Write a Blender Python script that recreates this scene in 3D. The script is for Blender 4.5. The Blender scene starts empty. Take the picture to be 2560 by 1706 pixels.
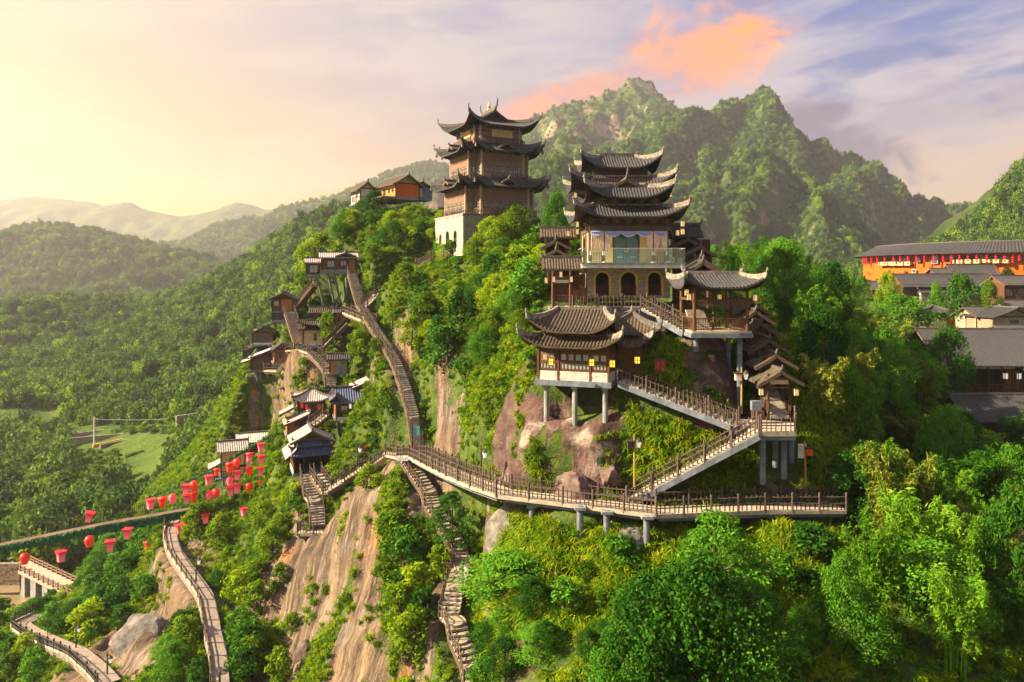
import bpy, math, random
import numpy as np
from mathutils import Vector, Matrix, Euler, noise as mnoise
random.seed(7); rng = np.random.default_rng(7)
sc = bpy.context.scene
COL = sc.collection
R = math.radians
F = 1828.0; HY = 690.0          # focal length and horizon row, in pixels of the 2560 x 1706 photograph
def P(x, y, d):                 # a picture point at a distance d -> a place in the world (metres, camera at the origin)
    return Vector(((x-1280)/F*d, d, (HY-y)/F*d))

# ------------------------------------------------------------------ camera
cam = bpy.data.cameras.new('camera'); cam_o = bpy.data.objects.new('camera', cam); COL.objects.link(cam_o)
cam.sensor_width = 36; cam.lens = 36*F/2560; cam.shift_y = -(853-HY)/2560
cam.clip_start = 0.5; cam.clip_end = 20000
cam_o.location = (0,0,0); cam_o.rotation_euler = (R(90),0,0)
sc.camera = cam_o
# ------------------------------------------------------------------ light and exposure
SUN_AZ, SUN_EL = -96.0, 32.0    # degrees from straight ahead (left negative), degrees above the horizon
EXPOSURE = 2.5
SUN_STRENGTH = 4.1
HAZE = 0.0002
sc.view_settings.view_transform = 'Standard'; sc.view_settings.look = 'None'
sc.view_settings.gamma = 1; sc.view_settings.use_curve_mapping = False
sc.view_settings.exposure = EXPOSURE
sun = bpy.data.lights.new('sun', 'SUN'); sun_o = bpy.data.objects.new('sun', sun); COL.objects.link(sun_o)
sun.energy = SUN_STRENGTH; sun.angle = R(0.6); sun.color = (1.0, 0.79, 0.49)
sd = Vector((math.sin(R(SUN_AZ))*math.cos(R(SUN_EL)), math.cos(R(SUN_AZ))*math.cos(R(SUN_EL)), math.sin(R(SUN_EL))))
sun_o.rotation_euler = sd.to_track_quat('Z','Y').to_euler()
sc.cycles.max_bounces = 5; sc.cycles.diffuse_bounces = 4; sc.cycles.glossy_bounces = 2
sc.cycles.transmission_bounces = 3; sc.cycles.volume_bounces = 0; sc.cycles.transparent_max_bounces = 6
sc.cycles.sample_clamp_indirect = 6; sc.cycles.use_denoising = True
sc.cycles.use_adaptive_sampling = True; sc.cycles.adaptive_threshold = 0.02

# ------------------------------------------------------------------ tiny node language
class N:
    tree = None
    def __init__(s, sock): s.s = sock
    @staticmethod
    def put(inp, v):
        if isinstance(v, N): N.tree.links.new(v.s, inp)
        elif isinstance(v, (tuple, list)) and len(v) == 3 and inp.type == 'RGBA': inp.default_value = (*v, 1)
        else: inp.default_value = v
    @staticmethod
    def m(op, *a, clamp=False):
        n = N.tree.nodes.new('ShaderNodeMath'); n.operation = op; n.use_clamp = clamp
        for i, v in enumerate(a): N.put(n.inputs[i], v)
        return N(n.outputs[0])
    def __add__(s, o): return N.m('ADD', s, o)
    __radd__ = __add__
    def __sub__(s, o): return N.m('SUBTRACT', s, o)
    def __rsub__(s, o): return N.m('SUBTRACT', o, s)
    def __mul__(s, o): return N.m('MULTIPLY', s, o)
    __rmul__ = __mul__
    def __truediv__(s, o): return N.m('DIVIDE', s, o)
    def __pow__(s, o): return N.m('POWER', s, o)
def node(t, **kw):
    n = N.tree.nodes.new(t)
    for k, v in kw.items(): setattr(n, k, v)
    return n
def ss(x, a, b):                # smoothstep between a and b
    n = node('ShaderNodeMapRange', interpolation_type='SMOOTHSTEP')
    N.put(n.inputs[0], x); N.put(n.inputs[1], a); N.put(n.inputs[2], b); N.put(n.inputs[3], 0.0); N.put(n.inputs[4], 1.0)
    return N(n.outputs[0])
def mixc(f, a, b, blend='MIX'):
    n = node('ShaderNodeMix', data_type='RGBA', blend_type=blend)
    N.put(n.inputs[0], f); N.put(n.inputs[6], a); N.put(n.inputs[7], b)
    return N(n.outputs[2])
def vec(x, y, z):
    n = node('ShaderNodeCombineXYZ'); N.put(n.inputs[0], x); N.put(n.inputs[1], y); N.put(n.inputs[2], z); return N(n.outputs[0])
def fbm(v, scale, detail=4, rough=0.55, dist=0.0):
    n = node('ShaderNodeTexNoise'); N.put(n.inputs['Vector'], v)
    n.inputs['Scale'].default_value = scale; n.inputs['Detail'].default_value = detail
    n.inputs['Roughness'].default_value = rough; n.inputs['Distortion'].default_value = dist
    return N(n.outputs[0])
def sep(v):
    n = node('ShaderNodeSeparateXYZ'); N.put(n.inputs[0], v); return [N(o) for o in n.outputs]

# ------------------------------------------------------------------ sky: evening sky with thin streaked cloud
w = bpy.data.worlds.new('World'); sc.world = w; w.use_nodes = True
N.tree = w.node_tree; N.tree.nodes.clear()
sky = node('ShaderNodeTexSky', sky_type='NISHITA'); sky.sun_disc = False
sky.sun_elevation = R(SUN_EL); sky.sun_rotation = R(SUN_AZ); sky.air_density = 1.2; sky.dust_density = 3.0
tc = node('ShaderNodeTexCoord'); D = N(tc.outputs['Generated'])
X, Y, Z = sep(D)
az = N.m('ARCTAN2', X, Y); el = N.m('ARCSINE', Z)       # radians
SKY_GAIN = 1.85                                           # the Background strength is 0.1
daz = N.m('ABSOLUTE', az - R(-42)); daz = N.m('MINIMUM', daz, 2*math.pi - daz)    # turn away from the sun
t_lr = ss(daz, 0.0, R(76))                              # 0 at the sun's side, 1 at the far side
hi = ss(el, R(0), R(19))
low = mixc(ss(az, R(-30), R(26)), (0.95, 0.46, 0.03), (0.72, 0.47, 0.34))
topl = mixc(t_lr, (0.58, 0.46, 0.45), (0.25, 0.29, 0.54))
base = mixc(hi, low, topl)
base = mixc(ss(el, R(22), R(45))*0.8, base, (1.15, 1.06, 1.1))     # added brightness in the unseen sky overhead, to fill the shade
# the pale glow round the place where the sun stands behind the haze
dx = (az - R(-36))*1.0; dy = (el - R(9.0))*1.2
g2 = (dx*dx + dy*dy)
glow = N.m('EXPONENT', g2*(-11.0))
base = mixc(glow*0.6, base, (0.98, 0.64, 0.20))
# pure yellow band just over the left hills
yb = N.m('EXPONENT', (el-R(2.5))*(el-R(2.5))*(-180.0))*(1.0-ss(az, R(-22), R(4)))*ss(az, R(-48), R(-36))
base = mixc(yb*0.95, base, (1.3, 0.72, 0.0))
# long thin cirrus streaks
q = vec(az*2.2 + el*0.8, el*11.0 - az*1.2, 0.3)
st = fbm(q, 1.5, 6, 0.6, 0.4)
streak = ss(st, 0.42, 0.62)
ccol = mixc(t_lr, (1.0, 0.76, 0.48), (0.72, 0.60, 0.58))
base = mixc(streak*(0.26 + 0.46*t_lr), base, ccol)
# bluer gaps high on the right
gap = ss(fbm(vec(az*3.0, el*9.0 - az*0.8, 4.1), 1.7, 5, 0.55, 0.3), 0.46, 0.62)*ss(az, R(2), R(20))*ss(el, R(6), R(11))
base = mixc(gap*0.85, base, (0.09, 0.16, 0.45))
# cream lower right
cr = ss(az, R(12), R(24))*(1.0-ss(el, R(6), R(13)))*ss(fbm(vec(az*2.0, el*10.0, 8.0), 2.0, 4, 0.5, 0.2), 0.35, 0.6)
base = mixc(cr*0.9, base, (0.95, 0.62, 0.33))
# the orange lit cloud over the twin peaks and the dusky puff right of them, as directions u = X/Y, v = Z/Y
Yp = N.m('MAXIMUM', Y, 0.02); u = X/Yp; v = Z/Yp
wob = fbm(vec(u*6.0, v*9.0, 1.0), 1.6, 6, 0.6, 0.6) - 0.5
def px(x): return (x-1280)/F
def py(y): return (HY-y)/F
def blob(cx, cy, rx, ry, ang, k=0.9):
    ca, sa = math.cos(ang), math.sin(ang)
    a = (u-px(cx))*ca + (v-py(cy))*sa; b = (v-py(cy))*ca - (u-px(cx))*sa
    a = a/(rx/F); b = b/(ry/F)
    return 1.0 - N.m('SQRT', a*a + b*b) + wob*k
c1 = N.m('MAXIMUM', blob(1735, 135, 310, 120, R(24), 2.4), blob(1450, 235, 260, 55, R(20), 2.0))
o1 = ss(c1, -0.1, 0.75)*ss(Y, 0.05, 0.2)
ocol = mixc(ss(wob + (v-py(190))*3.0, -0.25, 0.3), (0.60, 0.30, 0.34), (1.5, 0.46, 0.03))
base = mixc(o1*0.95, base, ocol)
c2 = N.m('MAXIMUM', blob(2120, 375, 230, 95, R(-22), 2.6), blob(2050, 290, 120, 45, R(8), 2.2))
o2 = ss(c2, -0.05, 0.7)*ss(Y, 0.05, 0.2)
base = mixc(o2*0.95, base, (0.20, 0.14, 0.24))
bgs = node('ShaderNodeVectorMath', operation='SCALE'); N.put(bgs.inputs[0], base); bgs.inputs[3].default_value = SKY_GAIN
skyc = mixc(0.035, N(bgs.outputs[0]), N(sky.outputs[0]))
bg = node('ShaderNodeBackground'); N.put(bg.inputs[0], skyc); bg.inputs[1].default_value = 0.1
wo = node('ShaderNodeOutputWorld'); N.tree.links.new(bg.outputs[0], wo.inputs[0])
# ------------------------------------------------------------------ object helpers
def link(o, parent=None):
    COL.objects.link(o)
    if parent is not None: o.parent = parent
    return o
def tag(o, label=None, cat=None, group=None, kind=None):
    if label: o['label'] = label
    if cat: o['category'] = cat
    if group: o['group'] = group
    if kind: o['kind'] = kind
    return o
def thing(name, label, cat, loc=(0,0,0), rz=0.0, group=None):
    o = bpy.data.objects.new(name, None); COL.objects.link(o)
    o.location = loc; o.rotation_euler = (0,0,rz); o.empty_display_size = 0.3
    return tag(o, label, cat, group)
def meshdata(name, v, f, mat=None, smooth=False):
    me = bpy.data.meshes.new(name); me.from_pydata(v, [], f)
    if mat is not None: me.materials.append(mat)
    if smooth: me.polygons.foreach_set('use_smooth', [True]*len(me.polygons))
    me.update(); return me
def obj(name, me, parent=None, loc=None, rot=None, scale=None):
    o = bpy.data.objects.new(name, me); link(o, parent)
    if loc is not None: o.location = loc
    if rot is not None: o.rotation_euler = rot
    if scale is not None: o.scale = scale
    return o
CUBE_V = [(x,y,z) for x in (-.5,.5) for y in (-.5,.5) for z in (-.5,.5)]
CUBE_F = [(0,1,3,2),(4,6,7,5),(0,4,5,1),(2,3,7,6),(0,2,6,4),(1,5,7,3)]
class MB:
    def __init__(s): s.v = []; s.f = []
    def add(s, v, f):
        b = len(s.v); s.v += [tuple(x) for x in v]; s.f += [tuple(i+b for i in q) for q in f]; return s
    def box(s, c, d, rz=0.0, M=None):
        ca, sa = math.cos(rz), math.sin(rz); out = []
        for x,y,z in CUBE_V:
            x*=d[0]; y*=d[1]; z*=d[2]
            p = Vector((c[0]+x*ca-y*sa, c[1]+x*sa+y*ca, c[2]+z)); out.append(M @ p if M else p)
        return s.add(out, CUBE_F)
    def beam(s, a, b, w, h):
        a = Vector(a); b = Vector(b); M = beam_matrix(a, b, w, h)
        return s.add([M @ Vector(c) for c in CUBE_V], CUBE_F)
    def tube(s, pts, r, n=8, cap=True):
        pts = [Vector(p) for p in pts]; rs = r if isinstance(r, (list,tuple)) else [r]*len(pts)
        b = len(s.v); k = len(pts)
        for i, p in enumerate(pts):
            t = (pts[min(i+1,k-1)]-pts[max(i-1,0)]).normalized()
            a = t.cross(Vector((0,0,1)) if abs(t.z) < .95 else Vector((1,0,0))).normalized(); c = t.cross(a)
            for j in range(n):
                q = 2*math.pi*j/n; s.v.append(tuple(p + (a*math.cos(q)+c*math.sin(q))*rs[i]))
        for i in range(k-1):
            for j in range(n):
                s.f.append((b+i*n+j, b+i*n+(j+1)%n, b+(i+1)*n+(j+1)%n, b+(i+1)*n+j))
        if cap:
            s.f.append(tuple(b+j for j in range(n))[::-1]); s.f.append(tuple(b+(k-1)*n+j for j in range(n)))
        return s
    def lathe(s, prof, n=10, c=(0,0,0)):
        b = len(s.v)
        for r, z in prof:
            for j in range(n):
                q = 2*math.pi*j/n; s.v.append((c[0]+r*math.cos(q), c[1]+r*math.sin(q), c[2]+z))
        for i in range(len(prof)-1):
            for j in range(n):
                s.f.append((b+i*n+j, b+i*n+(j+1)%n, b+(i+1)*n+(j+1)%n, b+(i+1)*n+j))
        s.f.append(tuple(b+j for j in range(n))[::-1]); s.f.append(tuple(b+(len(prof)-1)*n+j for j in range(n)))
        return s
    def prism(s, poly, axis, a, b):           # poly in 2D, extruded from a to b along axis 'x','y','z'
        n = len(poly); k = len(s.v)
        for t in (a, b):
            for p, q in poly:
                s.v.append({'x':(t,p,q),'y':(p,t,q),'z':(p,q,t)}[axis])
        s.f.append(tuple(k+i for i in range(n))); s.f.append(tuple(k+n+i for i in range(n))[::-1])
        for i in range(n):
            s.f.append((k+i, k+(i+1)%n, k+n+(i+1)%n, k+n+i))
        return s
    def build(s, name, mat, parent=None, smooth=False, loc=None, rot=None, kind=None):
        o = obj(name, meshdata(name, s.v, s.f, mat, smooth), parent, loc, rot)
        if kind: o['kind'] = kind
        return o
def beam_matrix(a, b, w, h):
    d = b-a; L = d.length; t = d.normalized()
    up = Vector((0,0,1)); s_ = up.cross(t)
    s_ = Vector((1,0,0)) if s_.length < 1e-4 else s_.normalized()
    u_ = t.cross(s_)
    M = Matrix((t*L, s_*w, u_*h)).transposed().to_4x4(); M.translation = (a+b)/2
    return M
_UNIT = {}
def unit(kind, mat):
    k = (kind, mat.name)
    if k not in _UNIT:
        if kind == 'box': _UNIT[k] = meshdata('box', CUBE_V, CUBE_F, mat)
        else:
            m = MB(); n = {'cyl':10, 'cyl6':6}[kind]
            m.lathe([(.5,-.5),(.5,.5)] if kind == 'cyl6' else [(.5,-.5),(.5,.47),(.42,.5)], n)
            _UNIT[k] = meshdata(kind, m.v, m.f, mat)
    return _UNIT[k]
def pbox(name, mat, parent, c, d, rz=0.0):
    return obj(name, unit('box', mat), parent, c, (0,0,rz), d)
def pbeam(name, mat, parent, a, b, w, h):
    o = obj(name, unit('box', mat), parent); a = Vector(a); b = Vector(b)
    M = beam_matrix(a, b, w, h); l, r, s_ = M.decompose()
    o.location = l; o.rotation_mode = 'QUATERNION'; o.rotation_quaternion = r; o.scale = s_
    return o
def pcyl(name, mat, parent, a, b, r, kind='cyl'):   # upright or leaning round post from a to b
    a = Vector(a); b = Vector(b); d = b-a
    o = obj(name, unit(kind, mat), parent, (a+b)/2); o.rotation_mode = 'QUATERNION'
    o.rotation_quaternion = d.to_track_quat('Z','Y'); o.scale = (2*r, 2*r, d.length)
    return o

# ------------------------------------------------------------------ materials
MATS = {}
def newmat(name):
    m = bpy.data.materials.new(name); m.use_nodes = True; MATS[name] = m
    N.tree = m.node_tree; N.tree.nodes.clear()
    b = node('ShaderNodeBsdfPrincipled'); o = node('ShaderNodeOutputMaterial')
    N.tree.links.new(b.outputs[0], o.inputs[0])
    return m, b, o
def opos():
    return N(node('ShaderNodeTexCoord').outputs['Object'])
def gpos():
    return N(node('ShaderNodeNewGeometry').outputs['Position'])
def vmul(v, s):
    n = node('ShaderNodeVectorMath', operation='MULTIPLY'); N.put(n.inputs[0], v); n.inputs[1].default_value = s; return N(n.outputs[0])
def bump(b, h, strength=0.4, dist=0.05):
    n = node('ShaderNodeBump'); N.put(n.inputs['Height'], h); n.inputs['Strength'].default_value = strength; n.inputs['Distance'].default_value = dist
    N.tree.links.new(n.outputs[0], b.inputs['Normal'])
def simple(name, ca, cb, scale=3.0, rough=0.8, stretch=(1,1,1), bmp=0.3, bscale=None, rnd=0.0, dist=0.02):
    m, b, o = newmat(name)
    p = vmul(gpos(), stretch)
    f = ss(fbm(p, scale, 6, 0.65, 0.2), 0.3, 0.7)
    c = mixc(f, ca, cb)
    if rnd:
        oi = N(node('ShaderNodeObjectInfo').outputs['Random'])
        k = node('ShaderNodeHueSaturation'); N.put(k.inputs['Color'], c); N.put(k.inputs['Value'], (1-rnd) + oi*(2*rnd)); c = N(k.outputs[0])
    N.put(b.inputs['Base Color'], c); b.inputs['Roughness'].default_value = rough
    b.inputs['Specular IOR Level'].default_value = 0.25
    if bmp: bump(b, fbm(p, bscale or scale*5, 5, 0.7), bmp, dist)
    return m
M_wood   = simple('brown_wood', (0.125,0.054,0.027), (0.06,0.027,0.015), 2.5, 0.7, (6,6,.7), .4, 9, .18)
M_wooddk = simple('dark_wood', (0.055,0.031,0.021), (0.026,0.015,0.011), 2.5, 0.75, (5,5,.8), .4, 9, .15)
M_woodlt = simple('orange_wood', (0.33,0.14,0.045), (0.20,0.08,0.03), 2.5, 0.7, (6,6,.7), .4, 9, .15)
M_woodgr = simple('weathered_wood', (0.125,0.08,0.058), (0.065,0.042,0.032), 2.5, 0.85, (5,5,.8), .5, 9, .2)
M_cream  = simple('cream_boards', (0.55,0.40,0.22), (0.38,0.25,0.13), 2.0, 0.8, (5,5,.6), .3, 9, .1)
M_fence  = simple('fence_wood', (0.095,0.066,0.056), (0.045,0.032,0.03), 6, 0.85, (1,1,1), .5, 20, .25)
M_tile   = simple('dark_roof_tile', (0.048,0.047,0.053), (0.016,0.016,0.020), 5, 0.75, (1,1,1), .5, 30, .1)
M_tileb  = simple('blue_roof_tile', (0.055,0.075,0.16), (0.03,0.04,0.09), 5, 0.55, (1,1,1), .4, 30, .1)
M_tileg  = simple('grey_roof_tile', (0.42,0.38,0.37), (0.17,0.155,0.16), 4, 0.8, (1,1,1), .5, 25, .1)
M_tilebr = simple('mossy_roof_tile', (0.085,0.064,0.044), (0.030,0.024,0.019), 4, 0.85, (1,1,1), .5, 25, .15)
M_ridge  = simple('ridge_plaster', (0.27,0.235,0.20), (0.085,0.075,0.07), 3.5, 0.85, (1,1,1), .4, 14)
M_ridged = simple('dark_ridge', (0.12,0.105,0.10), (0.05,0.045,0.045), 4, 0.8, (1,1,1), .4, 14)
M_white  = simple('white_plaster', (0.58,0.55,0.51), (0.40,0.375,0.345), 1.5, 0.85, (1,1,1), .15)
M_conc   = simple('concrete', (0.25,0.25,0.26), (0.13,0.13,0.14), 1.2, 0.85, (1,1,1), .3)
M_bluec  = simple('blue_grey_concrete', (0.15,0.175,0.225), (0.075,0.09,0.12), 1.5, 0.8, (1,1,1), .3)
M_deck   = simple('pale_deck', (0.36,0.31,0.25), (0.24,0.20,0.16), 1.6, 0.85, (1,1,1), .3)
M_step   = simple('stone_step', (0.40,0.35,0.29), (0.24,0.205,0.17), 2.2, 0.85, (1,1,1), .4, None, .15)
M_brick  = simple('pale_brick', (0.50,0.44,0.36), (0.22,0.20,0.19), 2.6, 0.9, (1,1,2.2), .4, None, .25)
M_block = simple('pale_stone_block', (0.42,0.37,0.29), (0.25,0.215,0.165), 1.4, 0.9, (1,1,1.6), .4, None, .22)
M_mortar = simple('mortar', (0.20,0.18,0.155), (0.12,0.105,0.09), 3, 0.95)
M_archy  = simple('ochre_trim', (0.60,0.42,0.15), (0.46,0.30,0.10), 2, 0.85)
M_ochre  = simple('ochre_plaster', (0.50,0.28,0.075), (0.42,0.21,0.05), .6, 0.9, (1,1,1), .15)
M_orange = simple('orange_plaster', (0.50,0.10,0.005), (0.40,0.075,0.004), .25, 0.9, (1,1,1), .15)
M_yellow = simple('yellow_plaster', (0.66,0.46,0.22), (0.55,0.36,0.15), .5, 0.9, (1,1,1), .15)
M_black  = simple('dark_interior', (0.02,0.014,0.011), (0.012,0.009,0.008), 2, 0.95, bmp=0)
M_stone  = simple('rubble_stone', (0.40,0.31,0.22), (0.20,0.15,0.11), 3.0, 0.9, (1,1,1), .6, None, .3)
M_metal  = simple('dark_metal', (0.06,0.055,0.055), (0.035,0.033,0.033), 3, 0.5, bmp=.1)
M_pole   = simple('mossy_pole', (0.34,0.23,0.05), (0.20,0.14,0.04), 5, 0.8)
M_steel  = simple('grey_steel', (0.40,0.40,0.41), (0.30,0.30,0.31), 2, 0.5, bmp=.1)
M_drapeb = simple('lavender_cloth', (0.28,0.32,0.62), (0.22,0.26,0.54), 3, 0.8, bmp=.2)
M_drapew = simple('cream_cloth', (0.62,0.48,0.40), (0.50,0.37,0.31), 3, 0.8, bmp=.2)
M_redbox = simple('red_paint', (0.42,0.02,0.025), (0.28,0.015,0.02), 3, 0.5, bmp=.1)
M_panelw = simple('mauve_boards', (0.21,0.13,0.09), (0.13,0.08,0.058), 2.0, 0.8, (5,5,.6), .3, 9, .1)
M_colw = simple('pale_column_wood', (0.36,0.25,0.17), (0.24,0.16,0.11), 2.0, 0.8, (5,5,.6), .3, 9, .1)
M_redcl  = simple('red_cloth', (0.70,0.012,0.04), (0.55,0.01,0.03), 3, 0.7, bmp=.1, rnd=.1)
M_path   = simple('paved_path', (0.23,0.19,0.165), (0.15,0.122,0.105), 1.0, 0.9, (1,1,1), .3)
M_ivy    = simple('ivy_leaf', (0.006,0.085,0.03), (0.014,0.16,0.05), 4, 0.6, bmp=0)
def glassmat(name, col, rough=0.08):
    m, b, o = newmat(name); b.inputs['Base Color'].default_value = (*col, 1); b.inputs['Roughness'].default_value = rough
    b.inputs['Specular IOR Level'].default_value = 0.6; return m
M_pane  = glassmat('window_pane', (0.035,0.06,0.075))
M_panel = glassmat('pale_pane', (0.24,0.26,0.28), .25)
M_teal  = glassmat('teal_glass', (0.012,0.10,0.14))
def clearmat():
    m, b, o = newmat('clear_glass')
    t = node('ShaderNodeBsdfTransparent'); t.inputs[0].default_value = (0.84,0.95,0.95,1)
    g = node('ShaderNodeBsdfGlossy'); g.inputs[0].default_value = (0.75,0.95,0.95,1); g.inputs['Roughness'].default_value = 0.05
    x = node('ShaderNodeMixShader'); x.inputs[0].default_value = 0.07
    N.tree.links.new(t.outputs[0], x.inputs[1]); N.tree.links.new(g.outputs[0], x.inputs[2]); N.tree.links.new(x.outputs[0], o.inputs[0]); return m
M_clear = clearmat()
def emitmat(name, col, st, base=None):
    m, b, o = newmat(name); b.inputs['Base Color'].default_value = (*(base or col), 1)
    b.inputs['Emission Color'].default_value = (*col, 1); b.inputs['Emission Strength'].default_value = st; b.inputs['Roughness'].default_value = .7; return m
M_lamp  = emitmat('lit_lantern_paper', (1.0,0.62,0.22), 0.10, (0.55,0.40,0.22))
M_lampy = emitmat('lit_yellow_paper', (1.0,0.58,0.04), 0.4, (0.8,0.5,0.1))
M_lampw = emitmat('white_lamp_glass', (1.0,0.9,0.75), 0.08, (0.8,0.78,0.72))
def lanternmat(name, top, bot):
    m, b, o = newmat(name); x, y, z = sep(opos())
    c = mixc(ss(z, -1.0, 0.1), bot, top)
    N.put(b.inputs['Base Color'], c); b.inputs['Roughness'].default_value = .55
    N.put(b.inputs['Emission Color'], c); b.inputs['Emission Strength'].default_value = 0.04
    return m
M_lanr = lanternmat('red_lantern_silk', (0.80,0.006,0.012), (0.90,0.035,0.005))
M_lanp = lanternmat('pink_lantern_silk', (0.72,0.008,0.035), (0.80,0.16,0.20))

def leafmat(name, c0, c1, c2, trans=0.35):
    m, b, o = newmat(name)
    oi = N(node('ShaderNodeObjectInfo').outputs['Random'])
    f = fbm(gpos(), 0.45, 4, 0.6)
    lf = fbm(gpos(), 2.6, 3, 0.6)
    c = mixc(ss(f*0.8 + oi*0.5, 0.35, 0.95), c0, c1)
    c = mixc(ss(lf + oi*0.15, 0.5, 0.75), c, c2)
    hs = node('ShaderNodeHueSaturation'); N.put(hs.inputs['Color'], c); N.put(hs.inputs['Value'], 0.62 + oi*0.62); N.put(hs.inputs['Hue'], 0.485 + fbm(gpos(), 0.9, 2, .5)*0.03); c = N(hs.outputs[0])
    N.put(b.inputs['Base Color'], c); b.inputs['Roughness'].default_value = .6; b.inputs['Specular IOR Level'].default_value = .06
    t = node('ShaderNodeBsdfTranslucent'); N.put(t.inputs[0], c)
    x = node('ShaderNodeMixShader'); x.inputs[0].default_value = trans
    N.tree.links.new(b.outputs[0], x.inputs[1]); N.tree.links.new(t.outputs[0], x.inputs[2]); N.tree.links.new(x.outputs[0], o.inputs[0])
    return m
M_leaf  = leafmat('broad_leaf', (0.020,0.100,0.006), (0.045,0.165,0.007), (0.095,0.215,0.014))
M_leafy = leafmat('yellow_green_leaf', (0.075,0.190,0.004), (0.15,0.26,0.004), (0.22,0.29,0.006), .4)
M_bam   = leafmat('bamboo_leaf', (0.045,0.19,0.006), (0.090,0.24,0.008), (0.15,0.28,0.018), .45)
M_bamo  = leafmat('olive_bamboo_leaf', (0.10,0.16,0.014), (0.16,0.20,0.018), (0.24,0.26,0.03), .4)
M_grass = leafmat('grass_blade', (0.070,0.20,0.004), (0.15,0.27,0.005), (0.28,0.30,0.01), .4)
M_farl  = leafmat('far_forest_leaf', (0.025,0.085,0.018), (0.05,0.13,0.018), (0.12,0.18,0.02), .3)
M_bark  = simple('bark', (0.10,0.07,0.05), (0.05,0.035,0.025), 4, .9, (4,4,.6), .5)
# ------------------------------------------------------------------ routes of the walkways and stairs (picture x, y and distance of the deck centre)
PATHS = {
 # key: (points, width, grounded, rails, detail)
 'walk':  ([(2100,1266,52.6),(1900,1267,52.4),(1640,1277,51.6),(1418,1250,54.5),(1260,1231,56.6),(1200,1211,59),(1140,1187,63.2),(1090,1163,68.5),(1044,1140,75.5),(1014,1141,79.5)], 2.0, 0, 'LR', 'near'),
 'zig':   ([(1895,1078,52.2),(1568,1252,54.4)], 1.9, 0, 'LR', 'near'),
 'house': ([(1552,951,57.6),(1845,1064,54.2)], 1.7, 0, 'LR', 'near'),
 'terr':  ([(1618,770,64.2),(1722,829,60.5)], 1.6, 0, 'LR', 'near'),
 'long':  ([(880,684,107),(890,720,104),(903,763,101),(935,818,95.5),(968,868,91),(993,914,88),(1014,972,84.7),(1033,1040,81.3),(1044,1122,79.2)], 1.4, 1, 'R', 'far'),
 'crest': ([(910,768,100.6),(942,736,102.5),(965,731,103),(985,713,103.6),(1042,669,104),(1080,649,103.5)], 1.4, 1, 'LR', 'far'),
 'low':   ([(1018,1150,78.3),(1063,1216,74.5),(1071,1226,73.7),(1080,1262,72),(1145,1367,67),(1156,1411,64.8),(1140,1459,62.8),(1123,1539,60),(1139,1552,58.9),(1148,1596,57.4),(1176,1656,55.3),(1186,1712,53.8)], 1.7, 1, 'R', 'far'),
 'left':  ([(1008,1142,79.9),(973,1134,81.5),(930,1166,81.7),(908,1170,82),(860,1201,81.5),(818,1227,80.8),(790,1186,84)], 1.5, 0, 'LR', 'far'),
 'gate':  ([(768,1186,85.4),(779,1240,82.3),(788,1249,81.5),(795,1316,78.6)], 1.7, 0, 'LR', 'far'),
 'plat':  ([(868,781,104),(930,806,97)], 1.5, 0, 'LR', 'far'),
 'shop':  ([(868,808,103.6),(806,870,102.6)], 1.5, 0, 'LR', 'far'),
 'deck':  ([(722,875,107),(755,873,106),(780,881,104.5),(812,915,101.5),(822,930,100.5),(827,966,98.4)], 1.6, 0, 'LR', 'far'),
 'hut':   ([(724,781,110.2),(749,860,106.6)], 1.7, 1, 'LR', 'far'),
 'back':  ([(786,713,112),(742,768,113.2)], 1.5, 1, 'LR', 'far'),
 'balc':  ([(668,925,111),(700,926,109.5),(727,900,108.8)], 1.4, 0, 'R', 'far'),
 'blue':  ([(815,1037,92.4),(780,1065,90.6)], 1.3, 0, 'LR', 'far'),
 'cliff': ([(436,1300,94),(427,1320,90),(426,1340,87.6),(434,1371,84.5),(447,1396,82.2),(477,1438,78.6),(508,1481,75.2),(518,1509,73.4),(526,1546,71),(530,1578,69.2),(541,1618,67),(547,1660,64.8),(549,1715,62.3)], 1.6, 1, 'R', 'path'),
 'foot':  ([(100,1535,88),(80,1545,86.5),(52,1560,84.6),(70,1577,82.3),(104,1594,79.6),(153,1616,76),(190,1631,73.6),(214,1650,71.4),(245,1677,68.8),(272,1708,66.2)], 2.0, 1, 'R', 'path'),
}
P3 = {k: [P(*q) for q in v[0]] for k, v in PATHS.items()}
# places where buildings stand: picture x, y, distance of the floor, radius in metres
PADS = [(845,682,110,4),(782,694,110,2.5),(708,778,114,3),(656,862,119.5,2.5),(650,926,115.5,2.6),(705,906,111.5,2.2),(790,864,107.5,2.8),(800,806,110,2.8),(853,812,107,2.0),(846,933,100.5,2.2),
        (876,1050,94,3.2),(918,1003,95.5,2.4),(778,1036,97.5,2.6),(745,1085,94.5,2.4),(780,1180,88.5,3.2),(580,1200,106,3),(577,1216,101,4),(640,1152,104,3),(632,1130,110,3),(1018,502,126,5),(918,516,130,3),
        (1435,955,60.5,4.6),(1570,746,71,6.5),(1803,832,60.5,3.2),(1945,1084,56,2.6),(1945,1010,58.5,2.2),(1940,960,61,2.2)]
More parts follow.
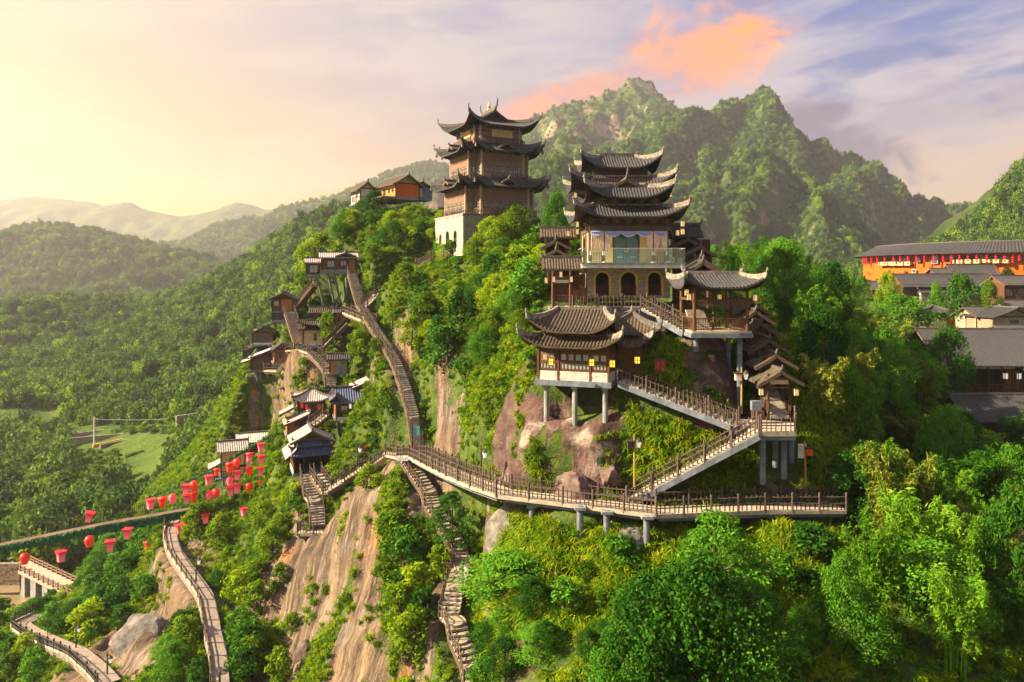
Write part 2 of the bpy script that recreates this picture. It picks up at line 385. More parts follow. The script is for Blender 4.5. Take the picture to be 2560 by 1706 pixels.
# ------------------------------------------------------------------ ground: smooth surfaces through surveyed points
class Field:
    def __init__(s, pts, c=2.5, lam=0.02):
        A = np.array([[*P(x,y,d), k] for x,y,d,k in pts]); s.xy = A[:,:2]; s.c = c
        n = len(A); r = s.phi(s.xy[:,None]-s.xy[None])
        M = np.zeros((n+3,n+3)); M[:n,:n] = r + lam*np.eye(n)*-1; M[:n,n] = 1; M[:n,n+1:] = s.xy; M[n,:n] = 1; M[n+1:,:n] = s.xy.T
        s.w = np.linalg.solve(M, np.vstack([A[:,2:4], np.zeros((3,2))]))
        s.n = n
    def phi(s, d): return np.sqrt((d**2).sum(-1) + s.c**2)
    def __call__(s, X, Y):
        q = np.stack([np.ravel(X), np.ravel(Y)], -1); out = np.empty((len(q),2))
        for i in range(0, len(q), 4000):
            b = q[i:i+4000]
            out[i:i+4000] = s.phi(b[:,None]-s.xy[None]) @ s.w[:s.n] + s.w[s.n] + b @ s.w[s.n+1:]
        return out[:,0].reshape(np.shape(X)), out[:,1].reshape(np.shape(X))
def vnoise(X, Y, scale, seed=0, oct=4):   # cheap value noise in numpy, about -1..1
    r = np.zeros(np.shape(X)); a = 1.0; tot = 0
    tab = np.random.default_rng(seed+99).random((64,64))*2-1
    for o in range(oct):
        x = np.asarray(X)/scale*(2**o) + 17.3*o; y = np.asarray(Y)/scale*(2**o) + 5.1*o
        i = np.floor(x).astype(int); j = np.floor(y).astype(int); fx = x-i; fy = y-j
        fx = fx*fx*(3-2*fx); fy = fy*fy*(3-2*fy)
        g = lambda p, q: tab[p % 64, q % 64]
        r += a*((g(i,j)*(1-fx)+g(i+1,j)*fx)*(1-fy) + (g(i,j+1)*(1-fx)+g(i+1,j+1)*fx)*fy); tot += a; a *= .5
    return r/tot*1.6
HILL = [  # picture x, y, distance, bare rock 0..1
 # crest and upper slopes
 (1080,655,104,0),(1185,640,99,0),(1330,640,106,0),(1230,600,114,0),(1050,520,126,0),(930,540,126,0),(950,610,113,.2),(1010,590,112,0),(900,660,109,.1),
 (820,705,109,.2),(860,590,119,.2),(800,640,121,.2),(760,700,115,.3),(700,780,115,.4),(650,850,118,.4),(780,760,109,.9),(840,760,105,.6),
 (880,705,101.5,.2),(905,775,97,.2),(950,832,93,.4),(985,910,88,.6),(1020,970,84.5,.7),(1045,1040,81,.8),(1050,1110,79,.8),
 (1060,900,88,.6),(1010,850,91,.9),(1040,960,85.5,1),(1075,1030,81.5,1),(1000,700,99,.1),(950,745,99,.1),(1100,720,95,0),(1100,850,86,0),(1090,960,82,.9),(1110,1090,77,1),(1140,1150,73,.5),
 (1200,720,90,0),(1290,700,86,0),(1350,690,80,0),(1200,850,80,0),(1300,850,70,0),(1250,980,69,.1),(1180,1000,74,.1),(1130,1010,79,.5),
 (1280,1060,62,.9),(1220,1120,64,.9),(1180,1170,67,.6),
 # knoll under the main tower
 (1400,790,70,0),(1470,775,66.5,0),(1570,760,66.5,.2),(1690,770,66,.2),(1570,700,78,0),(1720,690,80,0),(1450,690,82,0),
 (1340,900,63,.2),(1400,870,62.5,.2),(1600,850,61,.1),(1700,850,61.5,.3),(1770,880,60.5,.9),(1800,980,58,.9),(1700,960,57.6,.7),(1600,930,58,.2),
 (1580,960,58.6,.2),(1480,1010,60.5,.7),(1400,1000,61,.7),(1371,1057,58.0,1),(1437,1067,57.6,1),(1527,1053,57.2,.8),(1440,1110,57,1),(1400,1130,56.8,.9),(1570,1060,56.4,.2),(1680,1070,55.3,.2),(1800,1090,54.8,.5),
 (1320,1170,57.2,.9),(1420,1180,55,.8),(1520,1180,54.2,.6),(1600,1160,54.1,.3),(1700,1160,53.6,.1),(1780,1190,53,.1),(1400,1240,55,.8),(1500,1240,54.0,.6),
 (1600,1235,53.6,.3),(1700,1240,53.2,.1),(1800,1240,53,.2),(1900,1180,54,.2),(1950,1220,53.5,.8),(1900,1255,53.2,.7),(2040,1200,54,.2),(2080,1255,53.8,.2),
 (1880,930,62,.2),(1950,850,68,.1),(1860,820,66,.2),(1960,1000,58.5,.1),(2000,1080,57,.1),
 # below the main walkway
 (1200,1235,64,.4),(1260,1290,59,.8),(1330,1310,55.5,.9),(1300,1380,54.5,.9),(1450,1330,53,.2),(1450,1420,51.2,.5),(1517,1400,51,.3),(1617,1412,50.2,.9),(1700,1360,51,.1),
 (1800,1340,51.5,.2),(1950,1310,51.6,.5),(2060,1330,51.5,.3),(1950,1420,48.5,.7),(1850,1450,47.5,.3),(1700,1480,47,.1),(1550,1500,48,.2),(1400,1500,49,.5),(1300,1520,49.5,.6),
 (1350,1650,45,.4),(1500,1650,43.5,.1),(1700,1650,42.5,.1),(1900,1600,43,.1),(2050,1550,44.5,.1),(2100,1450,48,.1),(2200,1700,40,.1),(1250,1680,47.5,.5),(1000,1900,49,.6),(1700,1900,38,0),(2400,1900,37,0),(700,1900,57,.4),(300,1900,58,.4),
 # right hand slope up to the village
 (2150,1250,56,0),(2150,1100,63,0),(2250,1350,54,0),(2250,1000,76,0),(2100,950,73,0),(2400,1500,48,0),(2400,1200,66,0),(2500,1100,78,0),(2350,1040,90,0),(2560,1300,63,0),(2560,1020,96,0),
 (2050,800,95,0),(2000,760,115,0),(2200,830,115,0),(2380,835,125,0),(2560,850,118,0),(2100,760,140,0),(2700,1000,98,0),(2700,1400,58,0),
 (1800,720,110,0),(1700,720,125,0),(1500,720,120,0),(1350,720,130,0),(1850,760,90,0),
 # back of the hill, falling away unseen
 (1230,760,135,0),(1050,720,150,0),(900,850,155,0),(780,950,150,0),(640,1050,146,0),(560,1060,140,0),
 # the tall left cliff
 (1000,1180,77,.9),(950,1195,79.8,.9),(905,1200,80.2,.8),(935,1150,83.3,.3),(900,1135,84,.3),(860,1228,80,.7),(820,1258,79.2,.9),(900,1260,75,1),(900,1360,71,1),(880,1500,66.5,1),(860,1620,62.5,1),(850,1720,59.5,1),
 (960,1230,74,.7),(1000,1300,71,.8),(1000,1420,67.5,.3),(1000,1550,63,.2),(1020,1680,58,.5),(1080,1230,70,.4),(1080,1330,69,.3),(1135,1385,66,.6),(1150,1440,63.5,.6),(1110,1500,61,.6),(1150,1590,58,.6),(1180,1720,54,.6),
 (1200,1420,63,.8),(1230,1500,59,.6),(1240,1600,54.5,.6),(1200,1330,66,.8),
 (800,1330,75.5,.9),(760,1400,74.5,1),(740,1500,71.5,.9),(760,1620,66.5,.6),(740,1720,63,.5),(680,1350,80,.6),(660,1450,76.5,.6),(640,1560,72.5,.6),(640,1700,66,.6),
 (765,1190,83,.3),(790,1330,77.5,.9),(720,1200,87,.2),(700,1150,90,.2),(780,1100,88.5,.5),(850,1150,85,.9),(900,1050,87,.3),(860,1080,88.5,.9),(960,1060,85,.2),
 (900,980,91.5,.5),(830,1000,96,.5),(760,980,101,.6),(930,900,92,.6),(870,860,99,.4),(820,900,101,.4),(760,880,104.5,.6),(700,880,109,.6),(730,960,103.5,.9),(690,1000,104.5,1),(640,1020,107,1),(610,1060,108,.9),
 (680,1080,99,.4),(655,1160,96,.2),(600,1222,100,.1),(540,1230,104,.1),(560,1100,110,.3),(500,1205,108,.1),
 # lower left flank with the two paths
 (620,1290,89,.3),(560,1290,90,.6),(500,1270,93,.3),(440,1330,90,.3),(470,1390,85,.7),(520,1480,79,.7),(560,1540,74.5,.4),(600,1450,79,.2),(600,1640,68.5,.2),(585,1720,65,.2),
 (420,1420,84,.8),(460,1490,78,.8),(500,1590,72,.6),(520,1680,67,.4),(380,1400,92,.1),(340,1440,96,.1),(400,1550,76,.9),(340,1600,72,1),(330,1680,67,.9),(420,1660,67,.6),(290,1560,80,.2),
 (250,1480,98,.1),(200,1560,92,.1),(150,1580,88,.3),(230,1610,77,.8),(280,1660,71,.8),(150,1650,76,.2),(100,1600,83,.2),(50,1580,86,.1),(60,1680,76,.1),(160,1720,67,.9),(0,1620,88,0),(0,1720,75,0),
 (180,1480,111,.1),(300,1400,106,.1),(330,1330,115,.1),(250,1400,118,.1),
]
HILL = [(x,y,d,k*.55 if (x < 640 and y > 1250 and (x,y) not in ((400,1550),(340,1600),(330,1680),(230,1610),(160,1720),(560,1540),(470,1390),(420,1420))) else k) for x,y,d,k in HILL]
VALLEY = [
 (0,1520,121.5,0),(90,1512,121.5,0),(0,1562,115,0),(100,1550,115.5,0),(-150,1520,121.5,0),(-150,1562,115,0),(0,1600,104,0),(180,1490,116,0),(0,1430,128,0),(110,1430,128,0),(-150,1430,128,0),(200,1410,132,0),
 (0,1350,140,0),(100,1340,141,0),(230,1320,138,0),(0,1250,162,0),(150,1240,160,0),(330,1290,145,0),(420,1230,140,0),(520,1180,140,0),
 (300,1200,168,0),(420,1130,180,0),(200,1120,196,0),(300,1100,200,0),(0,1130,205,0),(520,1060,200,0),(600,1020,180,0),(700,960,175,0),
 (100,1040,240,0),(300,1010,240,0),(450,990,235,0),(560,950,220,0),(0,1000,270,0),(200,930,310,0),(350,880,320,0),(480,850,310,0),(600,830,290,0),(700,750,290,0),
 (0,880,370,0),(100,850,390,0),(0,775,430,0),(150,765,440,0),(250,800,430,0),(380,800,420,0),(450,765,420,0),(560,690,425,0),(700,600,430,0),(830,530,450,0),(640,720,360,0),(760,620,380,0),(850,640,330,0),
 (950,500,480,0),(300,900,600,0),(600,800,640,0),(900,700,680,0),(0,900,640,0),(1300,690,520,0),(1100,640,560,0),
 (-400,1000,200,0),(-400,800,420,0),(-400,1300,120,0),(-500,1500,80,0),(0,2000,60,0),
 (1280,900,200,0),(1150,800,320,0),(1500,720,330,0),
 (1250,2600,20,0),(2600,2600,20,0),(100,2600,25,0),
 (2350,790,150,0),(2500,770,170,0),(2560,745,230,0),(2250,760,200,0),(2150,742,215,0),(2300,690,330,0),(2560,640,400,0),(2050,720,300,0),(1900,700,400,0),(1900,720,180,0),
 (3200,800,150,0),(3200,700,400,0),(2900,1100,100,0),(2900,2000,50,0),(1700,690,620,0),(2400,660,620,0),
]
fh = Field(HILL, 2.0, 0.05); fv = Field(VALLEY, 8.0, 0.1)
def grid_mesh(name, xs, ys, Z, mat, attrs=None):
    nx, ny = len(xs), len(ys); XX, YY = np.meshgrid(xs, ys)
    co = np.stack([XX, YY, Z], -1).reshape(-1,3).astype(np.float32)
    i = np.arange(nx*ny).reshape(ny,nx)
    q = np.stack([i[:-1,:-1], i[:-1,1:], i[1:,1:], i[1:,:-1]], -1).reshape(-1,4)
    me = bpy.data.meshes.new(name)
    me.vertices.add(len(co)); me.vertices.foreach_set('co', co.ravel())
    me.loops.add(q.size); me.loops.foreach_set('vertex_index', q.ravel().astype(np.int32))
    me.polygons.add(len(q)); me.polygons.foreach_set('loop_start', np.arange(0,q.size,4,dtype=np.int32))
    me.polygons.foreach_set('use_smooth', np.ones(len(q),bool))
    for k, a in (attrs or {}).items():
        at = me.attributes.new(k, 'FLOAT', 'POINT'); at.data.foreach_set('value', np.ascontiguousarray(a, np.float32).ravel())
    me.materials.append(mat); me.update(calc_edges=True); me.validate()
    return obj(name, me)
def attr(nm):
    n = node('ShaderNodeAttribute'); n.attribute_name = nm; return N(n.outputs['Fac'])
# ---- rock and soil of the hill
def hillmat():
    m, b, o = newmat('hill_rock_and_soil'); p = gpos(); x, y, z = sep(p)
    # streaks run down the fall line of the left cliff: stretched hard in z and in the down-slope direction
    along = x*0.80 - y*0.35                       # across the cliff
    sw = vec(along*1.0 + z*0.30, y*0.10 + z*0.05, z*0.035)
    s1 = fbm(sw, 0.9, 7, 0.68, 0.5); s2 = fbm(sw, 3.2, 5, 0.7, 0.3); s3 = fbm(vmul(p,(1,1,1)), 0.22, 4, 0.6, 0.4)
    crk = fbm(vmul(p,(1,1,1.6)), 0.9, 6, 0.72, 0.8)
    warm = mixc(ss(s1, .36, .62), (0.042,0.030,0.025), (0.185,0.130,0.082))
    warm = mixc(ss(s2, .55, .70)*0.7, warm, (0.40,0.30,0.20))
    warm = mixc(ss(s3, .54, .72)*0.5, warm, (0.30,0.125,0.03))
    warm = mixc(ss(fbm(p, .13, 5, .6, .5), .5, .66)*.7, warm, mixc(ss(s1,.35,.6), (0.075,0.06,0.055), (0.23,0.19,0.165)))
    warm = mixc(ss(s2, .49, .33)*0.75, warm, (0.05,0.034,0.028))
    pur = mixc(ss(fbm(p, 0.5, 6, 0.65, 0.6), .35, .68), (0.042,0.024,0.024), (0.120,0.070,0.062))
    pur = mixc(ss(fbm(p, 0.28, 5, 0.6, 0.3), .57, .70), pur, (0.30,0.25,0.22))
    tone = ss(x + fbm(p, .15, 3)*8.0, -5.0, 6.0)
    rock = mixc(tone, warm, pur)
    rock = mixc(ss(crk, .42, .30)*0.7, rock, (0.03,0.022,0.018))
    soil = mixc(ss(fbm(p, 0.6, 5, .65), .35, .7), (0.025,0.055,0.008), (0.070,0.110,0.012))
    soil = mixc(ss(fbm(p, 1.7, 4, .6), .58, .72), soil, (0.14,0.09,0.035))
    k = ss(attr('rock') + (fbm(p, 0.9, 6, .7) - .5)*1.0, .36, .50)
    N.put(b.inputs['Base Color'], mixc(k, soil, rock)); b.inputs['Roughness'].default_value = .85; b.inputs['Specular IOR Level'].default_value = .2
    bump(b, s2*0.45*(1.0-tone)*k + s1*0.4*k + crk*1.0 + fbm(p, 3.5, 4, .7)*.5, 0.9, 0.35)
    return m
def landmat(name, c0, c1, c2, sc_=0.05):
    m, b, o = newmat(name); p = gpos()
    c = mixc(ss(fbm(p, sc_, 6, .65, .3), .35, .68), c0, c1)
    c = mixc(ss(fbm(p, sc_*2.3, 5, .65), .58, .72), c, c2)
    N.put(b.inputs['Base Color'], c); b.inputs['Roughness'].default_value = .95; b.inputs['Specular IOR Level'].default_value = .1
    bump(b, fbm(p, sc_*4, 6, .7), .8, 2.0)
    return m
xs = np.arange(-74, 78.1, 0.42); ys = np.arange(30, 152, 0.42)
XX, YY = np.meshgrid(xs, ys); HZ, HR = fh(XX, YY)
HR = np.clip(HR, 0, 1)
al_ = XX*0.80 - YY*0.35 + HZ*0.30      # green strips grow down the cracks of the cliff
strip = vnoise(al_, YY*.12+HZ*.10, 4.2, 61, 3); HR = np.clip(HR - .8*np.clip((strip-.20)*3.2,0,1)*(XX < 0) - 1.0*np.clip((vnoise(XX,YY+HZ,3.0,62,3)-.10)*3,0,1)*(XX >= 0), 0, 1)
# rock ribs and ledges, stronger where bare
along = XX*0.80 - YY*0.35 + HZ*0.30
rib = vnoise(along, YY*0.15 + HZ*0.1, 2.6, 3, 4)
lump = vnoise(XX + HZ*.3, YY - HZ*.4, 3.4, 5, 5)
led = vnoise(XX*.5, HZ*1.0 + YY*.4, 2.2, 8, 3)
rib2 = vnoise(along, YY*0.10 + HZ*0.05, 6.5, 13, 3)
HZ = HZ + HR*(np.abs(rib)*1.25 - 0.6 + 1.1*np.abs(rib2) - .5 + 0.45*led) + 0.38*lump
VZ0, _ = fv(XX, YY)
edge = np.minimum.reduce([(XX-xs[0])/10, (xs[-1]-XX)/8, (YY-ys[0])/4, (ys[-1]-YY)/10])
edge = np.clip(edge, 0, 1); HZ = HZ*edge + (np.minimum(VZ0, HZ)-2.5)*(1-edge)
# cut and fill along the routes and under the buildings
def seg_dist(ax, ay, bx, by):
    L2 = (bx-ax)**2+(by-ay)**2+1e-9; t = np.clip(((XX-ax)*(bx-ax)+(YY-ay)*(by-ay))/L2, 0, 1)
    return np.hypot(XX-ax-t*(bx-ax), YY-ay-t*(by-ay)), t
for k, pts in P3.items():
    wd = PATHS[k][1]
    for a, b in zip(pts[:-1], pts[1:]):
        dd, t = seg_dist(a.x, a.y, b.x, b.y); z = a.z+(b.z-a.z)*t - .45
        f = np.clip(1-(dd-wd/2-.5)/1.4, 0, 1); f = f*f*(3-2*f)
        HZ = np.where(HZ > z, HZ+(z-HZ)*f, HZ)
        if PATHS[k][2]: HZ = np.where(HZ < z-.2, HZ+(z-.2-HZ)*f*np.clip((6-(z-HZ))/3,0,1), HZ)
for x,y,d,r in PADS:
    q = P(x,y,d); dd = np.hypot(XX-q.x, YY-q.y); f = np.clip(1-(dd-r)/1.8, 0, 1); f = f*f*(3-2*f); z = q.z-.5
    HZ = np.where(HZ > z, HZ+(z-HZ)*f, HZ)
hill = tag(grid_mesh('hill', xs, ys, HZ, hillmat(), {'rock': HR}), 'steep rocky hill with tan streaked cliff and grassy ledges', 'hill', kind='structure')
# slope of the hill, for planting
gy, gx = np.gradient(HZ, 0.42)
def sample(A, x, y):
    fx = np.clip((np.asarray(x)-xs[0])/0.42, 0, len(xs)-1.001); fy = np.clip((np.asarray(y)-ys[0])/0.42, 0, len(ys)-1.001)
    i = fx.astype(int); j = fy.astype(int); fx = fx-i; fy = fy-j
    return (A[j,i]*(1-fx)+A[j,i+1]*fx)*(1-fy)+(A[j+1,i]*(1-fx)+A[j+1,i+1]*fx)*fy
# ---- the valley
vx = np.concatenate([np.arange(-420,-120,6.0), np.arange(-120,60,2.5), np.arange(60,330,6.0)]); vy = np.concatenate([np.arange(15,220,3.0), np.arange(220,470,4.5), np.arange(470,760,8.0)])
VX, VY = np.meshgrid(vx, vy); VZ, _ = fv(VX, VY); VZ = VZ + vnoise(VX, VY, 40, 11, 4)*np.clip((VY-120)/120,0,1)*4.5
M_land = landmat('valley_soil', (0.035,0.075,0.012), (0.08,0.12,0.018), (0.16,0.14,0.05))
tag(grid_mesh('valley_ground', vx, vy, VZ, M_land), 'green valley floor and wooded slopes left of the hill', 'ground', kind='structure')
def ground(x, y):               # height of whatever ground stands at x, y
    g = float(fv(np.array([x]), np.array([y]))[0][0])
    if xs[0] < x < xs[-1] and ys[0] < y < ys[-1]: g = max(g, float(sample(HZ, x, y)))
    return g
def vground(x, y):
    g = fv(x, y)[0] + vnoise(x, y, 40, 11, 4)*np.clip((y-120)/120,0,1)*4.5
    inside = (x > xs[0]) & (x < xs[-1]) & (y > ys[0]) & (y < ys[-1])
    return np.where(inside, np.maximum(g, sample(HZ, x, y)), g)
# ---- river
def watermat():
    m, b, o = newmat('river_water'); p = gpos()
    c = mixc(ss(fbm(p, .12, 4), .4, .7), (0.17,0.12,0.075), (0.24,0.18,0.12))
    N.put(b.inputs['Base Color'], c); b.inputs['Roughness'].default_value = .12; bump(b, fbm(p, .8, 5, .6), .25, .1); return m
RIVER_Z = -52.8
me = meshdata('river', [(-190,80,RIVER_Z),(-40,80,RIVER_Z),(-40,150,RIVER_Z),(-190,150,RIVER_Z)], [(0,1,2,3)], watermat())
tag(obj('river', me), 'slow brown river under the low concrete bridge', 'river', kind='structure')
# wide base plain under everything, to the horizon
me = meshdata('plain', [(-9000,-2000,-75),(9000,-2000,-75),(9000,9000,-75),(-9000,9000,-75)], [(0,1,2,3)], M_land)
tag(obj('plain', me), 'low green plain far beyond the valley', 'ground', kind='structure')

# ------------------------------------------------------------------ mountains
def ridge(name, label, crest, d, W, base, mat, amp, skew, nx=150, ny=70, seed=1, back=0.5, pw=1.15, jag=0.0, jscale=12):
    cx = np.array([(x-1280)/F*d for x,_ in crest]); cz = np.array([(HY-y)/F*d for _,y in crest])
    x = np.linspace(cx[0]-20, cx[-1]+20, nx); t = np.concatenate([np.linspace(1,0,ny), -np.linspace(0,1,ny//4)[1:]*back])
    XX, T = np.meshgrid(x, t); YY = d - T*W
    Xs = XX + skew*(d-YY)
    h = np.interp(XX + skew*(d-YY)*0.6, cx, cz)
    tt = np.clip(np.abs(T),0,1)
    prof = (1-tt)**pw
    Z = base + (h-base)*prof
    r1 = 1-np.abs(vnoise(Xs, YY*0.55, W*0.30, seed, 4)); r2 = vnoise(XX, YY, W*0.07, seed+5, 4)
    k = np.clip(tt*5,0,1)*np.clip((1-tt)*4,0,1)
    Z = Z + amp*((r1-0.62)*k + 0.16*r2*np.clip(tt*8,0.12,1))
    if jag: Z = Z + jag*np.maximum(vnoise(XX, YY*.6, jscale, seed+9, 4), -.3)*np.clip(1-tt*2.2,0,1)
    co = np.stack([XX,YY,Z],-1); ny_ = len(t)
    i = np.arange(nx*ny_).reshape(ny_,nx); q = np.stack([i[:-1,:-1], i[:-1,1:], i[1:,1:], i[1:,:-1]], -1).reshape(-1,4)
    me = bpy.data.meshes.new(name); me.from_pydata(co.reshape(-1,3).tolist(), [], q.tolist()); me.materials.append(mat)
    me.polygons.foreach_set('use_smooth', [True]*len(me.polygons)); me.update()
    o = obj(name, me); tag(o, label, 'mountain', kind='structure')
    return o, co[:ny]
def mountmat(name, rocky):
    m, b, o = newmat(name); p = gpos(); x, y, z = sep(p)
    g = mixc(ss(fbm(p, .02, 6, .65), .35, .65), (0.028,0.055,0.016), (0.075,0.10,0.022))
    rk = mixc(ss(fbm(vmul(p,(1,1,.3)), .05, 6, .7), .35, .65), (0.14,0.085,0.07), (0.36,0.24,0.17))
    nz = sep(N(node('ShaderNodeNewGeometry').outputs['Normal']))[2]
    k = ss((0.62 - nz)*1.6 + (fbm(p, .03, 5, .65)-.5)*1.2 + rocky, .0, .2)
    N.put(b.inputs['Base Color'], mixc(k, g, rk)); b.inputs['Roughness'].default_value = .95; b.inputs['Specular IOR Level'].default_value = .1
    bump(b, fbm(p, .12, 7, .7), 1.0, 6.0); return m
M_mt = mountmat('mountain_forest_ground', -.45); M_mr = mountmat('rocky_mountain', -.08)
RB, RBc = ridge('rocky_mountain', 'tall craggy mountain with bare red rock along its top behind the towers',
  [(1080,470),(1200,440),(1245,370),(1290,345),(1340,300),(1400,262),(1440,258),(1490,245),(1530,225),(1560,206),(1590,200),(1620,214),(1650,226),(1690,268),(1730,320),(1800,380),(1900,470),(2000,560)], 1500, 620, -30, M_mr, 125, .35, 190, 80, 2, jag=16, jscale=22)
RA, RAc = ridge('pointed_mountain', 'steep pointed green mountain with a golden lit summit right of the towers',
  [(1200,600),(1290,500),(1380,430),(1450,400),(1530,380),(1600,335),(1660,316),(1720,296),(1790,270),(1830,262),(1862,255),(1885,228),(1905,214),(1925,226),(1942,258),(1957,295),(1990,345),(2050,402),(2130,462),(2200,505),(2300,572),(2400,625),(2500,670),(2600,700)], 1150, 560, -30, M_mt, 135, .55, 230, 95, 4, jag=7, jscale=14)
RC, RCc = ridge('forested_spur', 'low rounded forested spur between the two towers',
  [(1180,560),(1250,480),(1290,425),(1340,395),(1390,385),(1440,410),(1490,460),(1550,530),(1620,600),(1700,660)], 720, 240, -30, M_mt, 26, .2, 90, 45, 6, jag=3)
RD, RDc = ridge('far_blue_ridge', 'small blue ridge far off in the gap at the right', [(2100,640),(2200,560),(2260,525),(2310,545),(2370,572),(2440,600),(2550,640)], 2300, 500, -50, M_mt, 60, .2, 60, 30, 8, jag=8, jscale=25)
RE, REc = ridge('right_hillside', 'wooded hillside rising at the right edge of the picture', [(2200,690),(2330,610),(2400,565),(2440,535),(2480,490),(2520,450),(2560,402),(2640,330),(2760,280),(2900,300)], 430, 130, -12, M_mt, 16, -.2, 110, 45, 10, jag=3)
RF, RFc = ridge('mauve_ridge', 'long mauve ridge climbing behind the farmhouse', [(200,700),(330,650),(420,620),(480,600),(560,560),(650,546),(740,512),(830,492),(900,465),(950,440),(1010,420),(1080,400),(1150,420),(1300,520)], 1800, 560, -60, M_mt, 60, .3, 150, 45, 12, jag=6, jscale=40)
RG, RGc = ridge('sunlit_far_ridge', 'farthest hazy ridge under the yellow sky at the left', [(-400,520),(-150,505),(0,500),(60,495),(110,493),(170,500),(230,508),(260,515),(310,505),(370,525),(410,535),(450,541),(490,536),(540,525),(590,505),(625,512),(660,525),(720,520),(800,530),(900,560)], 2900, 700, -60, M_mt, 60, .2, 170, 40, 14, jag=5, jscale=60)
RH, RHc = ridge('hazy_wooded_hill', 'hazy wooded hill low in the left valley', [(-500,640),(-200,610),(0,590),(60,575),(110,566),(170,566),(230,575),(280,588),(330,600),(400,618),(460,632),(540,655),(650,690),(760,720)], 980, 380, -60, M_mt, 34, .3, 150, 60, 16, jag=4)
# ------------------------------------------------------------------ roofs
RIBP = [0.0, .72, 1.0, .72]
def ring_roof(parent, pin, pout, z1, z0, lift=1.0, ext=0.25, La=2.4, tile=None, ridge=None, soff=None, rib=0.27, rh=0.11, cur=1.35,
              corners=None, horn=0.55, name='roof', hipw=0.22, hiph=0.30, collar=0.0, finial=True):
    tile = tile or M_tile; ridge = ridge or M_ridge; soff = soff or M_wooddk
    n = len(pout); pin = [Vector(p) for p in pin]; pout = [Vector(p) for p in pout]
    es = [(pout[(i+1)%n]-pout[i]).normalized() for i in range(n)]
    ns = [Vector((-e.y, e.x)) for e in es]
    conv = [es[i-1].x*es[i].y-es[i-1].y*es[i].x > 0.2 for i in range(n)] if corners is None else corners
    dg = [(-(ns[i-1]+ns[i])) for i in range(n)]
    def surf(i, s, v):
        A = pout[i]; B = pout[(i+1)%n]; e = es[i]; nn = ns[i]; L = (B-A).length
        a0 = (pin[i]-A).dot(e); a1 = (pin[(i+1)%n]-A).dot(e); Dp = (pin[i]-A).dot(nn)
        s0 = a0*v; s1 = L+(a1-L)*v; s = min(max(s, s0), s1)
        p = A + e*s + nn*(Dp*v); z = z0+(z1-z0)*v**cur
        wa = max(0, 1-(s-s0)/La)**2.2*(1-v)**1.3 if conv[i] else 0
        wb = max(0, 1-(s1-s)/La)**2.2*(1-v)**1.3 if conv[(i+1)%n] else 0
        z += lift*max(wa, wb); p = p + dg[i]*ext*wa + dg[(i+1)%n]*ext*wb
        return p, z
    V = []; Fc = []; SV = []; SF = []; rows = 7
    for i in range(n):
        A = pout[i]; L = (pout[(i+1)%n]-A).length; e = es[i]
        a0 = (pin[i]-A).dot(e); a1 = (pin[(i+1)%n]-A).dot(e); lo = min(0,a0); hi = max(L,a1)
        nr = max(3, round((hi-lo)/rib)); nc = nr*4
        b = len(V)
        for r in range(rows+1):
            v = 0 if r == 0 else (r-1)/(rows-1)
            for c in range(nc+1):
                s = lo+(hi-lo)*c/nc
                p, z = surf(i, s, v)
                k = RIBP[c%4]*rh
                # courses: each row of tiles steps a little over the one below
                V.append((p.x, p.y, z-0.10 if r == 0 else z+k))
        for r in range(rows):
            for c in range(nc):
                Fc.append((b+r*(nc+1)+c, b+r*(nc+1)+c+1, b+(r+1)*(nc+1)+c+1, b+(r+1)*(nc+1)+c))
        b = len(SV); mc = max(4, round((hi-lo)/0.5))
        for r in range(4):
            v = r/3
            for c in range(mc+1):
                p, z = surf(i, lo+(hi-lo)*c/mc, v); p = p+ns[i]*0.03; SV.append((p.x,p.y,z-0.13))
        for r in range(3):
            for c in range(mc):
                SF.append((b+r*(mc+1)+c, b+(r+1)*(mc+1)+c, b+(r+1)*(mc+1)+c+1, b+r*(mc+1)+c+1))
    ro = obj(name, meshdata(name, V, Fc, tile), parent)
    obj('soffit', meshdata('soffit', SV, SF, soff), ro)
    for i in range(n):
        if not conv[i]: continue
        pts = []
        for k in range(9):
            v = 1-k/8; p, z = surf(i, -99, v); pts.append(Vector((p.x,p.y,z+.02)))
        o2 = (pts[-1]-pts[-2]); o2.z = 0; o2.normalize()
        if horn:
            tip = pts[-1]
            pts += [tip+o2*.22*horn+Vector((0,0,.20*horn)), tip+o2*.36*horn+Vector((0,0,.50*horn)), tip+o2*.36*horn+Vector((0,0,.85*horn))]
        m = MB(); sw = []
        for k, p in enumerate(pts):
            t = (pts[min(k+1,len(pts)-1)]-pts[max(k-1,0)]); t.z = 0
            t = o2 if t.length < 1e-3 else t.normalized()
            sd_ = Vector((-t.y,t.x,0)); q = k/(len(pts)-1)
            wd = hipw*(1 if q < .75 else 1-(q-.75)*2.6)/2; hh = hiph*(1+.5*q if q < .75 else 1.4-(q-.75)*4.2)
            sw.append([p-sd_*wd-Vector((0,0,.08)), p+sd_*wd-Vector((0,0,.08)), p+sd_*wd+Vector((0,0,hh)), p-sd_*wd+Vector((0,0,hh))])
        b = [v for q in sw for v in q]; f = []
        for k in range(len(sw)-1):
            for j in range(4): f.append((k*4+j, k*4+(j+1)%4, k*4+4+(j+1)%4, k*4+4+j))
        f += [(3,2,1,0), tuple(len(b)-4+j for j in range(4))]
        m.add(b, f)
        if finial and horn:
            m.lathe([(.02,0),(.09,.05),(.11,.14),(.05,.22),(.08,.27),(.02,.36)], 6, pts[-1]+Vector((0,0,-.02)))
        m.build('hip_ridge', ridge, ro)
    if collar:
        m = MB()
        for i in range(n):
            a, b_ = pin[i], pin[(i+1)%n]
            if (b_-a).length > .3: m.beam((a.x,a.y,z1+collar/2-.03), (b_.x,b_.y,z1+collar/2-.03), .2, collar+.06)
        m.build('collar_ridge', ridge, ro)
    return ro
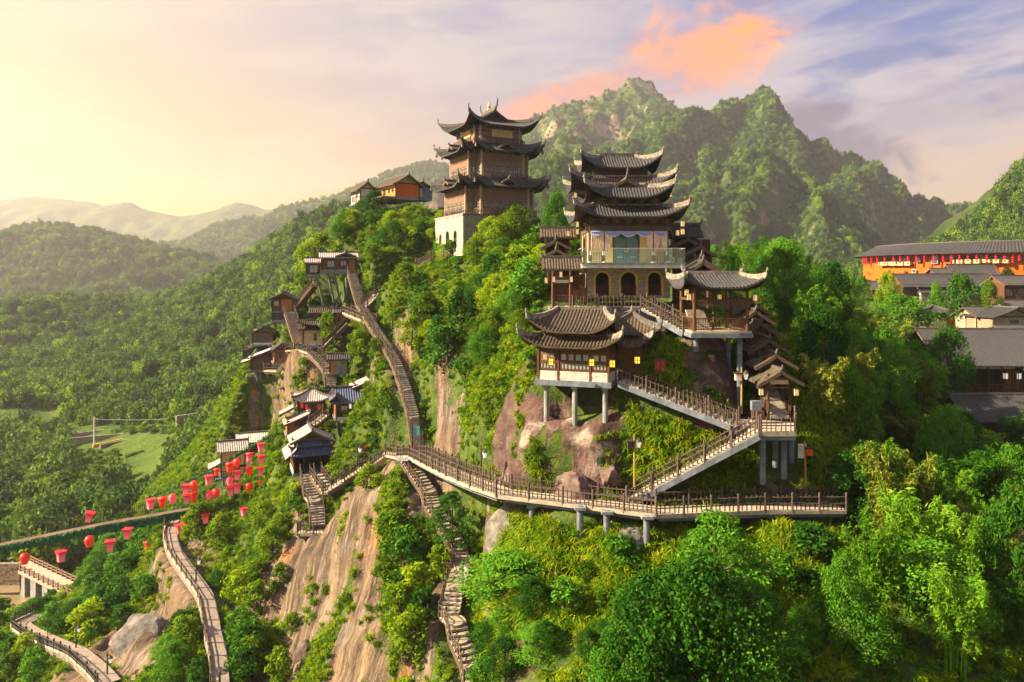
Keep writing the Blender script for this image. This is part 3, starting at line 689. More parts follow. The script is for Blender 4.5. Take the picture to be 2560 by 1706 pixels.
def rect(x0,y0,x1,y1): return [(x0,y0),(x1,y0),(x1,y1),(x0,y1)]
def top_ridge(ro, a, b, h, mat=None, horn=.5, w=.24):
    a = Vector(a); b = Vector(b); d = (b-a).normalized(); m = MB(); m.beam(a+Vector((0,0,h/2)), b+Vector((0,0,h/2)), w, h)
    for p, s in ((a,-1),(b,1)):
        if horn: m.tube([p+Vector((0,0,h*.6)), p+d*s*.3*horn+Vector((0,0,h+.2*horn)), p+d*s*.45*horn+Vector((0,0,h+.7*horn)), p+d*s*.3*horn+Vector((0,0,h+1.05*horn))], [.16,.13,.09,.03], 6)
    return m.build('top_ridge', mat or M_ridge, ro)
def gable_roof(parent, c, L, S, h, rz=0.0, tile=None, ridge=None, rib=.30, rh=.10, cur=1.15, name='roof', S2=None, h2=None, barge=True, horn=.35, soff=None, rw=.24, rhh=.2, sag=0.0):
    # ridge centre c, ridge length L along local x, half-span S (front, -y) and S2 (back), drop h / h2
    tile = tile or M_tile; ridge = ridge or M_ridged; S2 = S if S2 is None else S2; h2 = h if h2 is None else h2
    V = []; Fc = []; rows = 6; nr = max(3, round(L/rib)); nc = nr*4
    def zz(v, hh): return -hh*(v**(1/cur) if cur >= 1 else v)
    for sg, SS, hh in ((-1,S,h),(1,S2,h2)):
        if SS <= 0: continue
        b = len(V)
        for r in range(rows+1):
            v = min(1, r/(rows-1))
            for q in range(nc+1):
                k = RIBP[q%4]*rh; x = -L/2+L*q/nc
                up = sag*(2*x/L)**2
                V.append((x, sg*SS*v, zz(v,hh)+up*(.6+.4*v)+(k if r < rows else -.1)))
        for r in range(rows):
            for q in range(nc):
                f = (b+r*(nc+1)+q, b+r*(nc+1)+q+1, b+(r+1)*(nc+1)+q+1, b+(r+1)*(nc+1)+q)
                Fc.append(f if sg > 0 else f[::-1])
    ro = obj(name, meshdata(name, V, Fc, tile), parent, c, (0,0,rz))
    m = MB()
    for sg, SS, hh in ((-1,S,h),(1,S2,h2)):
        if SS <= 0: continue
        for j in range(4):
            va, vb = j/4, (j+1)/4
            m.add([(-L/2+.03,sg*SS*va,zz(va,hh)-.12),(L/2-.03,sg*SS*va,zz(va,hh)-.12),(L/2-.03,sg*SS*vb,zz(vb,hh)-.12),(-L/2+.03,sg*SS*vb,zz(vb,hh)-.12)], [(0,1,2,3)])
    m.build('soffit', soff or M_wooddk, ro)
    if barge:
        for x in (-L/2, L/2):
            m = MB()
            for sg, SS, hh in ((-1,S,h),(1,S2,h2)):
                if SS <= 0: continue
                for j in range(3):
                    va, vb = j/3, (j+1)/3
                    m.beam((x,sg*SS*va*1.02,zz(va,hh)-.10+sag),(x,sg*SS*vb*1.02,zz(vb,hh)-.10+sag), .07, .26)
            m.build('bargeboard', M_woodgr, ro)
    if rw: top_ridge(ro, (-L/2,0,0.02), (L/2,0,0.02), rhh, ridge, horn, rw)
    return ro
# ------------------------------------------------------------------ walls, windows
def planks(m, a, b, z0, z1, t=.08, wd=.19, gaps=()):
    a = Vector(a); b = Vector(b); d = (b-a); L = d.length; d.normalize(); n = max(2, round(L/wd)); nn = Vector((d.y,-d.x)); rz = math.atan2(d.y,d.x)
    for i in range(n):
        s = (i+.5)*L/n
        p = a+d*s+nn*random.uniform(-.012,.012); dz = random.uniform(-.01,.01)
        m.box((p.x,p.y,(z0+z1)/2+dz), (L/n-.012, t, z1-z0), rz)
def window(parent, c, w, h, rz=0.0, mull=2, trans=1, fmat=None, pmat=None, t=.07, name='window'):
    # frame standing proud of the wall; local x along the wall, -y outwards
    m = MB(); k = .07
    m.box((0,-t/2,h/2-k/2),(w,t,k)).box((0,-t/2,-h/2+k/2),(w,t,k)).box((-w/2+k/2,-t/2,0),(k,t,h-2*k)).box((w/2-k/2,-t/2,0),(k,t,h-2*k))
    for i in range(1, mull): m.box((-w/2+w*i/mull,-t/2,0),(.05,t*.8,h-2*k))
    for i in range(1, trans): m.box((0,-t/2-.002,-h/2+h*i/trans),(w-2*k,t*.7,.05))
    f = m.build(name, fmat or M_wood, parent, loc=c, rot=(0,0,rz))
    pw = (w-.1)/mull; ph = (h-.1)/trans
    for i in range(mull):
        for j in range(trans):
            pbox('pane', pmat or M_pane, f, (-w/2+.05+pw*(i+.5), -.02, -h/2+.05+ph*(j+.5)), (pw-.03, .02, ph-.03))
    return f
def lattice(parent, c, w, h, rz=0.0, nx=4, nz=4, mat=None, name='lattice_panel'):
    m = MB(); k = .06
    m.box((0,0,h/2-k/2),(w,.06,k)).box((0,0,-h/2+k/2),(w,.06,k)).box((-w/2+k/2,0,0),(k,.06,h-2*k)).box((w/2-k/2,0,0),(k,.06,h-2*k))
    for i in range(1,nx): m.box((-w/2+w*i/nx,.005,random.uniform(-.1,.1)*h),(.035,.04,h*.78))
    for j in range(1,nz): m.box((random.uniform(-.1,.1)*w,-.003,-h/2+h*j/nz),(w*.8,.035,.035))
    return m.build(name, mat or M_woodgr, parent, loc=c, rot=(0,0,rz))
def balustrade(parent, a, b, h=1.0, n=None, mat=None, name='balustrade', posts=True, sp=.16):
    mat = mat or M_wood; a = Vector(a); b = Vector(b); L = (b-a).length; n = n or max(2, round(L/sp)); m = MB()
    up = Vector((0,0,1))
    m.beam(a+up*h, b+up*h, .08, .08).beam(a+up*.12, b+up*.12, .06, .06)
    if posts: m.beam(a+up*.001, a+up*(h+.12), .09, .09).beam(b+up*.001, b+up*(h+.12), .09, .09)
    o = m.build(name, mat, parent)
    rz = math.atan2((b-a).y,(b-a).x)
    for i in range(1,n):
        p = a+(b-a)*(i/n); pbox('baluster', mat, o, p+up*(h/2+.06), (.045,.045,h-.16), rz)
    return o
def bracket_mesh():
    m = MB(); m.box((0,0,.06),(.22,.22,.12)).box((0,0,.17),(.62,.16,.1)).box((0,-.12,.17),(.16,.6,.1)).box((-.26,0,.27),(.16,.2,.1)).box((.26,0,.27),(.16,.2,.1)).box((0,-.34,.27),(.2,.16,.1)).box((0,-.1,.37),(.95,.14,.1)).box((0,-.3,.37),(.14,.9,.1))
    return meshdata('bracket', m.v, m.f, M_woodgr)
BRK = bracket_mesh()
def house(name, label, px_, py_, d, yaw, w, dp, h, roof='gx', rise=1.1, ov=.5, wall=None, tile=None, wins=(), lwins=(), rwins=(), door=None, plinth=.25, pmat=None, stilts=(), cat='house', group=None,
          front_ov=None, soffit=None, smat=None, wpane=None, fmat=None, midposts=1, slab=True, lift=.6, ridge=None, org=None):
    O = org if org is not None else P(px_,py_,d); t = thing(name, label, cat, O, R(yaw), group); wall = wall or M_wood; tile = tile or M_tile
    m = MB(); x0, x1 = -w/2, w/2
    zb = plinth if plinth else .0
    for a, b in (((x0,0),(x1,0)), ((x1,0),(x1,dp)), ((x1,dp),(x0,dp)), ((x0,dp),(x0,0))): planks(m, a, b, zb, h)
    m.build('wall', wall, t)
    if plinth:
        m = MB(); m.box((0,-.03,plinth/2),(w+.1,.1,plinth)).box((0,dp+.03,plinth/2),(w+.1,.1,plinth)).box((x0-.03,dp/2,plinth/2),(.1,dp-.05,plinth-.004)).box((x1+.03,dp/2,plinth/2),(.1,dp-.05,plinth-.004)); m.build('plinth', pmat or M_white, t)
    if slab: pbox('floor_slab', smat or M_bluec, t, (0,dp/2,-.13), (w+.5,dp+.5,.26))
    for x in [x0+(x1-x0)*i/midposts for i in range(midposts+1)]: pbox('post', M_wooddk, t, (x,-.03,h/2), (.16,.16,h))
    for x in (x0,x1): pbox('post', M_wooddk, t, (x,dp+.03,h/2), (.16,.16,h))
    pbox('beam', M_wooddk, t, (0,-.05,h-.12), (w+.3,.14,.2)); 
    for (x,z,a,b) in wins: window(t, (x,-.045,z), a, b, 0, max(1,round(a/.55)), 1, fmat, wpane)
    for (y,z,a,b) in lwins: window(t, (x0-.045,y,z), a, b, R(-90), max(1,round(a/.55)), 1, fmat, wpane)
    for (y,z,a,b) in rwins: window(t, (x1+.045,y,z), a, b, R(90), max(1,round(a/.55)), 1, fmat, wpane)
    if door:
        x, a, b = door; f = pbox('door', M_woodlt if wall != M_woodlt else M_wood, t, (x,-.07,b/2+.03), (a,.07,b)); 
    fo = ov if front_ov is None else front_ov
    if roof == 'gx': gable_roof(t, (0,dp/2,h+rise), w+2*ov, dp/2+fo, rise*(dp/2+fo)/(dp/2), 0, tile, ridge)
    elif roof == 'gy': gable_roof(t, (0,dp/2,h+rise), dp+2*fo, w/2+ov, rise*(w/2+ov)/(w/2), R(90), tile, ridge)
    elif roof == 'hip':
        r = min(w,dp)*.42
        ro = ring_roof(t, rect(x0+r,dp/2-.06,x1-r,dp/2+.06) if w > dp else rect(-.06,r,.06,dp-r), rect(x0-ov,-ov,x1+ov,dp+ov), h+rise, h-.15, lift, .15, 1.6, tile, ridge or M_ridged, horn=.5, hiph=.18)
        if w > dp: top_ridge(ro, (x0+r,dp/2,h+rise), (x1-r,dp/2,h+rise), .25, ridge or M_ridged)
    elif roof == 'shed': gable_roof(t, (0,dp+ov,h+rise), w+2*ov, dp+ov+fo, rise+.3, 0, tile, ridge, S2=0, h2=0)
    elif roof == 'lean':   # falls to the left (-x)
        gable_roof(t, (x1+ov*.3,dp/2,h+rise), dp+2*ov, w+ov*1.2, rise+.4, R(-90), tile, ridge, S2=0, h2=0)
    if roof in ('gx','gy'):
        for e_ in ((x0,x1) if roof == 'gx' else (0,dp)):
            m = MB()
            if roof == 'gx': m.prism([(0.0,h),(dp,h),(dp/2,h+rise-.1)], 'x', e_-.04, e_+.04)
            else: m.prism([(x0,h),(x1,h),(0,h+rise-.1)], 'y', e_-.04, e_+.04)
            m.build('gable_wall', wall, t)
    for (x,y,dx,dy,ln) in stilts: pcyl('stilt', M_bluec, t, (x,y,-.25), (x+dx,y+dy,-.25-ln), .16)
    return t
# ------------------------------------------------------------------ main tower, built in its own frame (front plane at 67 m, x right, z world height)
T = thing('main_tower', 'dark tiled four roofed wooden tower with teal glass door and three brick arches', 'tower', (10.67,67.0,0.0))
ZB = -2.05
def brick_front(t, x0, x1, z0, z1, arches, mat, mort, bw=.34, bh=.13, y=0.0, name='brick'):
    # arches: (cx, half width, sill z, spring z). Bricks laid in courses, cut round the openings
    m = MB(); nr = int((z1-z0)/bh)
    def blocked(xa, xb, za, zb):
        for cx, hw, zs, zp in arches:
            zc = (za+zb)/2
            if zc < zs: continue
            half = hw+.20 if zc < zp else math.sqrt(max(0,(hw+.20)**2-(zc-zp)**2))
            if half > 0 and xb > cx-half and xa < cx+half: return cx-half, cx+half
        return None
    for r in range(nr):
        za = z0+r*bh; zb = za+bh-.018; x = x0-(bw/2 if r%2 else 0)
        while x < x1:
            l = bw*random.uniform(.75,1.2); xa, xb = max(x,x0), min(x+l-.018,x1); x += l
            if xb-xa < .05: continue
            k = blocked(xa,xb,za,zb); segs = [(xa,xb)]
            if k: segs = [(xa,min(xb,k[0])),(max(xa,k[1]),xb)]
            for p,q in segs:
                if q-p > .04: m.box(((p+q)/2, y-random.uniform(.0,.03), (za+zb)/2), (q-p,.14,bh-.018))
    o = m.build(name, mat, t); return o
def arched(t, cx, hw, zs, zp, y, trim, rail=1.0):
    m = MB(); N_ = 14; pr = [(hw+.2,zs),(hw+.2,zp)]; prof = []
    outer = [(cx-hw-.2,zs)]+[(cx-math.cos(math.pi*i/N_)*(hw+.2), zp+math.sin(math.pi*i/N_)*(hw+.2)) for i in range(N_+1)]+[(cx+hw+.2,zs)]
    inner = [(cx-hw,zs)]+[(cx-math.cos(math.pi*i/N_)*hw, zp+math.sin(math.pi*i/N_)*hw) for i in range(N_+1)]+[(cx+hw,zs)]
    for i in range(len(outer)-1):
        a,b = outer[i],outer[i+1]; c,d = inner[i],inner[i+1]
        v = [(a[0],y-.11,a[1]),(b[0],y-.11,b[1]),(d[0],y-.11,d[1]),(c[0],y-.11,c[1]),(a[0],y+.5,a[1]),(b[0],y+.5,b[1]),(d[0],y+.5,d[1]),(c[0],y+.5,c[1])]
        m.add(v, [(0,1,2,3),(3,2,6,7),(0,4,5,1)])
    o = m.build('arch_trim', trim, t)
    balustrade(t, (cx-hw+.05,y+.05,zs), (cx+hw-.05,y+.05,zs), rail, None, M_wood, 'arch_balustrade', True, .14)
    return o
AR = [((1505-1570.5)/F*67, .62, -1.85, -.32), (0.0, .70, -1.85, -.38), ((1636-1570.5)/F*67, .62, -1.85, -.32)]
b = brick_front(T, -3.8, 3.8, ZB, .70, AR, M_brick, M_mortar, name='brick_wall'); b['kind'] = 'stuff'
for a in AR: arched(T, *a, 0.0, M_archy, .95)
m = MB()   # mortar bed behind the bricks, cut for the openings, then the room behind
xsA = [-3.8]+[v for cx,hw,_,_ in AR for v in (cx-hw-.1,cx+hw+.1)]+[3.8]
for i in range(0,len(xsA),2): m.box(((xsA[i]+xsA[i+1])/2,.09,(ZB+.70)/2), (xsA[i+1]-xsA[i],.1,.70-ZB))
for cx,hw,zs,zp in AR: m.box((cx,.09,(zp+hw+.1+.7)/2), (2*hw+.2,.098,.7-zp-hw-.1)); m.box((cx,.09,(ZB+zs)/2),(2*hw+.2,.098,zs-ZB))
m.box((-3.8,3.5,(ZB+.7)/2),(.1,6.8,.7-ZB)).box((3.8,3.5,(ZB+.7)/2),(.1,6.8,.7-ZB))
m.build('mortar_bed', M_mortar, T)
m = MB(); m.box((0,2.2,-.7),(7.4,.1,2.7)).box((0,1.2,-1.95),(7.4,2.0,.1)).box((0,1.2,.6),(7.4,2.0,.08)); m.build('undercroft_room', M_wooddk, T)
# balcony
pbox('balcony_slab', M_white, T, (0,2.0,.86), (9.06,9.6,.36)); pbox('slab_edge', M_bluec, T, (0,-2.84,1.10), (9.16,.16,.12))
for i in range(5):
    pbox('glass_panel', M_clear, T, (-4.53+9.06*(i+.5)/5,-2.8,1.78), (9.06/5-.04,.025,1.24))
for s in (-1,1):
    for i in range(2): pbox('glass_panel', M_clear, T, (s*4.55,-2.05+1.5*i,1.78), (.025,1.46,1.24))
m = MB(); m.box((0,-2.8,2.42),(9.1,.05,.05)).box((-4.55,-1.3,2.42),(.05,3.0,.05)).box((4.55,-1.3,2.42),(.05,3.0,.05)); m.build('glass_rail', M_steel, T)
# main floor
FZ = 1.06
for x in (-3.56,-2.27,2.27,3.56):
    c = pcyl('column', M_woodgr, T, (x,0,FZ), (x,0,4.75), .15); m = MB(); m.lathe([(.24,0),(.26,.12),(.2,.26)],10,(x,0,FZ)); m.build('column_base', M_white, T)
for x in (-3.56,3.56):
    for y in (2.4,4.8,7.0): pcyl('column', M_woodgr, T, (x,y,FZ), (x,y,4.75), .15)
pbox('beam', M_woodgr, T, (0,-.02,4.33), (7.9,.22,.46)); pbox('beam', M_wooddk, T, (0,-.02,4.70), (8.2,.26,.2))
for s in (-1,1): pbox('beam', M_woodgr, T, (s*3.56,3.6,4.33), (.2,7.2,.46))
m = MB(); m.box((-1.78,1.4,2.55),(1.1,.12,3.0)).box((1.78,1.4,2.55),(1.1,.12,3.0)).box((0,1.4,3.98),(2.46,.12,.14)).box((-2.95,1.4,2.55),(1.2,.12,3.0)).box((2.95,1.4,2.55),(1.2,.12,3.0)).box((-3.5,4.3,2.55),(.12,5.7,3.0)).box((3.5,4.3,2.55),(.12,5.7,3.0))
m.build('plaster_wall', M_yellow, T)
dr = MB(); dr.box((0,1.36,3.85),(2.5,.12,.12)).box((-1.19,1.36,2.43),(.12,.12,2.74)).box((1.19,1.36,2.43),(.12,.12,2.74)).box((0,1.36,2.43),(.08,.10,2.74)); dr = dr.build('glass_door', M_metal, T)
for s in (-1,1): pbox('door_leaf', M_teal, dr, (s*.585,1.34,2.43), (1.06,.04,2.7)); pbox('door_pull', M_white, dr, (s*.60,1.30,1.75), (.5,.03,.05))
m = MB(); m.tube([(0+.17*math.cos(a),1.29,2.42+.17*math.sin(a)) for a in [i*math.pi/8 for i in range(17)]], .045, 5); m.build('round_handle', M_white, dr)
for x in (-2.92,2.92): lattice(T, (x,.02,1.62), 1.0, 1.0, 0, 4, 5)
# drapes: swags between the columns and gathered curtains
def swag(x0, x1, z, drop, mat):
    V = []; Fc = []; nu, nv = 14, 7
    for j in range(nv+1):
        for i in range(nu+1):
            u_ = i/nu; v_ = j/nv; sg = 4*u_*(1-u_)
            V.append((x0+(x1-x0)*u_, -.22-.10*math.sin(v_*math.pi*3)*sg-.05*sg, z-v_*(.16+drop*sg)))
    for j in range(nv):
        for i in range(nu): Fc.append((j*(nu+1)+i,(j+1)*(nu+1)+i,(j+1)*(nu+1)+i+1,j*(nu+1)+i+1))
    o = obj('swag', meshdata('swag', V, Fc, mat, True), T)
    m = MB(); m.tube([(x0+(x1-x0)*i/nu, -.24-.05*(4*i/nu*(1-i/nu)), z-.17-drop*4*i/nu*(1-i/nu)) for i in range(nu+1)], .035, 5); m.build('trim_cord', M_drapew, o)
def curtain(x0, x1, xt, z1, z0):    # hangs from x0..x1, gathered to xt at z0
    V = []; Fc = []; nu, nv = 18, 9
    for j in range(nv+1):
        v_ = j/nv; g = (1-v_)**.55 if v_ < 1 else 0
        for i in range(nu+1):
            u_ = i/nu; xx = x0+(x1-x0)*u_; k = max(.14, math.cos(v_*1.45)**.6 if v_ < 1 else .14)
            V.append((xt+(xx-xt)*k, -.2+.05*math.sin(u_*nu*1.3), z1-(z1-z0)*v_))
    for j in range(nv):
        for i in range(nu): Fc.append((j*(nu+1)+i,(j+1)*(nu+1)+i,(j+1)*(nu+1)+i+1,j*(nu+1)+i+1))
    o = obj('curtain', meshdata('curtain', V, Fc, M_drapew, True), T)
    m = MB(); m.lathe([(.03,0),(.09,-.06),(.07,-.12),(.11,-.36),(.02,-.38)],7,(xt,-.2,z0+.05)); m.build('tassel', M_drapew, o)
for a, b_ in ((-3.5,-2.3),(2.3,3.5),(-2.22,-.72),(-.72,.72),(.72,2.22)): swag(a, b_, 4.1, .36, M_drapeb)
for a, b_, t_ in ((-3.5,-2.92,-3.46),(-2.92,-2.3,-2.34),(-2.2,-1.55,-2.16),(1.55,2.2,2.16),(2.3,2.92,2.34),(2.92,3.5,3.46)): curtain(a, b_, t_, 4.02, 2.2)
for x in [-3.4+6.8*i/6 for i in range(7)]: obj('bracket', BRK, T, (x,-.1,4.80))
for s in (-1,1):
    for y in (1.2,3,4.8,6.6): obj('bracket', BRK, T, (s*3.6,y,4.80), (0,0,R(90)*s))
m = MB(); m.box((0,3.5,5.05),(7.0,7.0,.9)).box((0,3.9,6.85),(5.9,6.3,1.2)).box((0,7.2,8.4),(5.6,6.4,2.2)).box((0,7.2,10.2),(5.4,4.4,1.2)); m.build('upper_wall', M_wooddk, T)
ring_roof(T, rect(-3.1,.7,3.1,6.6), rect(-4.9,-1.6,4.9,8.8), 6.50, 5.30, 1.05, .18, 3.0, collar=.16)
# porch roof with a small gable to the front
r2 = ring_roof(T, rect(-1.3,1.1,1.3,6.0), rect(-3.85,-.75,3.85,7.0), 8.35, 7.12, 1.25, .16, 2.8)
gable_roof(T, (0,3.2,9.0), 4.9, 1.5, .75, R(90), name='gable_roof', horn=.9, rib=.26)
m = MB(); m.prism([(-1.25,8.3),(1.25,8.3),(0,8.95)], 'y', .95, 1.05); m.build('gable_wall', M_wooddk, T)
for x in (-2.4,-1.2,0,1.2,2.4): obj('bracket', BRK, T, (x,.35,6.62))
ring_roof(T, rect(-3.0,5.0,3.0,9.6), rect(-4.85,3.2,4.85,11.4), 9.75, 8.62, 1.3, .18, 2.8, collar=.16)
r1 = ring_roof(T, rect(-1.8,7.0,1.8,7.4), rect(-3.75,4.2,3.75,10.2), 12.0, 10.55, 1.25, .16, 2.6)
top_ridge(r1, (-1.9,7.2,12.0), (1.9,7.2,12.0), .42, M_ridged, .7)
# rockery arms and side terrace
pbox('terrace_slab', M_bluec, T, (-1.4,-1.1,-2.95), (9.0,2.4,.3)); pbox('terrace_floor', M_deck, T, (-1.4,-1.1,-2.77), (8.8,2.2,.06))

# small stepped tile roofs either side of the tower: covered stairs
def stacked(name, label, items, posts, cat='gallery'):
    p0 = items[0]; O = P(p0[1], p0[2], p0[3]); t = thing(name, label, cat, (O.x,O.y,0))
    for kind, x, y, d, wpx, drop, tile in items:
        c = P(x,y,d)-Vector((O.x,O.y,0)); W_ = wpx/F*d
        if kind == 'x': gable_roof(t, c, W_, 1.3, drop, 0, tile, rib=.26)
        else: gable_roof(t, c+Vector((0,.9,0)), 2.4, W_/2, drop, R(90), tile, rib=.26, horn=.5)
        m = MB(); m.box((c.x,c.y+.8,c.z-drop-.5),(W_*.72,1.2,1.0)); m.build('clerestory', M_wooddk, t)
        for s in (-1,1): pbox('post', M_wood, t, (c.x+s*W_*.34,c.y-.1,c.z-drop-.5), (.14,.14,1.1))
    for x, y0, y1, d, r in posts:
        a = P(x,y0,d)-Vector((O.x,O.y,0)); b = P(x,y1,d)-Vector((O.x,O.y,0)); pcyl('post', M_wood, t, b, a, r)
    return t, Vector((O.x,O.y,0))
gl, go = stacked('stair_gallery', 'stepped row of small tiled roofs against the left side of the tower', [
    ('x',1394,571,71,86,.95,M_tilebr), ('y',1390,601,69.5,74,.75,M_tile), ('y',1392,623,68,78,.85,M_tile), ('x',1405,645,66,98,1.05,M_tilebr)], [(1382,675,770,64.8,.12),(1426,675,770,64.8,.12),(1384,675,760,67.5,.12),(1428,675,760,67.5,.12)])
pbox('beam', M_wood, gl, P(1404,694,64.8)-go, (1.9,.12,.3)); pbox('valance', M_white, gl, P(1404,704,64.85)-go, (1.5,.06,.28))
pbox('back_wall', M_wood, gl, P(1404,720,67.6)-go, (1.8,.1,2.6)); pbox('floor_slab', M_bluec, gl, P(1404,771,66)-go, (2.3,3.6,.25))
balustrade(gl, P(1382,766,64.8)-go, P(1426,766,64.8)-go, .95, None, M_woodgr)
m = MB(); m.box(P(1450,725,68.2)-go, (1.5,.1,2.9)); m.build('side_wall', M_wood, gl); balustrade(gl, P(1432,748,66.8)-go, P(1464,748,66.8)-go, .9, None, M_wood)
gr, go2 = stacked('stair_gallery', 'stepped row of small tiled roofs descending on the right side of the tower', [
    ('x',1712,563,73,76,1.25,M_tile), ('y',1718,598,70.5,80,.75,M_tile), ('y',1748,617,69,88,.85,M_tile), ('y',1752,644,66,92,1.05,M_tilebr), ('y',1756,655,64.5,80,.9,M_tile)], [(1690,620,760,69,.13),(1720,680,770,66,.13),(1770,690,770,64,.13)])
pbox('dark_wall', M_wooddk, gr, P(1715,715,70)-go2, (2.6,.1,3.4)); pbox('dark_wall', M_wooddk, gr, P(1745,650,72)-go2, (2.4,.1,4.0))

# ------------------------------------------------------------------ far tower on the crest, turned so a corner faces us
LT = thing('crest_tower', 'tall three tiered wooden pagoda on a stone block at the hill crest', 'tower', (P(1222,548,105).x, 105.0, P(1222,548,105).z), R(27))
def cross(a, n, o=0.0):    # square of half side a with its four corners notched by n
    a += o; k = n
    return [(-a+k,-a),(a-k,-a),(a-k,-a+k),(a,-a+k),(a,a-k),(a-k,a-k),(a-k,a),(-a+k,a),(-a+k,a-k),(-a,a-k),(-a,-a+k),(-a+k,-a+k)]
def lt_storey(a, n, z0, z1, ceil, win=True):
    pts = cross(a,n); m = MB(); 
    for i in range(12): planks(m, pts[i], pts[(i+1)%12], z0, z1, .1, .22)
    m.build('wall', M_panelw, LT)
    m = MB()
    for i in range(12):
        p = Vector((*pts[i],0)); q = Vector((*pts[(i+1)%12],0))
        m.beam(p+Vector((0,0,z0+1.9)), q+Vector((0,0,z0+1.9)), .24, .2).beam(p+Vector((0,0,z1-.15)), q+Vector((0,0,z1-.15)), .3, .3)
        pcyl('column', M_colw, LT, p+Vector((0,0,z0)), p+Vector((0,0,z1)), .17)
    m.build('band_beam', M_wooddk, LT)
    for i in range(12):
        p = Vector(pts[i]); q = Vector(pts[(i+1)%12]); L = (q-p).length; rz = math.atan2((q-p).y,(q-p).x); nn = Vector(((q-p).y,-(q-p).x)).normalized()
        k = max(1, round(L/1.3))
        if win:
            for j in range(k):
                c = p+(q-p)*((j+.5)/k)+nn*.06; window(LT, (c.x,c.y,z0+1.15), L/k*.78, 1.5, rz, 2, 3, M_colw, M_pane)
        balustrade(LT, (*(p+nn*.55),z0+.02), (*(q+nn*.55),z0+.02), .95, max(3,round(L/.3)), M_woodgr, 'balcony_rail', True)
        for j in range(max(1,round(L/1.1))):
            c = p+(q-p)*((j+.5)/max(1,round(L/1.1)))+nn*.25; obj('bracket', BRK, LT, (c.x,c.y,z1-.42), (0,0,rz))
        c = p+(q-p)*.5+nn*.09
        pbox('panel', M_panelw, LT, (c.x,c.y,z1-.85), (L*.82,.06,.85), rz)
LT.scale = (1.06,1.06,1.0); a1, a2, a3 = 4.9, 4.3, 3.4
lt_storey(a1, 1.5, 0, 4.1, 1); lt_storey(a2, 1.3, 4.9, 9.0, 1); lt_storey(a3, 0.6, 10.0, 12.6, 1, False)
for (a,n,ai,z1,z0,li) in ((a1,1.5,a2,5.35,3.95,1.25),(a2,1.3,a3,10.25,8.85,1.2)):
    po = cross(a+1.45,n,0); pi = cross(ai+.15,n,0)
    ro = ring_roof(LT, pi, po, z1, z0, li, .14, 2.2, M_tile, M_ridged, horn=.75, hiph=.26, collar=.2, rib=.3)
    for s in range(4):   # a little gable over the middle of each side
        q = Matrix.Rotation(s*math.pi/2, 4, 'Z'); c = q @ Vector((0,-a-.55,z0+1.15)); gable_roof(LT, c, 1.7, .95, .55, s*math.pi/2+R(90), M_tile, name='dormer_roof', rib=.3, horn=.3)
    for i in range(12):
        if (i%3) != 2:
            p = Vector((*po[i],z0+li-.1))*1.0; m = MB(); m.lathe([(.03,-.1),(.05,-.35),(.16,-.5),(.2,-.85),(.03,-.9)],6,(p.x*1.01,p.y*1.01,p.z)); m.build('corner_bell', M_metal, LT)
rt = ring_roof(LT, rect(-1.9,-1.6,1.9,1.6), rect(-a3-1.5,-a3-1.5,a3+1.5,a3+1.5), 13.9, 12.5, 1.35, .2, 2.8, M_tile, M_ridged, horn=.8, hiph=.28, rib=.3)
gable_roof(LT, (0,0,15.2), 4.3, 2.2, 1.45, R(90), M_tile, name='gable_roof', rib=.3, horn=1.3, rhh=.4, rw=.3)
for y in (-1.6,1.6): m = MB(); m.prism([(-1.8,13.8),(1.8,13.8),(0,15.05)], 'y', y-.05, y+.05); m.build('gable_wall', M_wooddk, LT)
m = MB(); m.lathe([(.05,0),(.28,.15),(.2,.4),(.3,.6),(.16,.9),(.03,1.3)],8,(0,0,15.5)); m.build('gilt_finial', M_archy, LT)
for s in range(4):
    q = Matrix.Rotation(s*math.pi/2, 4, 'Z'); c = q @ Vector((.3,-a3-.1,11.6)); pbox('panel', M_cream, LT, c, (3.0,.08,1.1), s*math.pi/2)
m = MB(); m.box((0,0,4.5),(2*a2,2*a2-2.6,1.2)).box((0,0,9.4),(2*a3,2*a3-1.3,1.6)).box((0,0,13.2),(5.4,5.4,1.0)); m.build('core', M_wooddk, LT)
# stone base block on the left face
SB = thing('stone_block', 'pale stone block base with three arched openings under the crest pagoda', 'base', (0,0,0))
nb = Vector((-math.cos(R(27)),-math.sin(R(27)),0)); cB = Vector(LT.location)+nb*6.2
SB.location = (cB.x,cB.y,0); SB.rotation_euler = (0,0,R(27-90)); zt = LT.location.z+.15; zb_ = zt-5.6
ARB = [(-2.9,.52,zb_+1.2,zb_+2.75),(-.2,.66,zb_+1.2,zb_+2.9),(2.6,.56,zb_+1.2,zb_+2.9)]
b = brick_front(SB, -4.9, 5.2, zb_, zt, ARB, M_block, M_mortar, .62, .30, name='block_wall'); b['kind'] = 'stuff'
for a in ARB: arched(SB, *a, 0.0, M_block, 1.1)
m = MB(); xsA = [-4.9]+[v for cx,hw,_,_ in ARB for v in (cx-hw-.1,cx+hw+.1)]+[5.2]
for i in range(0,len(xsA),2): m.box(((xsA[i]+xsA[i+1])/2,.09,(zb_+zt)/2), (xsA[i+1]-xsA[i],.1,zt-zb_))
for cx,hw,zs,zp in ARB: m.box((cx,.09,(zp+hw+.1+zt)/2), (2*hw+.2,.098,zt-zp-hw-.1)); m.box((cx,.09,(zb_+zs)/2),(2*hw+.2,.098,zs-zb_))
m.box((-4.9,5.0,(zb_+zt)/2),(.2,10,zt-zb_)).box((5.2,5.0,(zb_+zt)/2),(.2,10,zt-zb_)); m.build('stone_core', M_mortar, SB)
m = MB(); m.box((0.1,5.0,zt-.1),(10.4,10.3,.3)); m.build('terrace_top', M_conc, SB)
m = MB(); m.box((0,1.6,(zb_+zt)/2),(9.8,.1,zt-zb_-.4)); m.build('dark_room', M_wooddk, SB)
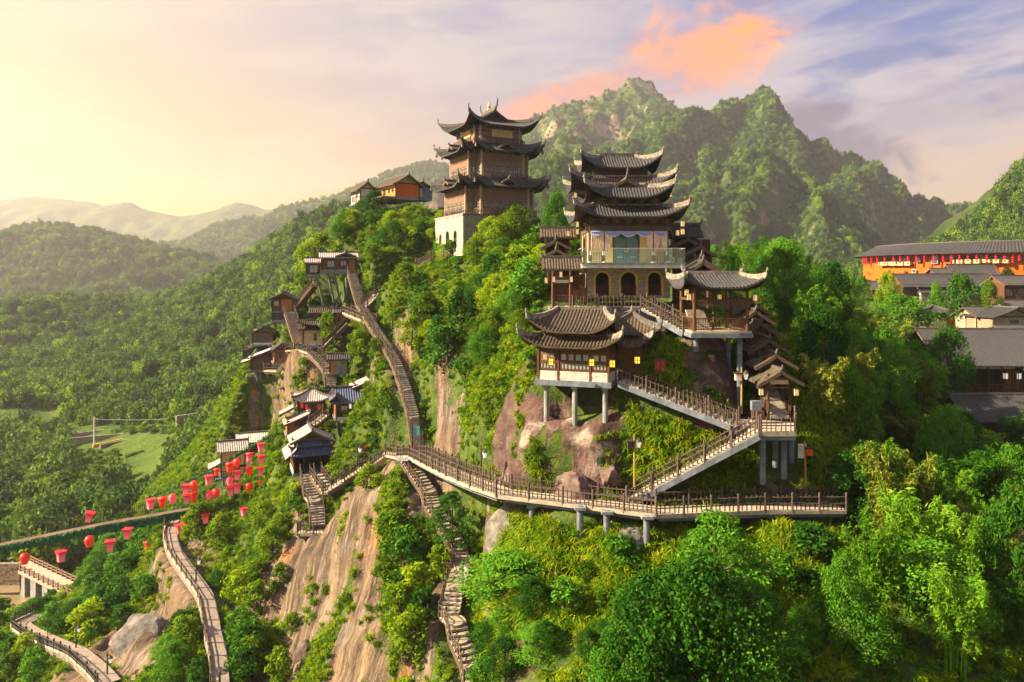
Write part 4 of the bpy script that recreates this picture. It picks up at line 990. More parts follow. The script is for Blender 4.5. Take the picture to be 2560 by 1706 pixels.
# ------------------------------------------------------------------ pavilion on posts right of the tower
PV = thing('stilt_pavilion', 'open wooden pavilion with upswept tiled roof standing on grey posts right of the tower', 'pavilion', (16.56,58,0))
fz = -4.42
pbox('floor_slab', M_bluec, PV, (0,2.2,fz-.32), (4.9,5.2,.3)); pbox('floor_deck', M_deck, PV, (0,2.2,fz-.06), (4.7,5.0,.16))
for x in (-2.1,2.1):
    for y in (0,4.4): pcyl('column', M_wood, PV, (x,y,fz), (x,y,-.75), .14)
pcyl('column', M_wood, PV, (.15,2.6,fz), (.15,2.6,-.9), .1)
pcyl('column', M_wood, PV, (1.4,3.4,fz), (1.4,3.4,-.9), .1)
for y in (0,4.4): pbox('beam', M_wood, PV, (0,y-.02,-1.95), (4.5,.16,.22)); pbox('beam', M_wooddk, PV, (0,y-.02,-1.05), (4.7,.2,.3))
for x in (-2.1,2.1): pbox('beam', M_wood, PV, (x,2.2,-1.9), (.14,4.3,.2)); pbox('beam', M_wooddk, PV, (x,2.2,-1.0), (.18,4.3,.28))
m = MB()
for i in range(34): m.box((-1.95+3.9*(i+.5)/34, -.06, -2.24), (.085,.04,.36))
m.build('valance', M_woodgr, PV)
for i in range(5): pbox('hanging_rod', M_metal, PV, (-1.6+.8*i,.1,-1.5), (.02,.02,.7))
balustrade(PV, (-2.1,-.02,fz+.02), (2.1,-.02,fz+.02), 1.0, 24, M_wood)
for x in (-2.1,2.1): balustrade(PV, (x,0.1,fz+.02), (x,4.3,fz+.02), 1.0, 16, M_wood)
ro = ring_roof(PV, rect(-2.2,2.15,2.2,2.45), rect(-3.0,-1.1,3.0,4.9), .05, -.95, .8, .14, 2.2)
top_ridge(ro, (-2.3,2.3,.02), (2.3,2.3,.02), .40, M_ridge, .6)
m = MB()
for k in range(9): m.box((-1.2,1.3+k*.28,fz+.1+k*.17),(1.5,.3,.2))
m.build('inner_stair', M_step, PV)
for x,y,l in ((1.65,.5,6.2),(-1.8,.6,1.2),(1.65,3.6,3.0),(-1.7,3.8,1.5)): pcyl('pillar', M_bluec, PV, (x,y,fz-.46), (x,y,fz-.46-l), .22)

# ------------------------------------------------------------------ lower wooden house on stilts
yaw = R(-19); O = P(1433,952,58)
LH = thing('stilt_house', 'brown wooden house with two upswept tiled roofs and white stone plinth on three grey stilts', 'house', O, yaw); LH.scale = (1.043,)*3
W2 = 2.75; DP = 5.0; HW = 2.75
pbox('floor_slab', M_bluec, LH, (0,2.4,-.2), (6.0,5.6,.4))
m = MB()
for a, b in (((-W2,0),(W2,0)), ((W2,0),(W2,DP)), ((W2,DP),(-W2,DP)), ((-W2,DP),(-W2,0))): planks(m, a, b, .72, HW, .1, .15)
m.build('wall', M_wood, LH)
m = MB(); r0 = random.Random(3)
for (ax,ay),(bx,by) in (((-W2,0),(W2,0)), ((W2,0),(W2,DP)), ((-W2,DP),(-W2,0))):
    a = Vector((ax,ay)); b = Vector((bx,by)); L = (b-a).length; d_ = (b-a)/L; rz = math.atan2(d_.y,d_.x); nn = Vector((d_.y,-d_.x))
    for r in range(5):
        s = 0
        while s < L:
            l = min(r0.uniform(.3,.7), L-s)
            p = a+d_*(s+l/2)+nn*(.05+r0.uniform(0,.03)); m.box((p.x,p.y,.07+r*.14),(l-.015,.16,.126),rz); s += l
o = m.build('stone_plinth', M_white, LH); o['kind'] = 'stuff'
for x in (-W2,-1.15,1.35,W2): pbox('post', M_wood, LH, (x,-.08,HW/2), (.17,.2,HW))
for y in (1.7,3.3,DP): pbox('post', M_wood, LH, (W2+.06,y,HW/2), (.2,.17,HW))
for z in (.78,1.42,2.12): pbox('rail_beam', M_wood, LH, (0,-.07,z), (2*W2,.12,.1))
for x0_,n_ in ((-2.55,2),(-1.0,4),(1.5,2)):
    wd = .57
    for i in range(n_): window(LH, (x0_+wd*(i+.5),-.07,1.77), wd-.04, .58, 0, 1, 1, M_woodlt if x0_<-2 else M_wood, M_panel)
for xc,wd in ((-2.0,1.3),(.15,2.3),(2.05,1.1)): window(LH, (xc,-.07,1.10), wd, .52, 0, max(2,round(wd/.28)), 1, M_wood, M_panel)
for y in (.85,2.5): window(LH, (W2+.06,y,1.5), 1.0, 1.1, R(90), 2, 2, M_wood, M_panel)
m = MB(); m.box((0,2.5,3.1),(5.0,4.4,.8)); m.build('upper_wall', M_wood, LH)
for x in (-2.3,-.2,1.5,2.45): pbox('post', M_wood, LH, (x,.22,3.3), (.15,.15,.7))
ring_roof(LH, rect(-2.55,.35,2.55,4.65), rect(-3.75,-1.05,3.75,6.05), 3.35, 2.62, .95, .18, 2.2, M_tilebr, M_ridge)
ro = ring_roof(LH, rect(-1.9,2.4,1.9,2.6), rect(-3.2,-.7,3.2,5.7), 5.25, 3.72, 1.0, .16, 2.2, M_tilebr, M_ridge)
top_ridge(ro, (-2.0,2.5,5.25), (2.0,2.5,5.25), .26, M_ridged, 0)
ring_roof(LH, rect(3.9,3.2,4.1,5.6), rect(2.0,2.0,6.2,6.8), 4.9, 3.5, .5, .1, 1.5, M_tilebr, M_ridged, horn=.4, name='wing_roof')
ring_roof(LH, rect(3.0,2.6,4.6,5.6), rect(2.6,1.5,5.6,6.2), 3.3, 2.5, .9, .16, 1.8, M_tilebr, M_ridge, horn=.7, name='wing_roof')
m = MB(); m.box((3.9,4.1,1.6),(1.9,3.0,3.2)); m.build('wing_wall', M_wood, LH)
for x,y,l in ((-2.15,.1,3.1),(0.1,.1,3.5),(2.45,.1,2.8)):
    pcyl('stilt', M_conc, LH, (x,y,-.62), (x,y,-.62-l-1.5), .2); pbox('corbel', M_conc, LH, (x,.2,-.5), (.5,.8,.22))
# ------------------------------------------------------------------ covered stair with six stepped gables on the right
gp = [(1952,927,56,111),(1939,886,58,107),(1921,848,60,107),(1899,806,62,100),(1888,776,64,100),(1878,752,66,98)]
O = P(1952,1045,56); GS = thing('covered_stair', 'covered stone stair with stacked mossy gables climbing beside the bamboo', 'stair', (O.x,O.y,O.z))
prev = None
for i,(x,y,d,wp) in enumerate(gp):
    c = P(x,y,d)-O; Wd = wp/F*d
    gable_roof(GS, c+Vector((0,1.1,0)), 2.7, Wd/2, 1.0+.05*i, R(90), M_tilebr, horn=.3, rib=.27)
    zf = c.z-3.5
    for s in (-1,1):
        for yy in (.35,1.9): pbox('post', M_wooddk, GS, (c.x+s*.82,c.y+yy,c.z-2.0), (.15,.15,3.4))
        pbox('side_rail', M_wooddk, GS, (c.x+s*.84,c.y+1.1,zf+.75), (.08,2.0,.7)); 
    pbox('tie_beam', M_woodgr, GS, (c.x,c.y+.33,c.z-.62), (2.3,.16,.18)); pbox('tie_beam', M_wood, GS, (c.x,c.y+.32,c.z-1.35), (1.5,.1,.16))
    m = MB()
    for k in range(14): m.box((c.x-.7+1.4*(k+.5)/14,c.y+.3,c.z-.92),(.085,.04,.34))
    m.build('valance', M_drapew if i == 0 else M_woodgr, GS)
    m = MB(); m.prism([(c.x-.9,c.z-.55),(c.x+.9,c.z-.55),(c.x,c.z-.12)],'y',c.y+.3,c.y+.36); m.build('gable_wall', M_wooddk, GS)
n = 46
for k in range(n):
    t_ = k/n; pz = .12+t_*(gp[-1][1]*0+ (P(1878,752,66).z-3.3-O.z)); pbox('step', M_step, GS, (t_*.7,.4+t_*10.4,pz-.1), (1.45,.34,.24))
# ------------------------------------------------------------------ cliff houses
G = 'wooden houses hung on the left cliff'
h = house('cliff_house', 'topmost brown cliff house with blue grey roof reached by the long stair', 848,682,108.5,16,5.0,3.6,2.35,'gx',.65,.4,None,M_tileg, [(-1.2,1.3,1.1,1.0),(.6,1.4,.9,.8)], [(1.6,1.2,1.2,1.4)], door=(1.9,.8,1.9), plinth=.45, stilts=[(-1.6,.3,.9,.8,4.2),(-.7,.3,.9,.8,4.2),(1.2,.4,0,.2,3),(.6,.6,.5,1.2,4)], group=G, wpane=M_panel, pmat=M_conc)
gable_roof(h, (.9,1.0,3.0), 3.4, 1.5, .55, R(90), M_tileg, name='porch_roof', horn=.2)
house('cliff_house', 'small box shaped room beside the topmost cliff house, tall white window', 783,692,108.8,16,1.9,2.6,2.2,'gx',.55,.3,None,M_tileg, [(.05,1.15,1.2,1.2)], [(1.2,1.15,.9,1.4)], plinth=.35, stilts=[(.6,.2,.9,.6,4.0)], group=G, wpane=M_panel, pmat=M_conc)
house('cliff_house', 'gabled cliff house with two white panes and wide plank door over a lower room', 708,778,112.5,10,3.3,3.2,2.1,'gy',.75,.5,None,M_tileb, [(-1.0,1.2,.8,.9)], [(1.5,1.2,1.0,1.1)], door=(.55,1.6,1.75), plinth=.0, stilts=[(.4,.2,1.6,.4,5.2)], group=G, wpane=M_panel)
house('cliff_house', 'small lower room hanging under the gabled house with white panes', 700,805,113.2,10,2.1,2.4,1.5,'gx',.1,.05,None,M_tile, [(-.2,.8,1.2,.8)], plinth=.3, group=G, pmat=M_conc)
house('cliff_house', 'dark purple brown gabled house farthest out on the left cliff', 657,862,119,8,3.1,3.2,2.1,'gy',.75,.4,M_woodgr,M_tile, [(0,1.0,2.0,.7)], plinth=.3, stilts=[(-1,.3,0,.3,3),(1,.3,0,.3,3)], group=G)
house('cliff_house', 'lowest dark lean-to with open shutters at the left end of the cliff houses', 624,910,120,8,1.9,2.4,2.6,'lean',.35,.3,M_woodgr,M_tile, [(-.3,1.6,1.0,1.2)], plinth=0, stilts=[(.5,.3,.5,.5,3)], group=G)
h = house('cliff_house', 'brown house under two slanting white roofs at the left of the cliff', 652,925,114,14,2.9,3.0,2.3,'lean',.9,.45,None,M_white, [(-.3,1.1,1.6,1.0)], [(1.5,1.1,1.8,1.0)], plinth=.0, stilts=[(-.8,.3,.6,.6,3),(-.2,.3,.6,.6,3),(.9,.3,.2,.6,3)], group=G)
gable_roof(h, (-1.3,-.1,1.85), 2.8, 1.5, .5, R(-90), M_white, name='awning_roof', S2=0, h2=0)
house('cliff_house', 'small orange walled hut with dark roof above the balcony', 706,905,110.8,24,2.2,2.4,2.1,'gy',.9,.35,M_woodlt,M_tile, [(-.3,1.1,.5,.9)], [(1.2,1.1,.9,1.0)], plinth=0, group=G)
h = house('cliff_shop', 'cream boarded shop front with ragged brown roofs beside the stair', 788,864,105,10,3.3,2.8,2.5,'gx',.45,.6,M_cream,M_tilebr, [(0,1.2,.4,1.0)], door=(1.1,.5,1.7), plinth=.35, group=G)
gable_roof(h, (-.2,.6,3.5), 4.4, 1.4, .55, 0, M_tilebr, name='upper_roof', horn=0, sag=.5)
for x,z in ((-1.3,1.3),(-1.0,1.2),(1.35,1.3),(1.6,1.2)): pass
house('cliff_house', 'brown upper hut with curved roof just above the cream shop front', 806,806,109,10,3.0,2.6,1.6,'gx',.6,.5,None,M_tilebr, [(.3,.9,.8,.7)], plinth=0, group=G)
m_h = house('cliff_house', 'narrow striped orange kiosk beneath the viewing platform', 855,812,106,14,1.9,2.2,1.8,'gx',.4,.3,M_woodlt,M_tilebr, [(-.4,.9,.35,.9),(.4,.9,.35,.9)], plinth=0, group=G)
house('cliff_house', 'grey fronted shed with dark roof between the two stairs', 847,933,99,12,2.3,2.2,2.0,'gx',.45,.4,M_conc,M_tile, [], door=(-.75,.6,1.7), plinth=0, group=G)
h = house('cliff_house', 'orange brown cliff house with a deep blue tiled roof propped on leaning stilts', 876,1049,92,17,3.4,4.0,2.45,'gx',1.3,.45,None,M_tileb, [(-.75,1.35,.85,.95),(.75,1.35,.85,.95)], [(.8,1.3,.9,1.5),(2.0,1.3,.9,1.5),(3.2,1.3,.9,1.5)], plinth=.35, stilts=[(-1.2,.4,.9,.2,4),(-.5,.4,1.0,.2,4.2),(.2,.3,1.6,.2,5.4),(-1.5,1.6,1.0,.3,4)], group=G, wpane=M_panel)
balustrade(h, (-1.6,-.12,.4), (1.6,-.12,.4), .75, None, M_wooddk, 'front_rail', False)
for k in range(3): pbox('painted_lit_board', M_woodlt, h, (-1.78,.7+1.3*k,1.25), (.05,1.1,2.3))  # brighter orange boards put the sunlit look into the left side's colour
gable_roof(h, (-1.75,1.0,3.15), 2.6, .8, .7, R(90), M_tileb, name='side_gable', horn=.2)
house('cliff_house', 'brown house with one slanting grey roof behind the blue roofed house', 916,1003,94.5,20,2.7,2.8,2.2,'lean',1.0,.5,M_wooddk,M_tileg, [], plinth=0, group=G)
house('cliff_house', 'eight sided looking hut with grey hipped roof left of the blue roofed house', 778,1036,96,14,3.3,3.2,1.9,'hip',1.1,.55,None,M_tileg, [(.5,1.1,1.0,.7)], [(.8,1.0,.9,1.2),(2.2,1.0,.9,1.2)], plinth=0, group=G)
h = house('cliff_house', 'low orange house under stepped grey slanting roofs, second from the gate', 746,1085,93,22,2.6,2.8,1.7,'lean',.9,.5,M_woodlt,M_tileg, [(.3,1.2,1.6,.5)], plinth=0, group=G)
gable_roof(h, (-.3,2.6,3.2), 2.0, 1.8, .9, R(-90), M_tileg, name='step_roof', S2=0, h2=0)
# the gate house with its double roof
O = P(780,1181,87); GH = thing('gate_house', 'double roofed gate house with grey tiles, blue eaves and teal sign board over the stair', 'house', O, R(22), G)
m = MB()
for a, b in (((2.0,.1),(2.0,4)), ((2.0,4),(-2.0,4)), ((-2.0,4),(-2.0,0))): planks(m, a, b, 0, 2.2)
m.build('wall', M_wood, GH)
for k in range(4): window(GH, (-2.05,.55+.95*k,1.15), .85, 1.9, R(-90), 2, 3, M_woodlt, M_pane)
for x in (-2,-.9,1.0,2): pbox('post', M_wooddk, GH, (x,0,1.1), (.18,.18,2.2))
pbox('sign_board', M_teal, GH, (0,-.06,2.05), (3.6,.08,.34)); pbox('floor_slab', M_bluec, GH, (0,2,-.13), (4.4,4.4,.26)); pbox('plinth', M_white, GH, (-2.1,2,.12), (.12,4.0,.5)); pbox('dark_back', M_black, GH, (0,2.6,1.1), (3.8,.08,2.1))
gable_roof(GH, (0,.15,2.95), 5.0, .95, .75, 0, M_tileb, name='front_eave', S2=0, h2=0, barge=False)
gable_roof(GH, (-1.75,2,3.1), 5.2, 1.3, 1.15, R(-90), M_tileg, name='side_eave', S2=0, h2=0, barge=False)
gable_roof(GH, (0,.35,3.75), 4.2, .7, .5, 0, M_tileb, name='front_eave', S2=0, h2=0, barge=False)
m = MB(); m.box((0,2.1,3.2),(3.6,3.6,1.4)).prism([(-1.9,3.9),(1.9,3.9),(0,4.85)],'y',.4,.5); m.build('upper_wall', M_wood, GH)
gable_roof(GH, (0,1.9,5.0), 4.6, 2.7, 1.5, R(90), M_tileg, horn=.2, S2=2.5, h2=1.35)
# bridge houses
h = house('bridge_house', 'tall ochre plastered house with pale grey roof at the end of the lantern bridge', 583,1190,105,24,3.2,3.2,3.9,'gx',.8,.55,M_yellow,M_tileg, [(.8,2.2,.4,.55)], [(1.0,2.6,.5,.6),(2.2,2.6,.5,.6)], door=(.5,.9,1.8), plinth=0, stilts=[(-1.3,.2,0,0,4),(-.5,.2,0,0,4)], group=G)
gable_roof(h, (-1.6,1.2,2.1), 3.0, 1.7, .8, R(-90), M_tileg, name='lower_roof', S2=0, h2=0); balustrade(h, (-2.3,-.9,0), (-.3,-.9,0), 1.0, None, M_wooddk, 'balcony_rail'); pbox('balcony_slab', M_bluec, h, (-1.3,-.5,-.15), (2.2,1.0,.25)); pbox('black_sign', M_black, h, (1.1,-.1,1.35), (1.3,.06,.3))
h = house('bridge_house', 'low house with broad white roof behind the tall ochre bridge house', 634,1129,109,22,3.7,3.6,1.7,'gx',.7,.6,M_wood,M_white, [], [(1,1,.6,.8),(2.4,1,.6,.8)], plinth=0, group=G)
gable_roof(h, (-1.9,1.6,1.3), 2.6, 1.3, .55, R(-90), M_tileg, name='lower_roof', S2=0, h2=0)
O = P(686,1158,98); AW = thing('arch_wall', 'small orange brick wall with one arched opening behind the lanterns', 'wall', O, R(20))
o = brick_front(AW, -.9, .9, 0, 1.9, [(0,.42,.1,1.0)], M_woodlt, M_mortar, .4, .2, name='brick_wall'); o['kind'] = 'stuff'; arched(AW, 0, .42, .1, 1.0, 0, M_ochre, .8)
# farmhouse on the crest
h = house('farmhouse', 'ochre farmhouse with a broad orange gable wall at the top of the hill', 1018,500,124,34,4.3,9.0,2.9,'gy',1.35,.75,M_ochre,M_tilebr, [], [(1.0,1.6,.5,.8),(2.6,1.6,.5,.8),(4.2,1.5,.5,.9),(6.0,1.5,.5,.9),(7.6,1.5,.5,.9)], plinth=.5, group=None, cat='farmhouse', pmat=M_conc, slab=False)
o = [c for c in h.children if c.name.startswith('wall')][0]
m = MB(); m.box((0,-.09,1.65),(4.2,.05,2.3)); m.build('gable_plaster', M_orange, h)
pbox('side_wing', M_bluec, h, (3.6,1.6,1.3), (2.6,2.6,2.4)); gable_roof(h, (3.0,1.6,3.3), 3.4, 1.9, .9, R(90), M_tilebr, name='wing_roof', S2=0, h2=0); window(h, (2.75,.25,1.4), .7, 1.7, 0, 1, 1, M_wooddk, M_panel)
m = MB(); m.box((-3.4,2.4,.35),(2.2,5.2,.2)); m.build('deck', M_deck, h); balustrade(h, (-4.4,-.2,.45), (-4.4,5,.45), 1.0, 16, M_wooddk, 'deck_rail'); balustrade(h, (-4.4,-.2,.45), (-2.2,-.2,.45), 1.0, 8, M_wooddk, 'deck_rail')
for y in (0,2,4.2): pcyl('stilt', M_conc, h, (-4.2,y,.2), (-3.6,y,-2.6), .14)
h = house('farmhouse', 'narrow white walled annex with balcony left of the orange gabled farmhouse', 917,508,128,30,2.4,5.0,2.7,'gy',1.0,.7,M_white,M_tilebr, [], [(1.5,1.5,.6,.9)], plinth=0, cat='farmhouse', stilts=[(-.9,.2,.2,.5,3),(.9,.2,0,.2,3)])
balustrade(h, (-2.1,-.7,0), (.6,-.7,0), 1.0, 10, M_wooddk, 'balcony_rail'); pbox('balcony_slab', M_bluec, h, (-.7,-.4,-.12), (2.9,.9,.24)); balustrade(h, (-2.1,-.7,0), (-2.1,1.5,0), 1.0, 8, M_wooddk, 'balcony_rail')
# ------------------------------------------------------------------ walkways and stairs
def offset(pts, s):
    out = []; n = len(pts)
    for i, p in enumerate(pts):
        ds = []
        if i > 0: q = pts[i]-pts[i-1]; q.z = 0; ds.append(q.normalized())
        if i < n-1: q = pts[i+1]-pts[i]; q.z = 0; ds.append(q.normalized())
        t = sum(ds, Vector()).normalized(); nn = Vector((t.y,-t.x,0)); k = 1/max(.5, nn.dot(Vector((ds[0].y,-ds[0].x,0))))
        out.append(p+nn*s*k)
    return out
def fence(parent, pts, detail, mat=None, h=1.08, name='railing', psp=2.2, bsp=.33):
    mat = mat or M_fence; m = MB(); up = Vector((0,0,1)); posts = []; bal = []
    for a, b in zip(pts[:-1], pts[1:]):
        L = (b-a).length; d = (b-a)/L; n = max(1, round(L/psp))
        for z in ((h-.14),(h*.42)):
            m.tube([a+up*(z+random.uniform(-.02,.02)), a+d*L*.5+up*(z+random.uniform(-.02,.02)), b+up*(z+random.uniform(-.02,.02))], .045, 5)
        for i in range(n): posts.append(a+d*(L*i/n))
        k = max(1, round(L/bsp))
        for i in range(k):
            if (i*n) % k: bal.append((a+d*(L*(i+random.uniform(-.12,.12))/k), random.uniform(.9,1.06), d))
    posts.append(pts[-1])
    o = m.build(name, mat, parent)
    for p in posts: pcyl('post', mat, o, p-up*.15, p+up*(h+.18), .085)
    if detail == 'near':
        for p, k, d in bal: q = Vector((d.y,-d.x,0))*.05; pcyl('baluster', mat, o, p+q+up*.06, p+q+up*(h*k)+Vector((random.uniform(-.03,.03),random.uniform(-.03,.03),0)), .042, 'cyl6')
    else:
        m = MB()
        for p, k, d in bal: m.beam(p+up*.06, p+up*(h*k), .06, .06)
        if bal: m.build('baluster_row', mat, o, kind='stuff')
    return o
def pathway(key, name, label, cat, deckmat=None, railmat=None, beam=True, step=None, thick=.24):
    pts, wd, gr, rails, det = P3[key], *PATHS[key][1:]
    step = step or (.17 if det == 'near' else .2)
    t = thing(name, label, cat, pts[0].copy()); O = pts[0]; q = [p-O for p in pts]
    if deckmat is M_path:      # one continuous paved ribbon with a low kerb
        V = []; Fc = []; fine = []
        ex = [q[0]*2-q[1]]+q+[q[-1]*2-q[-2]]
        for i in range(1,len(q)):
            p0,p1,p2,p3 = ex[i-1:i+3]
            for k in range(5):
                u_ = k/5; fine.append(.5*((2*p1)+(p2-p0)*u_+(2*p0-5*p1+4*p2-p3)*u_*u_+(3*p1-p0-3*p2+p3)*u_**3))
        fine.append(q[-1]); l_, r_ = offset(fine, -wd/2), offset(fine, wd/2); n = len(fine)
        for j in range(n):
            for p, z in ((l_[j],0),(r_[j],0),(r_[j],-.5),(l_[j],-.5)): V.append((p.x,p.y,p.z+z))
        for j in range(n-1):
            for k in range(4): Fc.append((4*j+k, 4*j+(k+1)%4, 4*j+4+(k+1)%4, 4*j+4+k))
        obj('deck_slab', meshdata('deck_slab', V, Fc, deckmat), t); q = fine
        m = MB(); c_ = offset(fine, wd/2-.1)
        for a, b in zip(c_[:-1], c_[1:]): m.beam(a+Vector((0,0,.1)), b+Vector((0,0,.1)), .16, .22)
        m.build('kerb', M_step, t)
    for i, (a, b) in enumerate(zip(q[:-1], q[1:])):
        if deckmat is M_path: break
        hd = Vector((b.x-a.x,b.y-a.y,0)); L = hd.length; hd.normalize(); dz = b.z-a.z; rz = math.atan2(hd.y,hd.x)
        if abs(dz)/L > .17 and deckmat is not M_path:
            n = max(2, round(abs(dz)/step)); tr = L/n
            for k in range(n):
                p = a+hd*(tr*(k+.5)); zt = a.z+dz*(k+1 if dz < 0 else k+1)/n if dz > 0 else a.z+dz*k/n
                pbox('step', M_step, t, (p.x,p.y,zt-.09), ((1.18 if det == 'near' else .8)*tr,wd-.1+random.uniform(-.04,.04),.18), rz)
            s_ = Vector((hd.y,-hd.x,0))*(wd/2-.06)
            for sg in (-1,1): pbeam('stringer', M_bluec if det == 'near' else M_woodgr, t, a+s_*sg-Vector((0,0,.22)), b+s_*sg-Vector((0,0,.22)), .14, .42)
            pbeam('stair_slab', M_bluec if det == 'near' else M_woodgr, t, a-Vector((0,0,.34)), b-Vector((0,0,.34)), wd-.3, .2)
        else:
            pbeam('deck_slab', deckmat or M_deck, t, a-Vector((0,0,thick/2)), b-Vector((0,0,thick/2)), wd, thick)
            if beam:
                pbeam('support_beam', M_bluec if det == 'near' else M_woodgr, t, a-Vector((0,0,thick+.16)), b-Vector((0,0,thick+.16)), wd*.7, .3)
    for i in range(1, len(q)-1):
        if deckmat is M_path: break
        m = MB(); m.lathe([(wd/2*.99,-thick-.012),(wd/2*.99,.004)], 10, q[i]); m.build('landing', deckmat or M_deck, t)
    for s in rails:
        pl = offset(q if deckmat is not M_path else q[::4]+q[-1:], (wd/2-.07)*(-1 if s == 'L' else 1)); fence(t, pl, det, railmat, bsp=9.0 if key == 'cliff' else .33)
    return t
WK = pathway('walk', 'walkway', 'long curving elevated walkway with log railings across the front of the hill', 'walkway')
for x,y,d,l in ((1450,1262,52.6,5.5),(1517,1272,52,5.2),(1617,1284,50.9,4.6),(1330,1256,55.5,3.0),(1560,1275,53.0,3.0),(1800,1280,52.4,2.0)):
    a = P(x,y,d)-WK.location; pcyl('pillar', M_bluec, WK, (a.x,a.y,a.z-.1), (a.x,a.y,a.z-.2-l), .23); pbox('pillar_cap', M_conc, WK, (a.x,a.y,a.z-.22), (.8,.8,.2))
ZG = pathway('zig', 'stair', 'log railed stair rising from the walkway to the corner platform', 'stair')
HS = pathway('house', 'stair', 'log railed stair descending from the stilt house towards the corner platform', 'stair')
TS = pathway('terr', 'stair', 'short railed stair from the tower terrace down to the pavilion', 'stair')
tf = thing('terrace_fence', 'log railing along the terrace in front of the brick arches', 'fence', P(1432,770,64.2)); o_ = tf.location.copy()
fence(tf, [P(1432,770,64.4)-o_, P(1618,770,64.4)-o_], 'near')
# corner platform
PF = thing('platform', 'railed corner platform on grey pillars at the foot of the covered stair', 'platform', P(1945,1084,53)); o_ = PF.location.copy()
c4 = [P(1838,1064,54.6)-o_, P(1900,1081,52)-o_, P(1992,1081,52)-o_, P(1990,1050,55.5)-o_, P(1850,1045,57)-o_]
zt = sum(c.z for c in c4[1:3])/2
m = MB(); m.prism([(c.x,c.y) for c in c4], 'z', zt-.3, zt+.01); m.build('deck_slab', M_deck, PF)
m = MB(); m.prism([(c.x*.97,c.y*.97+.05) for c in c4], 'z', zt-.6, zt-.31); m.build('support_slab', M_bluec, PF)
cc = [Vector((c.x,c.y,zt)) for c in c4]
fence(PF, [cc[1]+Vector((.1,.08,0)), cc[2]+Vector((-.08,.08,0)), cc[3]+Vector((-.08,0,0))], 'near')
for x,d,l in ((1907,52.4,3.2),(1938,54.5,2.6),(1960,53,3.0),(1978,54.5,2.2)):
    a = P(x,1085,d)-o_; pcyl('pillar', M_bluec, PF, (a.x,a.y,zt-.55), (a.x,a.y,zt-.6-l), .22)
pathway('long', 'stair', 'long straight stone stair climbing the left cliff to the topmost house', 'stair')
pathway('crest', 'stair', 'railed stair branching right and up to the crest pagoda', 'stair')
pathway('low', 'stair', 'winding stone stair going down the cliff to the bottom of the picture', 'stair')
pathway('left', 'walkway', 'zigzag railed boardwalk running left to the gate house', 'walkway')
GT = pathway('gate', 'stair', 'steep stair dropping from the gate house to a small lookout', 'stair')
pathway('plat', 'walkway', 'short railed lookout walk joining the long stair', 'walkway')
pathway('shop', 'stair', 'covered looking stair slanting down beside the cream shop', 'stair')
pathway('deck', 'stair', 'railed deck and stair in the middle of the cliff houses', 'stair')
pathway('hut', 'stair', 'steep plank stair under the gabled cliff house', 'stair')
pathway('back', 'stair', 'stair behind the topmost house slanting down left', 'stair')
pathway('balc', 'balcony', 'railed balcony round the small orange hut', 'balcony')
pathway('blue', 'stair', 'tiny stair from the blue roofed house down to the grey roofs', 'stair')
pathway('cliff', 'footpath', 'narrow paved footpath with pale parapet down the lower left cliff', 'path', M_path, M_woodgr, False)
pathway('foot', 'footpath', 'railed boardwalk footpath curving in the bottom left corner', 'path', M_path, M_metal, True)
# glass sided parapet of the cliff path
pp = [p-P3['cliff'][0] for p in P3['cliff']]
# lookout at the end of the gate stair
LK = thing('lookout', 'square railed lookout hanging from the cliff on a slanting strut', 'platform', P(788,1330,78)); o_ = LK.location.copy()
c = [P(748,1335,78)-o_, P(826,1337,78)-o_, P(822,1318,80)-o_, P(746,1318,80)-o_]
pbox('deck_slab', M_deck, LK, (0,.4,-.12), (3.5,2.2,.24)); pbox('support_slab', M_woodgr, LK, (0,.4,-.38), (3.2,2.0,.26))
fence(LK, [Vector((-1.7,1.5,0)),Vector((-1.7,-.65,0)),Vector((1.7,-.65,0)),Vector((1.7,1.5,0))], 'far')
m = MB(); m.beam((-.9,0,-.5),(.3,1.0,-5.2),.28,.28); m.build('strut', M_bluec, LK); m = MB(); m.beam((-.4,.4,-2.4),(1.1,1.2,-2.3),.2,.2); m.build('strut', M_bluec, LK)
for k,(x,z) in enumerate(((-.1,-1.6),)): m = MB(); m.beam((x-.4,.3,z),(x+.9,1.3,z+.05),.18,.18); m.build('strut', M_bluec, LK)
# ------------------------------------------------------------------ hanging bridge with ivy and paper lanterns
BA, BB, BC, BD = P(-60,1378,88), P(233,1319,89.5), P(383,1292,90.5), P(645,1246,92)
def bez(a, b, c, d, n):   # through four points, Catmull-Rom
    pts = [a+(a-b), a, b, c, d, d+(d-c)]; out = []
    for i in range(1,4):
        for k in range(n):
            t = k/n; p0,p1,p2,p3 = pts[i-1:i+3]
            out.append(.5*((2*p1)+(p2-p0)*t+(2*p0-5*p1+4*p2-p3)*t*t+(3*p1-p0-3*p2+p3)*t**3))
    return out+[d]
BR = thing('hanging_bridge', 'long narrow hanging footbridge with an ivy covered side crossing to the cliff', 'bridge', BA.copy())
bp = [p-BA for p in bez(BA,BB,BC,BD,8)]; up = Vector((0,0,1))
for a, b in zip(bp[:-1], bp[1:]):
    pbeam('deck_slab', M_woodgr, BR, a+Vector((0,.8,-.06)), b+Vector((0,.8,-.06)), 1.7, .12)
m = MB()
for a, b in zip(bp[:-1], bp[1:]): m.beam(a-up*.4, b-up*.4, .10, .7)
iv = m.build('side_panel', M_metal, BR)
